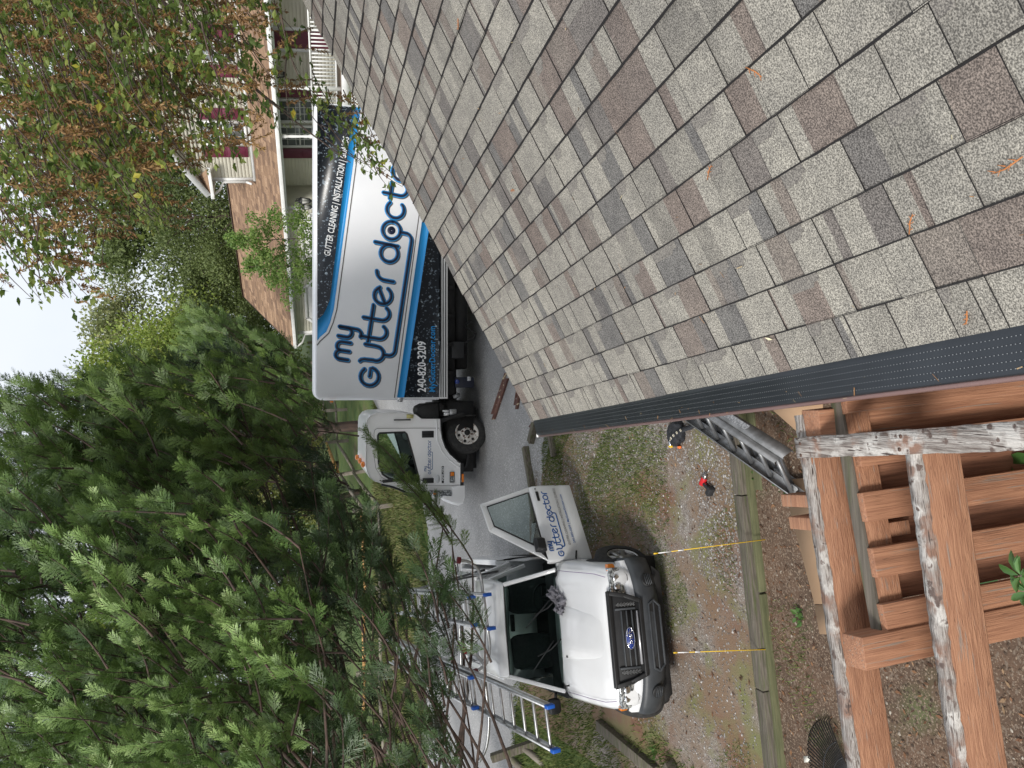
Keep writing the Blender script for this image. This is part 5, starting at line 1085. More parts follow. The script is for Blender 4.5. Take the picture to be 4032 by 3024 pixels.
P=[q6(*p) for p in [(1330,1425),(1330,1530),(1225,1530),(1240,1560),(1330,1595),(1400,1610),(1455,1590),(1465,1545),(1465,1415)]]
mb=MB(); rr=[]
for y,k in ((-.01,.0),(.0,.0),(.05,.0),(CW-.05,0),(CW+.01,0)): rr.append([(a+(.05 if .0<y<CW-.02 and a>1.1 else 0),y,b) for a,b in P])
mb.loft(rr); tk.part('front_bumper',mb,M['cabw'],bev=.03,seg=3)
mb=MB(); z_=q6(1000,1530)[1]; mb.box((q6(0,1525)[0]-.02,.25,q6(1330,0)[1]),(q6(0,1532)[0]+.012,CW-.25,q6(1180,0)[1])); tk.part('front_grille',mb,M['black'])
for yy in (.25,CW/2,CW-.25):
    mb=MB(); a=q6(385,1200+(0)); mb.loft(blob(a[0],yy,a[1]+.03,.06,.045,.04,0,2.5,6,0)); tk.part('roof_lamp',mb,M['amber'],smooth=True)
# interior of the cab
mb=MB(); a=q6(1000,900); mb.box((q6(0,700)[0]+.05,.1,q6(1100,0)[1]),(q6(0,1000)[0],CW-.1,q6(930,0)[1])); mb.box((q6(0,1280)[0],.1,q6(1100,0)[1]),(q6(0,1460)[0],CW-.1,q6(930,0)[1]-.0)); tk.part('dashboard',mb,M['black'],parent=cab,bev=.03)
for y in (.45,1.45):
    mb=MB(); b=q6(880,760); mb.loft([[(p[0]+b[0]+.05-.15*(p[2]-.0),p[1]+y,p[2]+b[1]) for p in row] for row in blob(0,0,0,.08,.24,.30,0,4,8,0)]); tk.part('seat',mb,M['seat'],parent=cab,smooth=True)
mb=MB(); b=q6(850,1190); mb.tube([(b[0]+.15*math.cos(a)*.75,.5+.21*math.sin(a),b[1]+.15*math.cos(a)*.9) for a in np.linspace(0,6.28,21)],.016,6,cap=False); mb.tube([(b[0],.5,b[1]),(b[0]+.1,.5,b[1]-.25)],.03,6); tk.part('steering_wheel',mb,M['black'],parent=cab)
# chassis and undercarriage
r_=random.Random(3)
mb=MB(); mb.box((xr+.2,.45,.52),(w0[0]+.5,.55,.74)); mb.box((xr+.2,CW-.55,.52),(w0[0]+.5,CW-.45,.74)); mb.box((xr+.1,.1,.62),(xf-.1,CW-.1,zlow-.005)); 
for x in np.arange(xr+.5,xf,.55): mb.box((x,.02,.66),(x+.07,CW-.02,zlow-.004))
tk.part('chassis_frame',mb,M['chassis'])
mb=MB(); a=q6(1230,600); mb.box((q6(0,690)[0]*0+q6(0,535)[0],.25,q6(1450,0)[1]),(q6(0,690)[0],1.6,q6(1180,0)[1])); 
for i in range(26):
    x=r_.uniform(q6(0,535)[0],q6(0,690)[0]); z=r_.uniform(q6(1480,0)[1],q6(1150,0)[1]); s=r_.uniform(.02,.06); mb.box((x-s,.12+r_.random()*.12,z-s*.8),(x+s,.30,z+s*.8))
tk.part('engine_parts',mb,M['chassis'],bev=.004)
P=[q6(*p) for p in [(955,600),(970,560),(1030,530),(1190,525),(1200,700),(1010,690),(960,640)]]; mb=MB(); mb.prism(P,.1,.7,lambda a,b,t:(a,t,b)); tk.part('air_intake_box',mb,M['black'],bev=.02)
mb=MB(); a=q6(1275,640); mb.tube([(a[0],.10,a[1]-.05),(a[0],.10,a[1]+.05)],.035,10); mb.tube([(a[0]-.06,.12,a[1]-.05),(a[0]-.06,.12,a[1]+.07)],.02,8); tk.part('filter_canister',mb,M['lettw']); 
mb=MB(); a=q6(1350,620); mb.box((a[0]-.06,.1,a[1]-.07),(a[0]+.06,.2,a[1]+.07)); tk.part('valve_block',mb,M['alu'],bev=.01)
mb=MB(); a=q6(1400,440); mb.tube([(a[0]-.02,.1,a[1]-.04),(a[0]+.02,.1,a[1]+.09)],.04,10); tk.part('air_dryer',mb,M['aludark'])
for i in range(5):
    mb=MB(); x0=q6(0,r_.uniform(380,520))[0]; zz=[q6(r_.uniform(1300,1500),0)[1] for _ in range(4)]; mb.tube([(x0+.07*k+.03*r_.random(),.14+.02*k,zz[k]) for k in range(4)],.010,5); tk.part('hose',mb,M['rubber'],smooth=True)
# tank with blue cap
mb=MB(); (a,b),(c,d)=q6(1360,350),q6(1572,235); mb.box((min(a,c),.02,min(b,d)),(max(a,c),.30,max(b,d))); tn=tk.part('fluid_tank',mb,mat('dark_blue_tank',(.006,.009,.022),.45),bev=.025)
mb=MB(); a=q6(1385,285); mb.tube([(a[0],.03,a[1]),(a[0],-.03,a[1]+.01)],.045,14); tk.part('tank_cap',mb,M['emblue'],parent=tn)
mb=MB(); a=q6(1515,252); mb.box((a[0]-.04,.012,a[1]-.035),(a[0]+.04,.02,a[1]+.035)); tk.part('tank_label',mb,M['label'],parent=tn)
mb=MB(); a=q6(1430,330); mb.bar((a[0],.005,a[1]-.07),(a[0],.005,a[1]+.07),.015,.015); tk.part('level_gauge',mb,M['aludark'],parent=tn)
# toolbox under the box further back
mb=MB(); (a,b),(c,d)=[z2(880,770),z2(955,670)]; mb.box((min(a,c),.03,min(b,d)),(max(a,c),.4,max(b,d))); tk.part('battery_box',mb,M['black'],bev=.01)
mb=MB(); x_=z2(900,620)[0]; mb.tube([(x_-.25+.5*k/8,.15,.30+.12*math.sin(k*1.1)) for k in range(9)],.02,6); mb.box((x_-.9,.2,.35),(x_+.4,.35,.6)); tk.part('fuel_lines',mb,M['chassis'])
mb=MB(); mb.box((xr+.4,.4,.30),(xf-.6,1.5,.55)); tk.part('fuel_tank',mb,M['chassis'],bev=.04)
mb=MB(); mb.tube([(q6(0,1080)[0],.15,q6(1490,0)[1]),(q6(0,1130)[0],.12,q6(1520,0)[1]),(q6(0,1250)[0],.1,q6(1495,0)[1]),(q6(0,1290)[0],.1,q6(1455,0)[1])],.024,8); mb.box((q6(0,1060)[0],.1,q6(1545,0)[1]),(q6(0,1110)[0],.4,q6(1470,0)[1])); tk.part('cab_step',mb,M['black'],smooth=False,bev=.004)
# mud flap
mb=MB(); P=[q6(*p) for p in [(1200,700),(1210,740),(1330,690),(1475,665),(1475,610),(1440,620),(1300,660)]]; mb.prism(P,.02,.35,lambda a,b,t:(a,t,b)); tk.part('mud_guard',mb,M['chassis'])
mb=MB(); a=q6(1480,655);b=q6(1600,650); mb.box((a[0]-.012,.05,b[1]),(a[0]+.012,.3,a[1])); tk.part('mud_flap',mb,M['rubber'])
# wheels: front steered, rear dual
WR=.385; wc=q6(1520,862)
def tyre_t(x,y,z,r,wd,sg,steer):
    cs,sn=math.cos(steer),math.sin(steer); tr=lambda a,b,c:(x+a*cs-b*sn,y+a*sn+b*cs,z+c)
    pr=[(0.01,r*.60),(.004,r*.64),(.0,r*.78),(.012,r*.93),(.03,r*.985),(.05,r),(.075,r),(.08,r*.975),(.09,r*.975),(.095,r),(.12,r),(.125,r*.975),(.135,r*.975),(.14,r),(wd-.05,r),(wd-.03,r*.985),(wd-.01,r*.93),(wd,r*.7)]
    N=44; mb=MB(); mb.loft([[tr(q*math.cos(2*math.pi*i/N),sg*(-wd/2+d),q*math.sin(2*math.pi*i/N)) for d,q in pr] for i in range(N+1)],False,0,False); o=tk.part('tyre',mb,M['rubber'],smooth=True)
    R=r*.60; mb=MB(); dd=[(R+.002,-wd/2+.008),(R-.012,-wd/2+.0),(R-.025,-wd/2+.02),(R-.04,-wd/2+.045),(R*.55,-wd/2+.045),(R*.42,-wd/2+.01),(R*.1,-wd/2+.005)]
    mb.loft([[tr(q*math.cos(2*math.pi*i/N),sg*d,q*math.sin(2*math.pi*i/N)) for q,d in dd] for i in range(N+1)],False,0,False); rm=tk.part('rim',mb,M['rimw'],smooth=True)
    for k in range(6): 
        mb=MB(); a=2*math.pi*k/6+.3; c=tr(R*.70*math.cos(a),sg*(-wd/2+.043),R*.70*math.sin(a)); e=tr(R*.70*math.cos(a),sg*(-wd/2+.034),R*.70*math.sin(a)); mb.tube([c,e],R*.115,10); tk.part('rim_hole',mb,M['chassis'],parent=rm)
    mb=MB(); 
    for k in range(6):
        a=2*math.pi*k/6+.82; mb.tube([tr(R*.42*math.cos(a),sg*(-wd/2+.02),R*.42*math.sin(a)),tr(R*.42*math.cos(a),sg*(-wd/2-.012),R*.42*math.sin(a))],.018,6)
    tk.part('wheel_nuts',mb,M['rust'],parent=rm)
    mb=MB(); mb.tube([tr(0,sg*(-wd/2+.02),0),tr(0,sg*(-wd/2-.03),0)],R*.24,12); tk.part('hub',mb,M['chassis'],parent=rm)
tyre_t(wc[0],.16,WR+.0,WR,.215,1,-.36)
tyre_t(wc[0],CW-.16,WR,WR,.215,-1,-.36)
for y,sg in ((.10,1),(CW-.10,-1)): tyre_t(wc[0]-3.85,y,WR,WR,.4,sg,0)
mb=MB(); mb.tube([(wc[0]-3.85,.1,WR),(wc[0]-3.85,CW-.1,WR)],.09,8); mb.tube([(wc[0],.2,WR),(wc[0],CW-.2,WR)],.06,8); tk.part('axles',mb,M['chassis'])
mb=MB(); mb.box((xr-.01,0,.5),(xr+.25,CW+.1,.62)); tk.part('rear_bumper',mb,M['black'])
# ================= WHITE HOUSE beyond the road
HA=atd(1102,747,26); HE=np.array([-.686,.727,0]); HE/=np.linalg.norm(HE); HM=np.array([.727,.686,0]); HM/=np.linalg.norm(HM)
HZ=HA[2]; hs=Thing('house','two storey cream sided house with brown roof, maroon shutters, porch and garage behind the truck','house',tuple(HA*[1,1,0]+[0,0,HZ-2.95]),np.array([HE,HM,[0,0,1]]).T)
ZB=2.95   # local z of the gutter line (local z = world z - (HZ-2.95))
def hw(X,Y,d):
    v=ray(X,Y); o=HA+HM*d-C0; t=np.dot(o,HM)/np.dot(v,HM); q=C0+v*t-HA; return q@HE,q[2]+ZB
M['siding']=mat('cream_siding',(.62,.60,.50),.6,col2=(.55,.53,.45),scale=2)
M['hroof']=mat('brown_roof_shingle',(.33,.20,.125),.9,rcol=[(0,(.34,.225,.145)),(.5,(.23,.145,.09)),(1,(.13,.08,.055))],spots=[(18,.55,.65,(.20,.13,.09),3)])
M['maroon']=mat('maroon_shutter',(.10,.012,.03),.45,col2=(.13,.02,.045),scale=3)
M['deck']=mat('porch_deck',(.17,.13,.10),.8)
SL=.5594
def siding(mb,s0,s1,d,z0,z1,st=.115):
    "lap siding on a wall plane facing -d"
    z=z0
    while z<z1-.01:
        zt2=min(z+st,z1); mb.add([(s0,d-.022,z),(s1,d-.022,z),(s1,d-.004,zt2),(s0,d-.004,zt2),(s0,d-.004,z),(s1,d-.004,z)],[(0,1,2,3),(0,4,5,1)],0,.5); z=zt2
def hroof(mb,s0,s1,d0,d1,z0,sl,rows=.14,over=0):
    d=d0
    while d<d1-.01:
        e=min(d+rows,d1); s=s0
        while s<s1:
            w_=random.uniform(.15,.45); t_=min(s+w_,s1); za=z0+(d-d0)*sl+.016; zc_=z0+(e-d0)*sl
            ss=(s1-s0); mb.add([(s,d,za),(t_,d,za),(t_,e,zc_+.002),(s,e,zc_+.002),(s,d,za-.018),(t_,d,za-.018)],[(0,1,2,3),(0,4,5,1)],0); s=t_
        d=e
G0=-7.5; G1=7.18
mb=MB(); hroof(mb,.45,G1,0,3.35,ZB,SL); hroof(mb,G0,.45,0,1.43,ZB,SL)
zr=ZB+3.35*SL; mb.add([(.45,3.35,zr),(G1,3.35,zr),(G1,6.7,ZB),(.45,6.7,ZB)],[(0,1,2,3)],0,.5); hs.part('garage_roof',mb,M['hroof'])
mb=MB(); mb.bar((.45,3.35,zr+.02),(G1+.02,3.35,zr+.02),.2,.03); mb.bar((G1+.01,0,ZB-.06),(G1+.01,3.35,zr-.06),.03,.15); mb.bar((G1+.01,6.7,ZB-.06),(G1+.01,3.35,zr-.06),.03,.15); hs.part('roof_trim',mb,M['dkbrown'])
mb=MB(); mb.box((G0,-.12,ZB-.13),(G1+.05,.0,ZB-.005)); hs.part('gutter',mb,M['whitep'],bev=.015)
mb=MB(); mb.box((G0,.0,ZB-.20),(G1-.02,.03,ZB-.02)); mb.box((G0,.03,ZB-.2),(G1-.02,1.85,ZB-.17)); hs.part('soffit',mb,M['whitep'])
# walls
SC=.95
mb=MB(); siding(mb,SC,G1-.3,.42,-.4,ZB-.2); siding(mb,G0,SC,1.82,-.2,ZB-.2)
mb.box((SC,.42,-.6),(G1-.3,.5,ZB-.18),0,.5); mb.box((G0,1.82,-.6),(SC,1.9,ZB-.18),0,.5); mb.box((G1-.38,.5,-.6),(G1-.3,6.2,ZB-.18),0,.5)
mb.add([(G1-.3,.42,ZB-.2),(G1-.3,6.3,ZB-.2),(G1-.3,3.35,zr-.1)],[(0,1,2)],0,.5); mb.box((SC,.5,-.6),(SC+.08,1.82,ZB-.2),0,.5)
hs.part('lower_wall',mb,M['siding'])
mb=MB(); mb.box((SC-.03,.38,-.4),(SC+.1,.43,ZB-.2)); hs.part('corner_board',mb,M['whitep']); mb=MB(); mb.box((G1-.4,.38,-.4),(G1-.27,.43,ZB-.2)); hs.part('corner_board',mb,M['whitep'])
# upper storey with a front gable
UC,_=hw(900,709,1.43); zu=ZB+1.43*SL; ze=hw(800,705,1.43)[1]; pk1=hw(470,196,1.43); HWID=UC-(-8.6); peak=(UC+(-8.6))/2; zp=ze+HWID/2*.62
mb=MB(); siding(mb,-8.6,UC,1.43,zu-.05,ze)
z=ze
while z<zp-.1:
    f=(z-ze)/(zp-ze); hwid=HWID/2*(1-f); zt2=min(z+.115,zp-.1); f2=(zt2-ze)/(zp-ze); h2=HWID/2*(1-f2)
    mb.add([(peak-hwid,1.408,z),(peak+hwid,1.408,z),(peak+h2,1.426,zt2),(peak-h2,1.426,zt2),(peak-hwid,1.426,z),(peak+hwid,1.426,z)],[(0,1,2,3),(0,4,5,1)],0,.5); z=zt2
mb.box((UC-.06,1.44,ZB),(UC,8,ze),0,.5); hs.part('upper_wall',mb,M['siding'])
mb=MB(); mb.box((UC-.11,1.385,zu-.04),(UC+.03,1.41,ze+.05)); hs.part('corner_board',mb,M['whitep'])
mb=MB(); mb.box((-8.6,1.38,zu-.03),(UC+.03,1.405,zu+.06)); hs.part('base_trim',mb,M['whitep'])
mb=MB()
for sg in (1,-1):
    e=peak+sg*(HWID/2+.35); ze_=ze-.35*.62
    mb.add([(e,1.0,ze_+.16),(peak,1.0,zp+.16),(peak,9,zp+.16),(e,9,ze_+.16)],[(0,1,2,3)] if sg<0 else [(3,2,1,0)],0,.5)
# small shingled return at the eave corner
for i in range(5):
    mb.add([(UC+.33-.0*i,.95+.09*i,ze-.25+.07*i),(UC-.75+.12*i,.95+.09*i,ze-.25+.07*i),(UC-.66+.12*i,1.04+.09*i,ze-.17+.07*i),(UC+.33,1.04+.09*i,ze-.17+.07*i)],[(0,1,2,3)],0,random.random())
hs.part('upper_roof',mb,M['hroof'])
mb=MB()
for sg in (1,-1):
    e=peak+sg*(HWID/2+.35); ze_=ze-.35*.62; mb.bar((e,1.0,ze_+.08),(peak,1.0,zp+.08),.04,.2); mb.bar((e,1.2,ze_+.04),(peak,1.2,zp+.04),.38,.02)
hs.part('rake_board',mb,M['whitep'])
mb=MB(); mb.box((UC-.8,.86,ze-.33),(UC+.38,.96,ze-.22)); mb.box((UC+.28,.86,ze-.33),(UC+.4,8,ze-.21)); hs.part('upper_gutter',mb,M['whitep'],bev=.015)
mb=MB(); mb.tube([(UC+.30,1.0,ze-.3),(UC+.25,1.2,ze-.5),(UC+.03,1.34,ze-.65),(UC+.03,1.34,zu+.25)],.045,6); mb.tube([(UC+.03,1.34,zu+.3),(UC+.03,1.2,zu+.12)],.045,6); hs.part('downspout',mb,M['whitep'])
mb=MB(); mb.tube([(G1,-.05,ZB-.12),(G1-.05,.1,ZB-.35),(G1-.25,.37,ZB-.5),(G1-.25,.37,.0)],.045,6); hs.part('downspout',mb,M['whitep'])
def window(s0,s1,z0,z1,d,nx=3,nz_=4,double=True):
    fr=MB(); t_=.085
    fr.box((s0-t_,d-.07,z0-t_),(s0,d-.01,z1+t_)); fr.box((s1,d-.07,z0-t_),(s1+t_,d-.01,z1+t_)); fr.box((s0,d-.068,z1),(s1,d-.01,z1+t_)); fr.box((s0,d-.08,z0-t_),(s1,d-.01,z0)); fr.box((s0,d-.055,(z0+z1)/2-.025),(s1,d-.01,(z0+z1)/2+.025))
    f=hs.part('window',fr,M['whitep']); g=MB(); g.box((s0,d-.035,z0),(s1,d-.015,z1)); hs.part('pane',g,M['gwin'],parent=f); g=MB()
    for i in range(1,nx): x=s0+(s1-s0)*i/nx; g.box((x-.009,d-.043,z0),(x+.009,d-.034,z1))
    for i in range(1,nz_): z=z0+(z1-z0)*i/nz_; g.box((s0,d-.0445,z-.009),(s1,d-.0335,z+.009))
    hs.part('muntins',g,M['whitep'],parent=f)
def shutter(s0,s1,z0,z1,d):
    m_=MB(); m_.box((s0,d-.055,z0),(s1,d-.02,z1)); 
    for a,b in ((.06,.47),(.53,.94)): 
        za,zb2=z0+(z1-z0)*a,z0+(z1-z0)*b; m_.box((s0+.05,d-.066,za),(s1-.05,d-.05,zb2))
    hs.part('shutter',m_,M['maroon'],bev=.006)
def wrect(X0,X1,Y0,Y1,d):
    a=hw(X0,(Y0+Y1)/2,d)[1]; b=hw(X1,(Y0+Y1)/2,d)[1]; s=[hw((X0+X1)/2,Y,d)[0] for Y in (Y0,Y1)]; return min(s),max(s),min(a,b),max(a,b)
for X0,X1,Y0,Y1 in ((800,962,482,560),(770,920,162,236)):
    s0,s1,z0,z1=wrect(X0,X1,Y0,Y1,1.43); window(s0,s1,z0,z1,1.41,3,4); shutter(s0-.52,s0-.13,z0-.05,z1+.05,1.41); shutter(s1+.13,s1+.52,z0-.05,z1+.05,1.41)
for Y0,Y1 in ((395,470),(499,568)):
    s0,s1,z0,z1=wrect(1098,1232,Y0,Y1,1.82); window(s0,s1,z0-.25,z1,1.80,3,5)
    if Y0<400: shutter(s0-.5,s0-.13,z0-.3,z1+.05,1.80)
    else: shutter(s1+.13,s1+.5,z0-.3,z1+.05,1.80)
s0,s1,z0,z1=wrect(1080,1330,120,190,1.82); m_=MB(); m_.box((s0,1.76,.85),(s1,1.80,z1)); fd=hs.part('front_door',m_,M['maroon'],bev=.01)
m_=MB(); m_.box((s0-.1,1.75,.85),(s0,1.81,z1+.1)); m_.box((s1,1.75,.85),(s1+.1,1.81,z1+.1)); m_.box((s0-.1,1.75,z1),(s1+.1,1.81,z1+.1)); hs.part('door_frame',m_,M['whitep'],parent=fd)
# porch
zfl=.85
m_=MB(); m_.box((G0,.05,zfl-.06),(-2.2,1.8,zfl)); hs.part('porch_floor',m_,M['deck']); m_=MB(); m_.box((G0,.0,zfl-.30),(-2.15,.05,zfl-.02)); hs.part('porch_skirt',m_,M['whitep'])
for Y in (347,537):
    s_,_=hw(1200,Y,.15); pr=[(.07,zfl),(.07,zfl+1.0),(.045,zfl+1.08),(.06,zfl+1.14),(.04,zfl+1.25),(.055,zfl+1.6),(.04,zfl+1.72),(.065,zfl+1.78),(.065,ZB-.18)]
    m_=MB(); N=10; m_.loft([[(s_+r*math.cos(2*math.pi*i/N),.15+r*math.sin(2*math.pi*i/N),z) for i in range(N)] for r,z in pr]); hs.part('porch_post',m_,M['whitep'],smooth=True)
m_=MB(); m_.box((G0,.11,zfl+.86),(-2.25,.19,zfl+.91)); m_.box((G0,.12,zfl+.1),(-2.25,.18,zfl+.15)); rl=hs.part('railing',m_,M['whitep'])
s_=-2.4; k=0
while s_>G0 and k<44:
    m_=MB(); m_.box((s_-.02,.13,zfl+.15),(s_+.02,.17,zfl+.86)); hs.part('baluster',m_,M['whitep'],parent=rl); s_-=.115; k+=1
# lattice under the porch
m_=MB(); z0,z1=-.15,zfl-.3
for i in range(60):
    for sg in (1,-1):
        a=G0+i*.1; b=a+sg*(z1-z0); 
        if sg<0: a,b=a,a-(z1-z0)
        m_.add([(a-.02,.02+.004*sg,z0),(a+.02,.02+.004*sg,z0),(b+.02,.02+.004*sg,z1),(b-.02,.02+.004*sg,z1)],[(0,1,2,3)],0,.5)
hs.part('lattice',m_,M['whitep']); m_=MB(); m_.box((G0,.10,z0),(-2.2,.12,z1)); hs.part('lattice_backing',m_,M['black'])
# garage doors with cut corners
for s0,s1 in ((1.25,3.55),(4.15,6.45)):
    zt2=ZB-.62; c=.38; P=[(s0,-.3),(s0,zt2-c),(s0+c,zt2),(s1-c,zt2),(s1,zt2-c),(s1,-.3)]
    m_=MB(); m_.prism(P,.385,.395,lambda a,b,t:(a,t,b)); gd=hs.part('garage_door',m_,M['whitep'])
    m_=MB()
    for i in range(5): a,b=P[i],P[i+1]; m_.bar((a[0],.37,a[1]),(b[0],.37,b[1]),.12,.04,up=(0,1,0),e0=.04,e1=.04)
    hs.part('door_trim',m_,M['whitep'],parent=gd)
    m_=MB()
    for z in (.2,.75,1.3,1.85): m_.box((s0+.02,.378,z),(s1-.02,.386,z+.012))
    hs.part('panel_line',m_,M['siding'],parent=gd)
# lanterns
M['lantg']=mat('lantern_glass',(.45,.45,.42),.1)
def lantern(s_,d,z,k,post=False):
    m_=MB(); N=6
    m_.loft([[(s_+r*k*math.cos(6.283*i/N),d+r*k*math.sin(6.283*i/N),z+h*k) for i in range(N)] for r,h in ((.02,.36),(.02,.30),(.09,.24),(.12,.21),(.12,.20))]); 
    for i in range(N): a=6.283*i/N; m_.tube([(s_+.10*k*math.cos(a),d+.10*k*math.sin(a),z+.2*k),(s_+.07*k*math.cos(a),d+.07*k*math.sin(a),z)],.010*k,4)
    m_.loft([[(s_+r*k*math.cos(6.283*i/N),d+r*k*math.sin(6.283*i/N),z+h*k) for i in range(N)] for r,h in ((.075,.01),(.075,-.02),(.02,-.08))])
    m_.tube([(s_,d,z+.30*k),(s_,d+.13,z+.33*k),(s_,d+.2,z+.2*k)],.012,5); lt=hs.part('wall_lantern',m_,M['black']); m_=MB()
    m_.loft([[(s_+r*k*math.cos(6.283*i/N),d+r*k*math.sin(6.283*i/N),z+h*k) for i in range(N)] for r,h in ((.06,.01),(.09,.2))]); hs.part('lantern_glass',m_,M['lantg'],parent=lt)
a,b=hw(1199,791,.25); lantern(a,.25,b-.15,1.3); a,b=hw(1205,828,.0); lantern(a,.2,b-.15,1.05); a,b=hw(1098,293,1.6); lantern(a,1.6,b-.15,1.3)
# ================= RAIL FENCES
M['grail']=mat('grey_weathered_rail',(.24,.215,.18),.9,col2=(.15,.13,.105),scale=5,spots=[(4,.55,.7,(.16,.17,.08),6)],bump=.5); M['orail']=mat('new_orange_rail',(.50,.30,.12),.8,col2=(.40,.22,.08),scale=5,bump=.4)
rf2=Thing('rail_fence','wooden post and rail fence beyond the road, some rails grey and some fresh orange','fence',tuple(gnd(1560,1987)))
pbs=[gnd(1366,1612),gnd(1372,1735),gnd(1445,1853),gnd(1550,1987)]
last=pbs[-1]; 
for i in range(1,5): q=last+np.array([-2.35*i,-.12*i,0]); q[2]=gz(q[0],q[1]); pbs.append(q)
first=pbs[0]
for i in (1,2,3): q=first+np.array([1.1*i,1.9*i,0]); q[2]=gz(q[0],q[1]); pbs.insert(0,q)
for k,b in enumerate(pbs):
    mb=MB(); j=random.uniform(-.05,.05); mb.bar(b-[0,0,.05],b+[j,0,1.18+random.uniform(-.05,.05)],.13,.10,up=(0,1,0)); rf2.part('post',mb,M['grail'],w=True,bev=.01)
for k in range(len(pbs)-1):
    a,b=pbs[k],pbs[k+1]
    for h in (.45,.92):
        mb=MB(); mm=M['orail'] if (k in (4,6,7) and h>.5) or (k==8 and h>.5) else M['grail']; jj=random.uniform(-.05,.05); mid=(a+b)/2+[0,0,h+random.uniform(-.03,.03)]
        mb.tube([a+[0,-.02,h+jj],mid,b+[0,-.02,h-jj]],[.045,.062,.045],6); rf2.part('rail',mb,mm,w=True)
a=gnd(2113,2925); sp=Thing('split_rail_fence','leaning grey split rail fence corner in the grass left of the pickup hood','fence',tuple(a))
tp=atd(1934,2986,np.dot(a-C0,F)*1.0); mb=MB(); mb.bar(a,tp,.13,.11,up=(0,1,0)); sp.part('post',mb,M['timber'],w=True,bev=.01)
for X,Y,X2,Y2,k in ((2052,2938,2250,3090,1.0),(1975,2950,2120,3095,1.05)):
    d0=np.dot(a-C0,F)*k; mb=MB(); p=atd(X,Y,d0); q=atd(X2,Y2,d0*.98); mb.tube([p,(p+q)/2,q],[.05,.07,.055],7); sp.part('rail',mb,M['grail'],w=True)
a=gnd(1330,1835); t=Thing('lawn_item','small dark angular item standing on the lawn behind the rail fence','lawn item',tuple(a)); mb=MB(); mb.bar(a+[-.2,0,.5],a+[.15,0,.75],.04,.35,up=(0,0,1)); t.part('panel',mb,M['black'],w=True,bev=.01); mb=MB(); mb.tube([a,a+[-.15,0,.5]],.02,5); mb.tube([a+[.2,0,0],a+[.1,0,.6]],.02,5); t.part('legs',mb,M['black'],w=True)
# ================= VEGETATION
def inpoly(x,y,P):
    c=False;n=len(P)
    for i in range(n):
        x1,y1=P[i];x2,y2=P[i-1]
        if (y1>y)!=(y2>y) and x<(x2-x1)*(y-y1)/(y2-y1)+x1: c=not c
    return c
def nrm(v): return v/(np.linalg.norm(v,axis=-1,keepdims=True)+1e-9)
M['bark']=mat('bark',(.10,.07,.055),.95,col2=(.055,.04,.032),scale=9,stretch=(1,1,.25),bump=1)
M['barkr']=mat('reddish_bark',(.095,.062,.048),.95,col2=(.05,.036,.03),scale=12,stretch=(1,1,.3),bump=1)
def leafmat(name,rc,tr=.35,rough=.55): return mat(name,rc[0][1],rough,rcol=rc,leaf=tr)
def leaves(C,D,L,W,rn_):
    "two-quad folded leaves: C base (n,3), D direction, L length, W width"
    n=len(C); up=rng.normal(size=(n,3)); S=nrm(np.cross(D,up)); U=nrm(np.cross(S,D)); L=L[:,None];W=W[:,None]
    base=C;tip=C+D*L-U*L*.08; mid1=C+D*L*.42+S*W*.5+U*W*.14; mid2=C+D*L*.42-S*W*.5+U*W*.14; m=C+D*L*.5
    Q=np.concatenate([np.stack([base,mid1,tip,m],1),np.stack([base,m,tip,mid2],1)]); return Q,np.concatenate([rn_,rn_])
# ---- generic broad tree: trunk, limbs and clumps of leaves
def tree(name,label,base,h,rx,n,ls,mt,bark=None,group=None,trunk_r=.18,zlo=.25,cat='tree',clump=.5,shape=0,ntw=26):
    base=np.array(base,float); t=Thing(name,label,cat,tuple(base),group=group); mb=MB(); top=base+[random.uniform(-.4,.4),random.uniform(-.4,.4),h*.93]
    mb.tube([base-[0,0,.1],base*.7+top*.3+[random.uniform(-.15,.15),0,0],base*.4+top*.6,top],[trunk_r,trunk_r*.75,trunk_r*.45,trunk_r*.1],8)
    cs=[]
    for i in range(ntw):
        f=zlo+(1-zlo)*((i+.5)/ntw); a=random.uniform(0,6.283); p=base*(1-f)+top*f
        rad=rx*(math.sin(math.pi*min(1,(f-zlo)/(1-zlo)*.85+.12))**.7 if shape==0 else (1-(f-zlo)/(1-zlo))**.7*1.0+.08); rr=rad*random.uniform(.55,1)
        e=p+np.array([math.cos(a)*rr,math.sin(a)*rr,rr*(random.uniform(.1,.7) if shape==0 else random.uniform(-.1,.3))]); e[2]=min(e[2],base[2]+h)
        mb.tube([p-[0,0,.2*rr],(p+e)/2+[0,0,.08*rr],e],[trunk_r*.28,trunk_r*.15,trunk_r*.04],5,cap=False)
        for q in (.45,.7,.9,1.0): cs.append(p+(e-p)*q+np.random.default_rng(i*7+int(q*10)).normal(size=3)*rad*.13)
    t.part('trunk',mb,bark or M['bark'],w=True)
    cs=np.array(cs); k=rng.integers(0,len(cs),n); off=nrm(rng.normal(size=(n,3)))*(rng.random((n,1))**.45)*clump*rx*.55; off[:,2]*=.75
    C=cs[k]+off; D=nrm(rng.normal(size=(n,3))+[0,0,.25]+off*.6); cl_=rng.random(len(cs)); L=rng.uniform(.6,1.2,n)*ls
    Q,r_=leaves(C,D,L,L*.62,np.clip(.55*cl_[k]+.45*rng.random(n),0,1)); t.part('crown',quads('crown',Q,r_),mt,w=True); return t
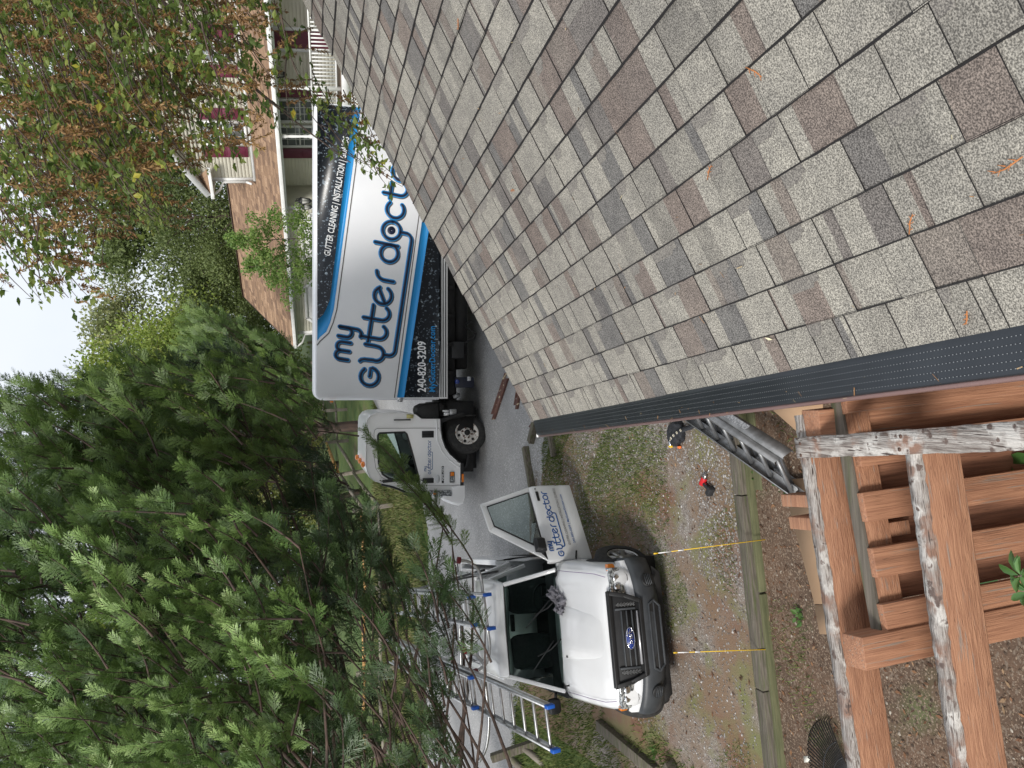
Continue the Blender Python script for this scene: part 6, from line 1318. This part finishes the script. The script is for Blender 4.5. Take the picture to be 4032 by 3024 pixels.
LM={'yg':leafmat('yellow_green_leaves',[(0,(.13,.20,.03)),(.5,(.22,.30,.05)),(1,(.36,.38,.09))]),
    'mg':leafmat('mid_green_leaves',[(0,(.05,.10,.02)),(.6,(.10,.17,.04)),(1,(.19,.25,.07))]),
    'dg':leafmat('dark_green_leaves',[(0,(.06,.085,.022)),(.6,(.115,.155,.045)),(1,(.19,.235,.08))],.25),
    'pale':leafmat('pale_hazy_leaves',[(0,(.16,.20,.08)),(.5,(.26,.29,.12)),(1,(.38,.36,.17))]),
    'oli':leafmat('olive_cedar_leaves',[(0,(.09,.11,.025)),(.6,(.17,.19,.045)),(1,(.27,.28,.08))],.25)}
def gp_(x,y): return (x,y,gz(x,y))
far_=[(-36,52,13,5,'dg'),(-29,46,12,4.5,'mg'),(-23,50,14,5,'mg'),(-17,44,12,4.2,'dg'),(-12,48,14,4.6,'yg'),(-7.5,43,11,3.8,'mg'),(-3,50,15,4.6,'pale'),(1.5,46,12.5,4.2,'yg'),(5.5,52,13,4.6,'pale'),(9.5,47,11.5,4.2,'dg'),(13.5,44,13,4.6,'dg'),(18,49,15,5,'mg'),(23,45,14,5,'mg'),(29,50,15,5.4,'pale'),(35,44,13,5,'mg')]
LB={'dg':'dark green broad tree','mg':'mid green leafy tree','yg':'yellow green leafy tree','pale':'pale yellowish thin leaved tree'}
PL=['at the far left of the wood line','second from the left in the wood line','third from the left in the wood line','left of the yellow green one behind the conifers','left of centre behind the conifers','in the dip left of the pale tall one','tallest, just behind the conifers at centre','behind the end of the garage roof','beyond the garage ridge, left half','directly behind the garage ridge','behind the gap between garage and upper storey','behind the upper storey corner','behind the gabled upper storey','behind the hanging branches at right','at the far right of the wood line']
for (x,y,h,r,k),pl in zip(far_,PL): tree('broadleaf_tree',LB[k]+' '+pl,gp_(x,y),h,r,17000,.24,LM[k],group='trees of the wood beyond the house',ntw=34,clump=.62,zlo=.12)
tree('broadleaf_tree','yellow green rounded tree standing left of the garage roof end',gp_(1.2,36),8.8,3.8,32000,.15,LM['yg'],clump=.55,ntw=34)
tree('dark_tree','dark evergreen tree rising right behind the garage ridge',gp_(9.0,37.5),8.8,3.0,24000,.13,LM['dg'],clump=.55,ntw=34,zlo=.1)
tree('dark_tree','dark evergreen tree behind the middle of the garage roof',gp_(5.8,39.5),6.8,2.6,24000,.13,LM['dg'],clump=.55,ntw=34,zlo=.1)
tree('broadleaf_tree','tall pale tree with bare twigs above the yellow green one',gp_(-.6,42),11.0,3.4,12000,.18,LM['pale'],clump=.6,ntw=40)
tree('cedar_tree','olive cedar overhanging the rail fence beside the truck box corner',gp_(-1.1,27.5),4.4,1.7,14000,.10,LM['oli'],bark=M['barkr'],clump=.55,zlo=.34,shape=0,ntw=34,trunk_r=.15)
tree('cedar_tree','olive shrubby cedar behind the fence left of the truck cab',gp_(-3.4,28.5),4.6,1.8,12000,.10,LM['oli'],bark=M['barkr'],clump=.55,zlo=.3,ntw=30,trunk_r=.12)
for x,y,lb in ((-.3,28.6,'bare dark tree trunk behind the fence between cab and box'),):
    pass
tree('broadleaf_tree','second yellow green tree filling the gap left of the rounded one',gp_(-3.0,36),8.0,3.0,22000,.15,LM['yg'],clump=.55,ntw=34)
# young maples before the garage
for (X,Y,h,lb) in ((1255,925,5.0,'young light green maple before the first garage door'),(1260,1055,4.5,'young light green maple before the second garage door')):
    b=aty(X,Y,20.5); b[2]=gz(b[0],b[1]); tree('young_maple',lb,b,h,.95,5200,.085,LM['yg'] if 0 else leafmat('maple_leaves',[(0,(.09,.17,.035)),(.6,(.18,.28,.06)),(1,(.3,.36,.11))]),group='young maples before the garage',trunk_r=.03,zlo=.25,clump=.42,ntw=26)
# ---- conifer sprays
def spray_template():
    Q=[]; n=8
    Q.append([(-.012,0,0),(.012,0,0),(.007,1,0),(-.007,1,0)])
    def seg(p,e,w,z0,z1):
        d=(e-p)/np.linalg.norm(e-p); nx=np.array([d[1],-d[0]])*w*.5; m=p*.45+e*.55; zm=(z0+z1)/2
        Q.append([(*(p-nx*.6),z0),(*(p+nx*.6),z0),(*(m+nx),zm),(*(m-nx),zm)]); Q.append([(*(m-nx),zm),(*(m+nx),zm),(*(e+nx*.25),z1),(*(e-nx*.25),z1)])
    for i in range(n):
        t=.05+.86*i/n
        for sg in (1,-1):
            L=(.50*(1-t)**.8*(.55+.9*min(1,t*3))+.05)*(1+.15*math.sin(i*3.1+sg)); a=math.radians(36+8*math.sin(i*2.3+sg)); tt=t+.03*sg; p=np.array([0,tt]); d=np.array([math.sin(a)*sg,math.cos(a)]); e=p+d*L; zz=.07*math.sin(i*1.7+sg*2)-.05*L
            seg(p,e,.034,0,zz)
            if L>.15:
                for f in (.35,.62):
                    for s2 in (1,-1):
                        a2=a*sg+s2*math.radians(32); d2=np.array([math.sin(a2),math.cos(a2)]); m=p+d*L*f; seg(m,m+d2*L*.34*(1.2-f),.028,zz*f,zz*f+.02*s2)
    return np.array(Q)
SPT=spray_template()
def sprays(P,D,L,rn_,dr=.12):
    n=len(P); U0=rng.normal(size=(n,3))*.75+[0,-.35,.55]; X=nrm(np.cross(D,U0)); Z=nrm(np.cross(X,D)); T=SPT[None]  # (1,q,4,3)
    x=T[...,0,None]*X[:,None,None]; y=T[...,1,None]*D[:,None,None]; z=(T[...,2,None]-dr*T[...,1,None]**2)*Z[:,None,None]
    Q=P[:,None,None]+(x+y+z)*L[:,None,None,None]; q=SPT.shape[0]
    rr=np.repeat(rn_,q)*.75+.25*np.tile(np.linspace(0,1,q),n)
    return Q.reshape(-1,4,3),rr
def curve(a,b,bend,k=6):
    a=np.array(a);b=np.array(b);c=(a+b)/2+np.array(bend); s=np.linspace(0,1,k)[:,None]; return (1-s)**2*a+2*s*(1-s)*c+s*s*b
def conifer(name,label,base,polyg,dfun,nb,per,Lr,mt,dvec,blen,seed,stems,bs_=2.0,rfun=None,density=None,tr_r=.14):
    global rng
    r_=random.Random(seed); base=np.array(base,float); t=Thing(name,label,'tree',tuple(base)); xs_=[p[0] for p in polyg]; ys_=[p[1] for p in polyg]
    P=[];D=[];L=[];R_n=[]; tb=MB(); starts=[]; cnt=0
    while cnt<nb:
        X=r_.uniform(min(xs_),max(xs_)); Y=r_.uniform(min(ys_),max(ys_))
        if not inpoly(X,Y,polyg): continue
        if density and r_.random()>density(X,Y): continue
        cnt+=1; zc=dfun(X,Y,r_); T=atd(X,Y,zc); dv=np.array(dvec(X,Y,r_)); dv/=np.linalg.norm(dv); bl=blen*r_.uniform(.7,1.3); S=T-dv*bl
        pts=curve(S,T,(0,0,-.12*bl),6); tb.tube(pts,[.012,.010,.009,.007,.004,.002],4,cap=False); starts.append(S); col=r_.random()*.6+(rfun(X,Y) if rfun else .2)
        for i in range(per):
            f=(i+r_.random())/per; f=.12+.88*f; p=pts[0]*(1-f)+pts[-1]*f if False else ((1-f)**2*pts[0]+2*f*(1-f)*((pts[0]+pts[-1])/2+np.array([0,0,-.12*bl]))+f*f*pts[-1])
            rad=np.array([r_.gauss(0,1) for _ in range(3)]); rad-=dv*np.dot(rad,dv); rad/=np.linalg.norm(rad)+1e-6
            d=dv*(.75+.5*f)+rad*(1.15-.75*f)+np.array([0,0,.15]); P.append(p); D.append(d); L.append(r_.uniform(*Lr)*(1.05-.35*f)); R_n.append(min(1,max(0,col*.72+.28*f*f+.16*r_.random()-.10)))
    P=np.array(P);D=nrm(np.array(D));L=np.array(L); Q,rr=sprays(P,D,L,np.array(R_n))
    # main stems from the base to the branch starts
    starts=np.array(starts); idx=r_.sample(range(len(starts)),min(stems,len(starts)))
    for i in idx:
        S=starts[i]; s0=base+np.array([r_.uniform(-.2,.2),r_.uniform(-.3,.3),r_.uniform(bs_*.45,bs_)]); ln=np.linalg.norm(S-s0)
        tb.tube(curve(s0,S,(0,0,-.13*ln),10),list(np.linspace(.018+.005*ln,.008,10)*r_.uniform(.6,1.2)),6,cap=False)
    tb.tube([base-[0,0,.2],base+[.05,0,2.5],base+[.1,.1,5],base+[.0,.2,8.5]],[tr_r*1.3,tr_r,tr_r*.7,.03],9)
    t.part('trunk',tb,M['barkr'],w=True,smooth=True); t.part('crown',quads('crown',Q,np.clip(rr,0,1)),mt,w=True); return t
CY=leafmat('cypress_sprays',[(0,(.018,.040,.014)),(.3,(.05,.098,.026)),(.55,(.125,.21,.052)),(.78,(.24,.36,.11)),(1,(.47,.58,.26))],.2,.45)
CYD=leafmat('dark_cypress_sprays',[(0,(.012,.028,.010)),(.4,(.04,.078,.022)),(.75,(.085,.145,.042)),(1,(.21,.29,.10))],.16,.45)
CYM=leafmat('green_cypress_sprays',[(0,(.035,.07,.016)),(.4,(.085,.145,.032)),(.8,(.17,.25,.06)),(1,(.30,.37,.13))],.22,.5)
PG=[(-500,1650),(-60,1560),(100,1540),(245,1405),(330,1480),(451,1359),(560,1450),(749,1352),(800,1420),(909,1366),(1010,1480),(1088,1570),(1180,1680),(1240,1850),(1250,2100),(1200,3060),(-500,3060)]
dv1=lambda X,Y,r: RT*r.uniform(.05,1.0)-DN*r.uniform(.15,1.0)+F*r.uniform(-.9,.2)
near_d=lambda X,Y,r: 9.6-2.7*min(1,max(0,(Y-1350)/1650))+r.uniform(-.8,1.1)
# dark inner tree behind, bright near tree in front
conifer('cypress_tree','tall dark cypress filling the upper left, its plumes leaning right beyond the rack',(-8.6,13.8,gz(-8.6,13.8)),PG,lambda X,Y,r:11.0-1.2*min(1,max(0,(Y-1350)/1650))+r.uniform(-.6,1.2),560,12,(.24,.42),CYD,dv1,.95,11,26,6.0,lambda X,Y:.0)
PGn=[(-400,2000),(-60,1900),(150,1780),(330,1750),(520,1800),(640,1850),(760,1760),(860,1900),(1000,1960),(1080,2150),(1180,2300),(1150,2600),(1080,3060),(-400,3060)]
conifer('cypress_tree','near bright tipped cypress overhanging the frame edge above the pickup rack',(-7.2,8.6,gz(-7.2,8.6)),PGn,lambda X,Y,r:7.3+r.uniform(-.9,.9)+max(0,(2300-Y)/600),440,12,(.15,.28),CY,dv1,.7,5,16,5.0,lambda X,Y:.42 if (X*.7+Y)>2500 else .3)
PGr=[(-60,1500),(245,1420),(451,1375),(749,1365),(909,1380),(1000,1500),(1050,1640),(900,1900),(500,1900),(-60,1850)]
conifer('cypress_tree','middle cypress with feathery tips against the sky above the truck cab',(-7.8,12.2,gz(-7.8,12.2)),PGr,lambda X,Y,r:9.4+r.uniform(-.8,.8),170,12,(.19,.34),CYM,dv1,.9,8,8,6.0,lambda X,Y:.12)
# lower straggling stems with sparse green plumes in front of the rack
PL2=[(1180,1900),(1300,1850),(1500,2000),(1690,2040),(1790,2200),(1740,2420),(1700,2650),(1640,3060),(1150,3060)]
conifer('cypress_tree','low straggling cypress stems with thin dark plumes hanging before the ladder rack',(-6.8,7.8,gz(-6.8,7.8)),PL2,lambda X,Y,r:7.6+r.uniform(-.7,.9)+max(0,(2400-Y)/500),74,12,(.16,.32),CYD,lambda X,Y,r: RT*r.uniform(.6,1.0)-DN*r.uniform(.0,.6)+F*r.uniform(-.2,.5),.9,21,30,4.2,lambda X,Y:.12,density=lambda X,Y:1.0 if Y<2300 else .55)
# bright plume leaning over the truck cab
PC=[(1385,1650),(1470,1700),(1640,1900),(1620,1960),(1480,1800),(1400,1720)]
conifer('cypress_tree','lone green cypress plume leaning across the truck cab window',(-8.2,10.8,gz(-8.2,10.8)),PC,lambda X,Y,r:10.2+r.uniform(-.3,.3),7,22,(.16,.28),CYM,lambda X,Y,r: RT*.75-DN*.65+F*r.uniform(-.1,.1),1.3,3,4,5.0,lambda X,Y:.3)
conifer('conifer_tree','soft green conifer row standing right of the tall cypress behind the fence',(-.9,24.5,gz(-.9,24.5)),[(690,1240),(740,1180),(850,1230),(960,1290),(1040,1300),(1100,1420),(1130,1560),(1050,1640),(800,1600),(700,1450)],lambda X,Y,r:24+r.uniform(-1.5,1.5),240,12,(.3,.55),CYM,lambda X,Y,r: RT*.5-DN*.9+F*r.uniform(-.3,.1),1.6,17,8,3.0,lambda X,Y:.2)
# ---- box elder hanging in from the upper right
PE=[(-60,-60),(-60,1160),(110,1180),(200,1200),(400,1180),(450,1090),(380,1010),(400,900),(560,960),(690,900),(700,850),(560,760),(784,729),(917,650),(990,560),(1160,600),(1230,560),(1260,420),(1215,200),(1180,-60)]
PE2=[(1225,400),(1300,560),(1400,640),(1480,760),(1560,810),(1590,730),(1520,600),(1430,470),(1330,380)]
ELM=leafmat('box_elder_leaves',[(0,(.055,.10,.018)),(.5,(.13,.195,.04)),(.9,(.29,.35,.09)),(.96,(.40,.38,.05)),(1,(.5,.34,.04))],.45)
SAM=leafmat('brown_maple_seeds',[(0,(.12,.06,.022)),(.5,(.24,.135,.05)),(1,(.42,.27,.11))],.25)
be=Thing('box_elder_tree','box elder with green leaves and brown hanging seed clusters covering the upper right','tree',(5.9,8.6,gz(5.9,8.6)))
r_=random.Random(4); tw=MB(); LP=[];LD=[];LL=[];LRn=[];SP=[];SD=[];SL_=[];SR=[]
tw.tube([(5.9,8.6,gz(5.9,8.6)),(5.7,8.5,3),(5.2,8.2,6),(4.6,7.8,9)],[.24,.2,.15,.06],10)
def add_twig(X,Y,zc,ln,nl,nc,dn=.6):
    T=atd(X,Y,zc); dv=-RT*r_.uniform(.3,.9)+DN*r_.uniform(.1,dn)+F*r_.uniform(-.4,.4); dv/=np.linalg.norm(dv); S=T-dv*ln; pts=curve(S,T,(0,0,.1*ln),6); tw.tube(pts,[.006,.005,.004,.004,.003,.002],4,cap=False)
    for i in range(nl):
        f=r_.random(); p=pts[int(f*5)]*(1-(f*5)%1)+pts[min(5,int(f*5)+1)]*((f*5)%1); p=p+np.array([r_.gauss(0,.05) for _ in range(3)])
        d0=np.array([r_.gauss(0,1),r_.gauss(0,1),r_.gauss(-.25,.7)]); d0/=np.linalg.norm(d0); c=r_.random(); s0=r_.uniform(.048,.088)
        side_=np.cross(d0,[0,0,1]); side_/=np.linalg.norm(side_)+1e-6
        for (o,ds_,k) in ((0,d0,1),(.0,d0*.45+side_,.8),(.0,d0*.45-side_,.8)):
            LP.append(p+d0*.03); LD.append(ds_/np.linalg.norm(ds_)); LL.append(s0*k); LRn.append(min(1,max(0,c*.9+r_.random()*.1)))
    for j in range(nc):
        f=r_.random(); c=pts[int(f*5)]+np.array([r_.gauss(0,.05),r_.gauss(0,.05),r_.uniform(-.12,0)]); cc=r_.random(); ax=np.array([r_.gauss(0,.35),r_.gauss(0,.35),-1.]); ax/=np.linalg.norm(ax); lc=r_.uniform(.14,.32)
        tw.tube([c,c+ax*lc],.0015,3,cap=False)
        for i in range(50):
            q=c+ax*lc*r_.random(); d=ax*.8+np.array([r_.gauss(0,.6) for _ in range(3)]); SP.append(q); SD.append(d/np.linalg.norm(d)); SL_.append(r_.uniform(.030,.048)); SR.append(min(1,.6*cc+.4*r_.random()))
cnt=0
while cnt<700:
    X=r_.uniform(-60,1260); Y=r_.uniform(-60,1200)
    if not inpoly(X,Y,PE): continue
    g=(X-650)/600; dens=1.0 if g<-.3 else max(.22,.85-.8*g)
    if Y>700 and X<450: dens*=.7
    if r_.random()>dens: continue
    if X>1000 and Y<330: pass
    cnt+=1; brown=r_.random()<(.45 if X>80 else .35); add_twig(X,Y,r_.uniform(5.0,9.0),r_.uniform(.4,.8),r_.randint(6,13),r_.randint(2,4) if brown else 0)
cnt=0
while cnt<26:
    X=r_.uniform(1225,1600); Y=r_.uniform(380,820)
    if not inpoly(X,Y,PE2): continue
    cnt+=1; add_twig(X,Y,r_.uniform(6.6,7.6),r_.uniform(.25,.45),r_.randint(4,8),1 if r_.random()<.5 else 0,.9)
hub_=np.array([5.0,8.0,7.2])
for i in range(26):
    X=r_.uniform(0,1000);Y=r_.uniform(0,900)
    if not inpoly(X,Y,PE): continue
    T=atd(X,Y,r_.uniform(6,8.8)); ln=np.linalg.norm(T-hub_); tw.tube(curve(hub_+[r_.uniform(-.5,.5),r_.uniform(-.8,.8),r_.uniform(-1.5,1.5)],T,(0,0,.12*ln),9),list(np.linspace(.014+.003*ln,.005,9)),5,cap=False)
T=atd(1380,640,7.1); tw.tube(curve(hub_-[0,0,1.8],T,(0,0,.5),10),list(np.linspace(.03,.005,10)),5,cap=False)
be.part('trunk',tw,M['bark'],w=True)
LP=np.array(LP);LD=np.array(LD);LL=np.array(LL); Q,rr=leaves(LP,LD,LL,LL*.55,np.array(LRn)); be.part('leaves',quads('leaves',Q,rr),ELM,w=True)
SP=np.array(SP);SD=np.array(SD);SL_=np.array(SL_); Q,rr=leaves(SP,SD,SL_,SL_*.36,np.array(SR)); be.part('seed_clusters',quads('seed_clusters',Q,rr),SAM,w=True)
# ---- small weeds by the timbers
M['weed']=leafmat('weed_leaves',[(0,(.06,.14,.03)),(1,(.14,.25,.07))])
for (X,Y,sz,lb) in ((2965,1862,.085,'light green seedling growing at the timber foot by the ladder'),(2962,2020,.07,'small green vine leaves at the timber foot right of the first stake'),(2975,2095,.07,'small green vine leaves beside the first yellow stake'),(2985,2232,.09,'green vine clump at the timber foot between the two stakes'),(3010,2290,.06,'tiny green seedling between the two stakes'),(3160,2420,.1,'upright green weed in the bare yard near the cardboard'),(2590,2955,.10,'green broadleaf weed by the broken timber at the frame edge'),(3085,1900,.12,'grassy tuft beside the ladder foot')):
    b=gnd(X,Y); n=16; a=rng.uniform(0,6.28,n); el=rng.uniform(.1,1.1,n); D=np.stack([np.cos(a)*np.cos(el),np.sin(a)*np.cos(el),np.sin(el)],-1); C=np.array(b)+rng.normal(size=(n,3))*sz*.35*[1,1,.2]+[0,0,sz*.3]; L=rng.uniform(.35,.8,n)*sz
    t=Thing('weed',lb,'weed',tuple(b)); Q,rr=leaves(C,D,L,L*.7,rng.random(n)); t.part('leaves',quads('leaves',Q,rr),M['weed'],w=True); mb=MB()
    for i in range(4): mb.tube([b,C[i]],.0018,4)
    t.part('stems',mb,M['stem'],w=True)
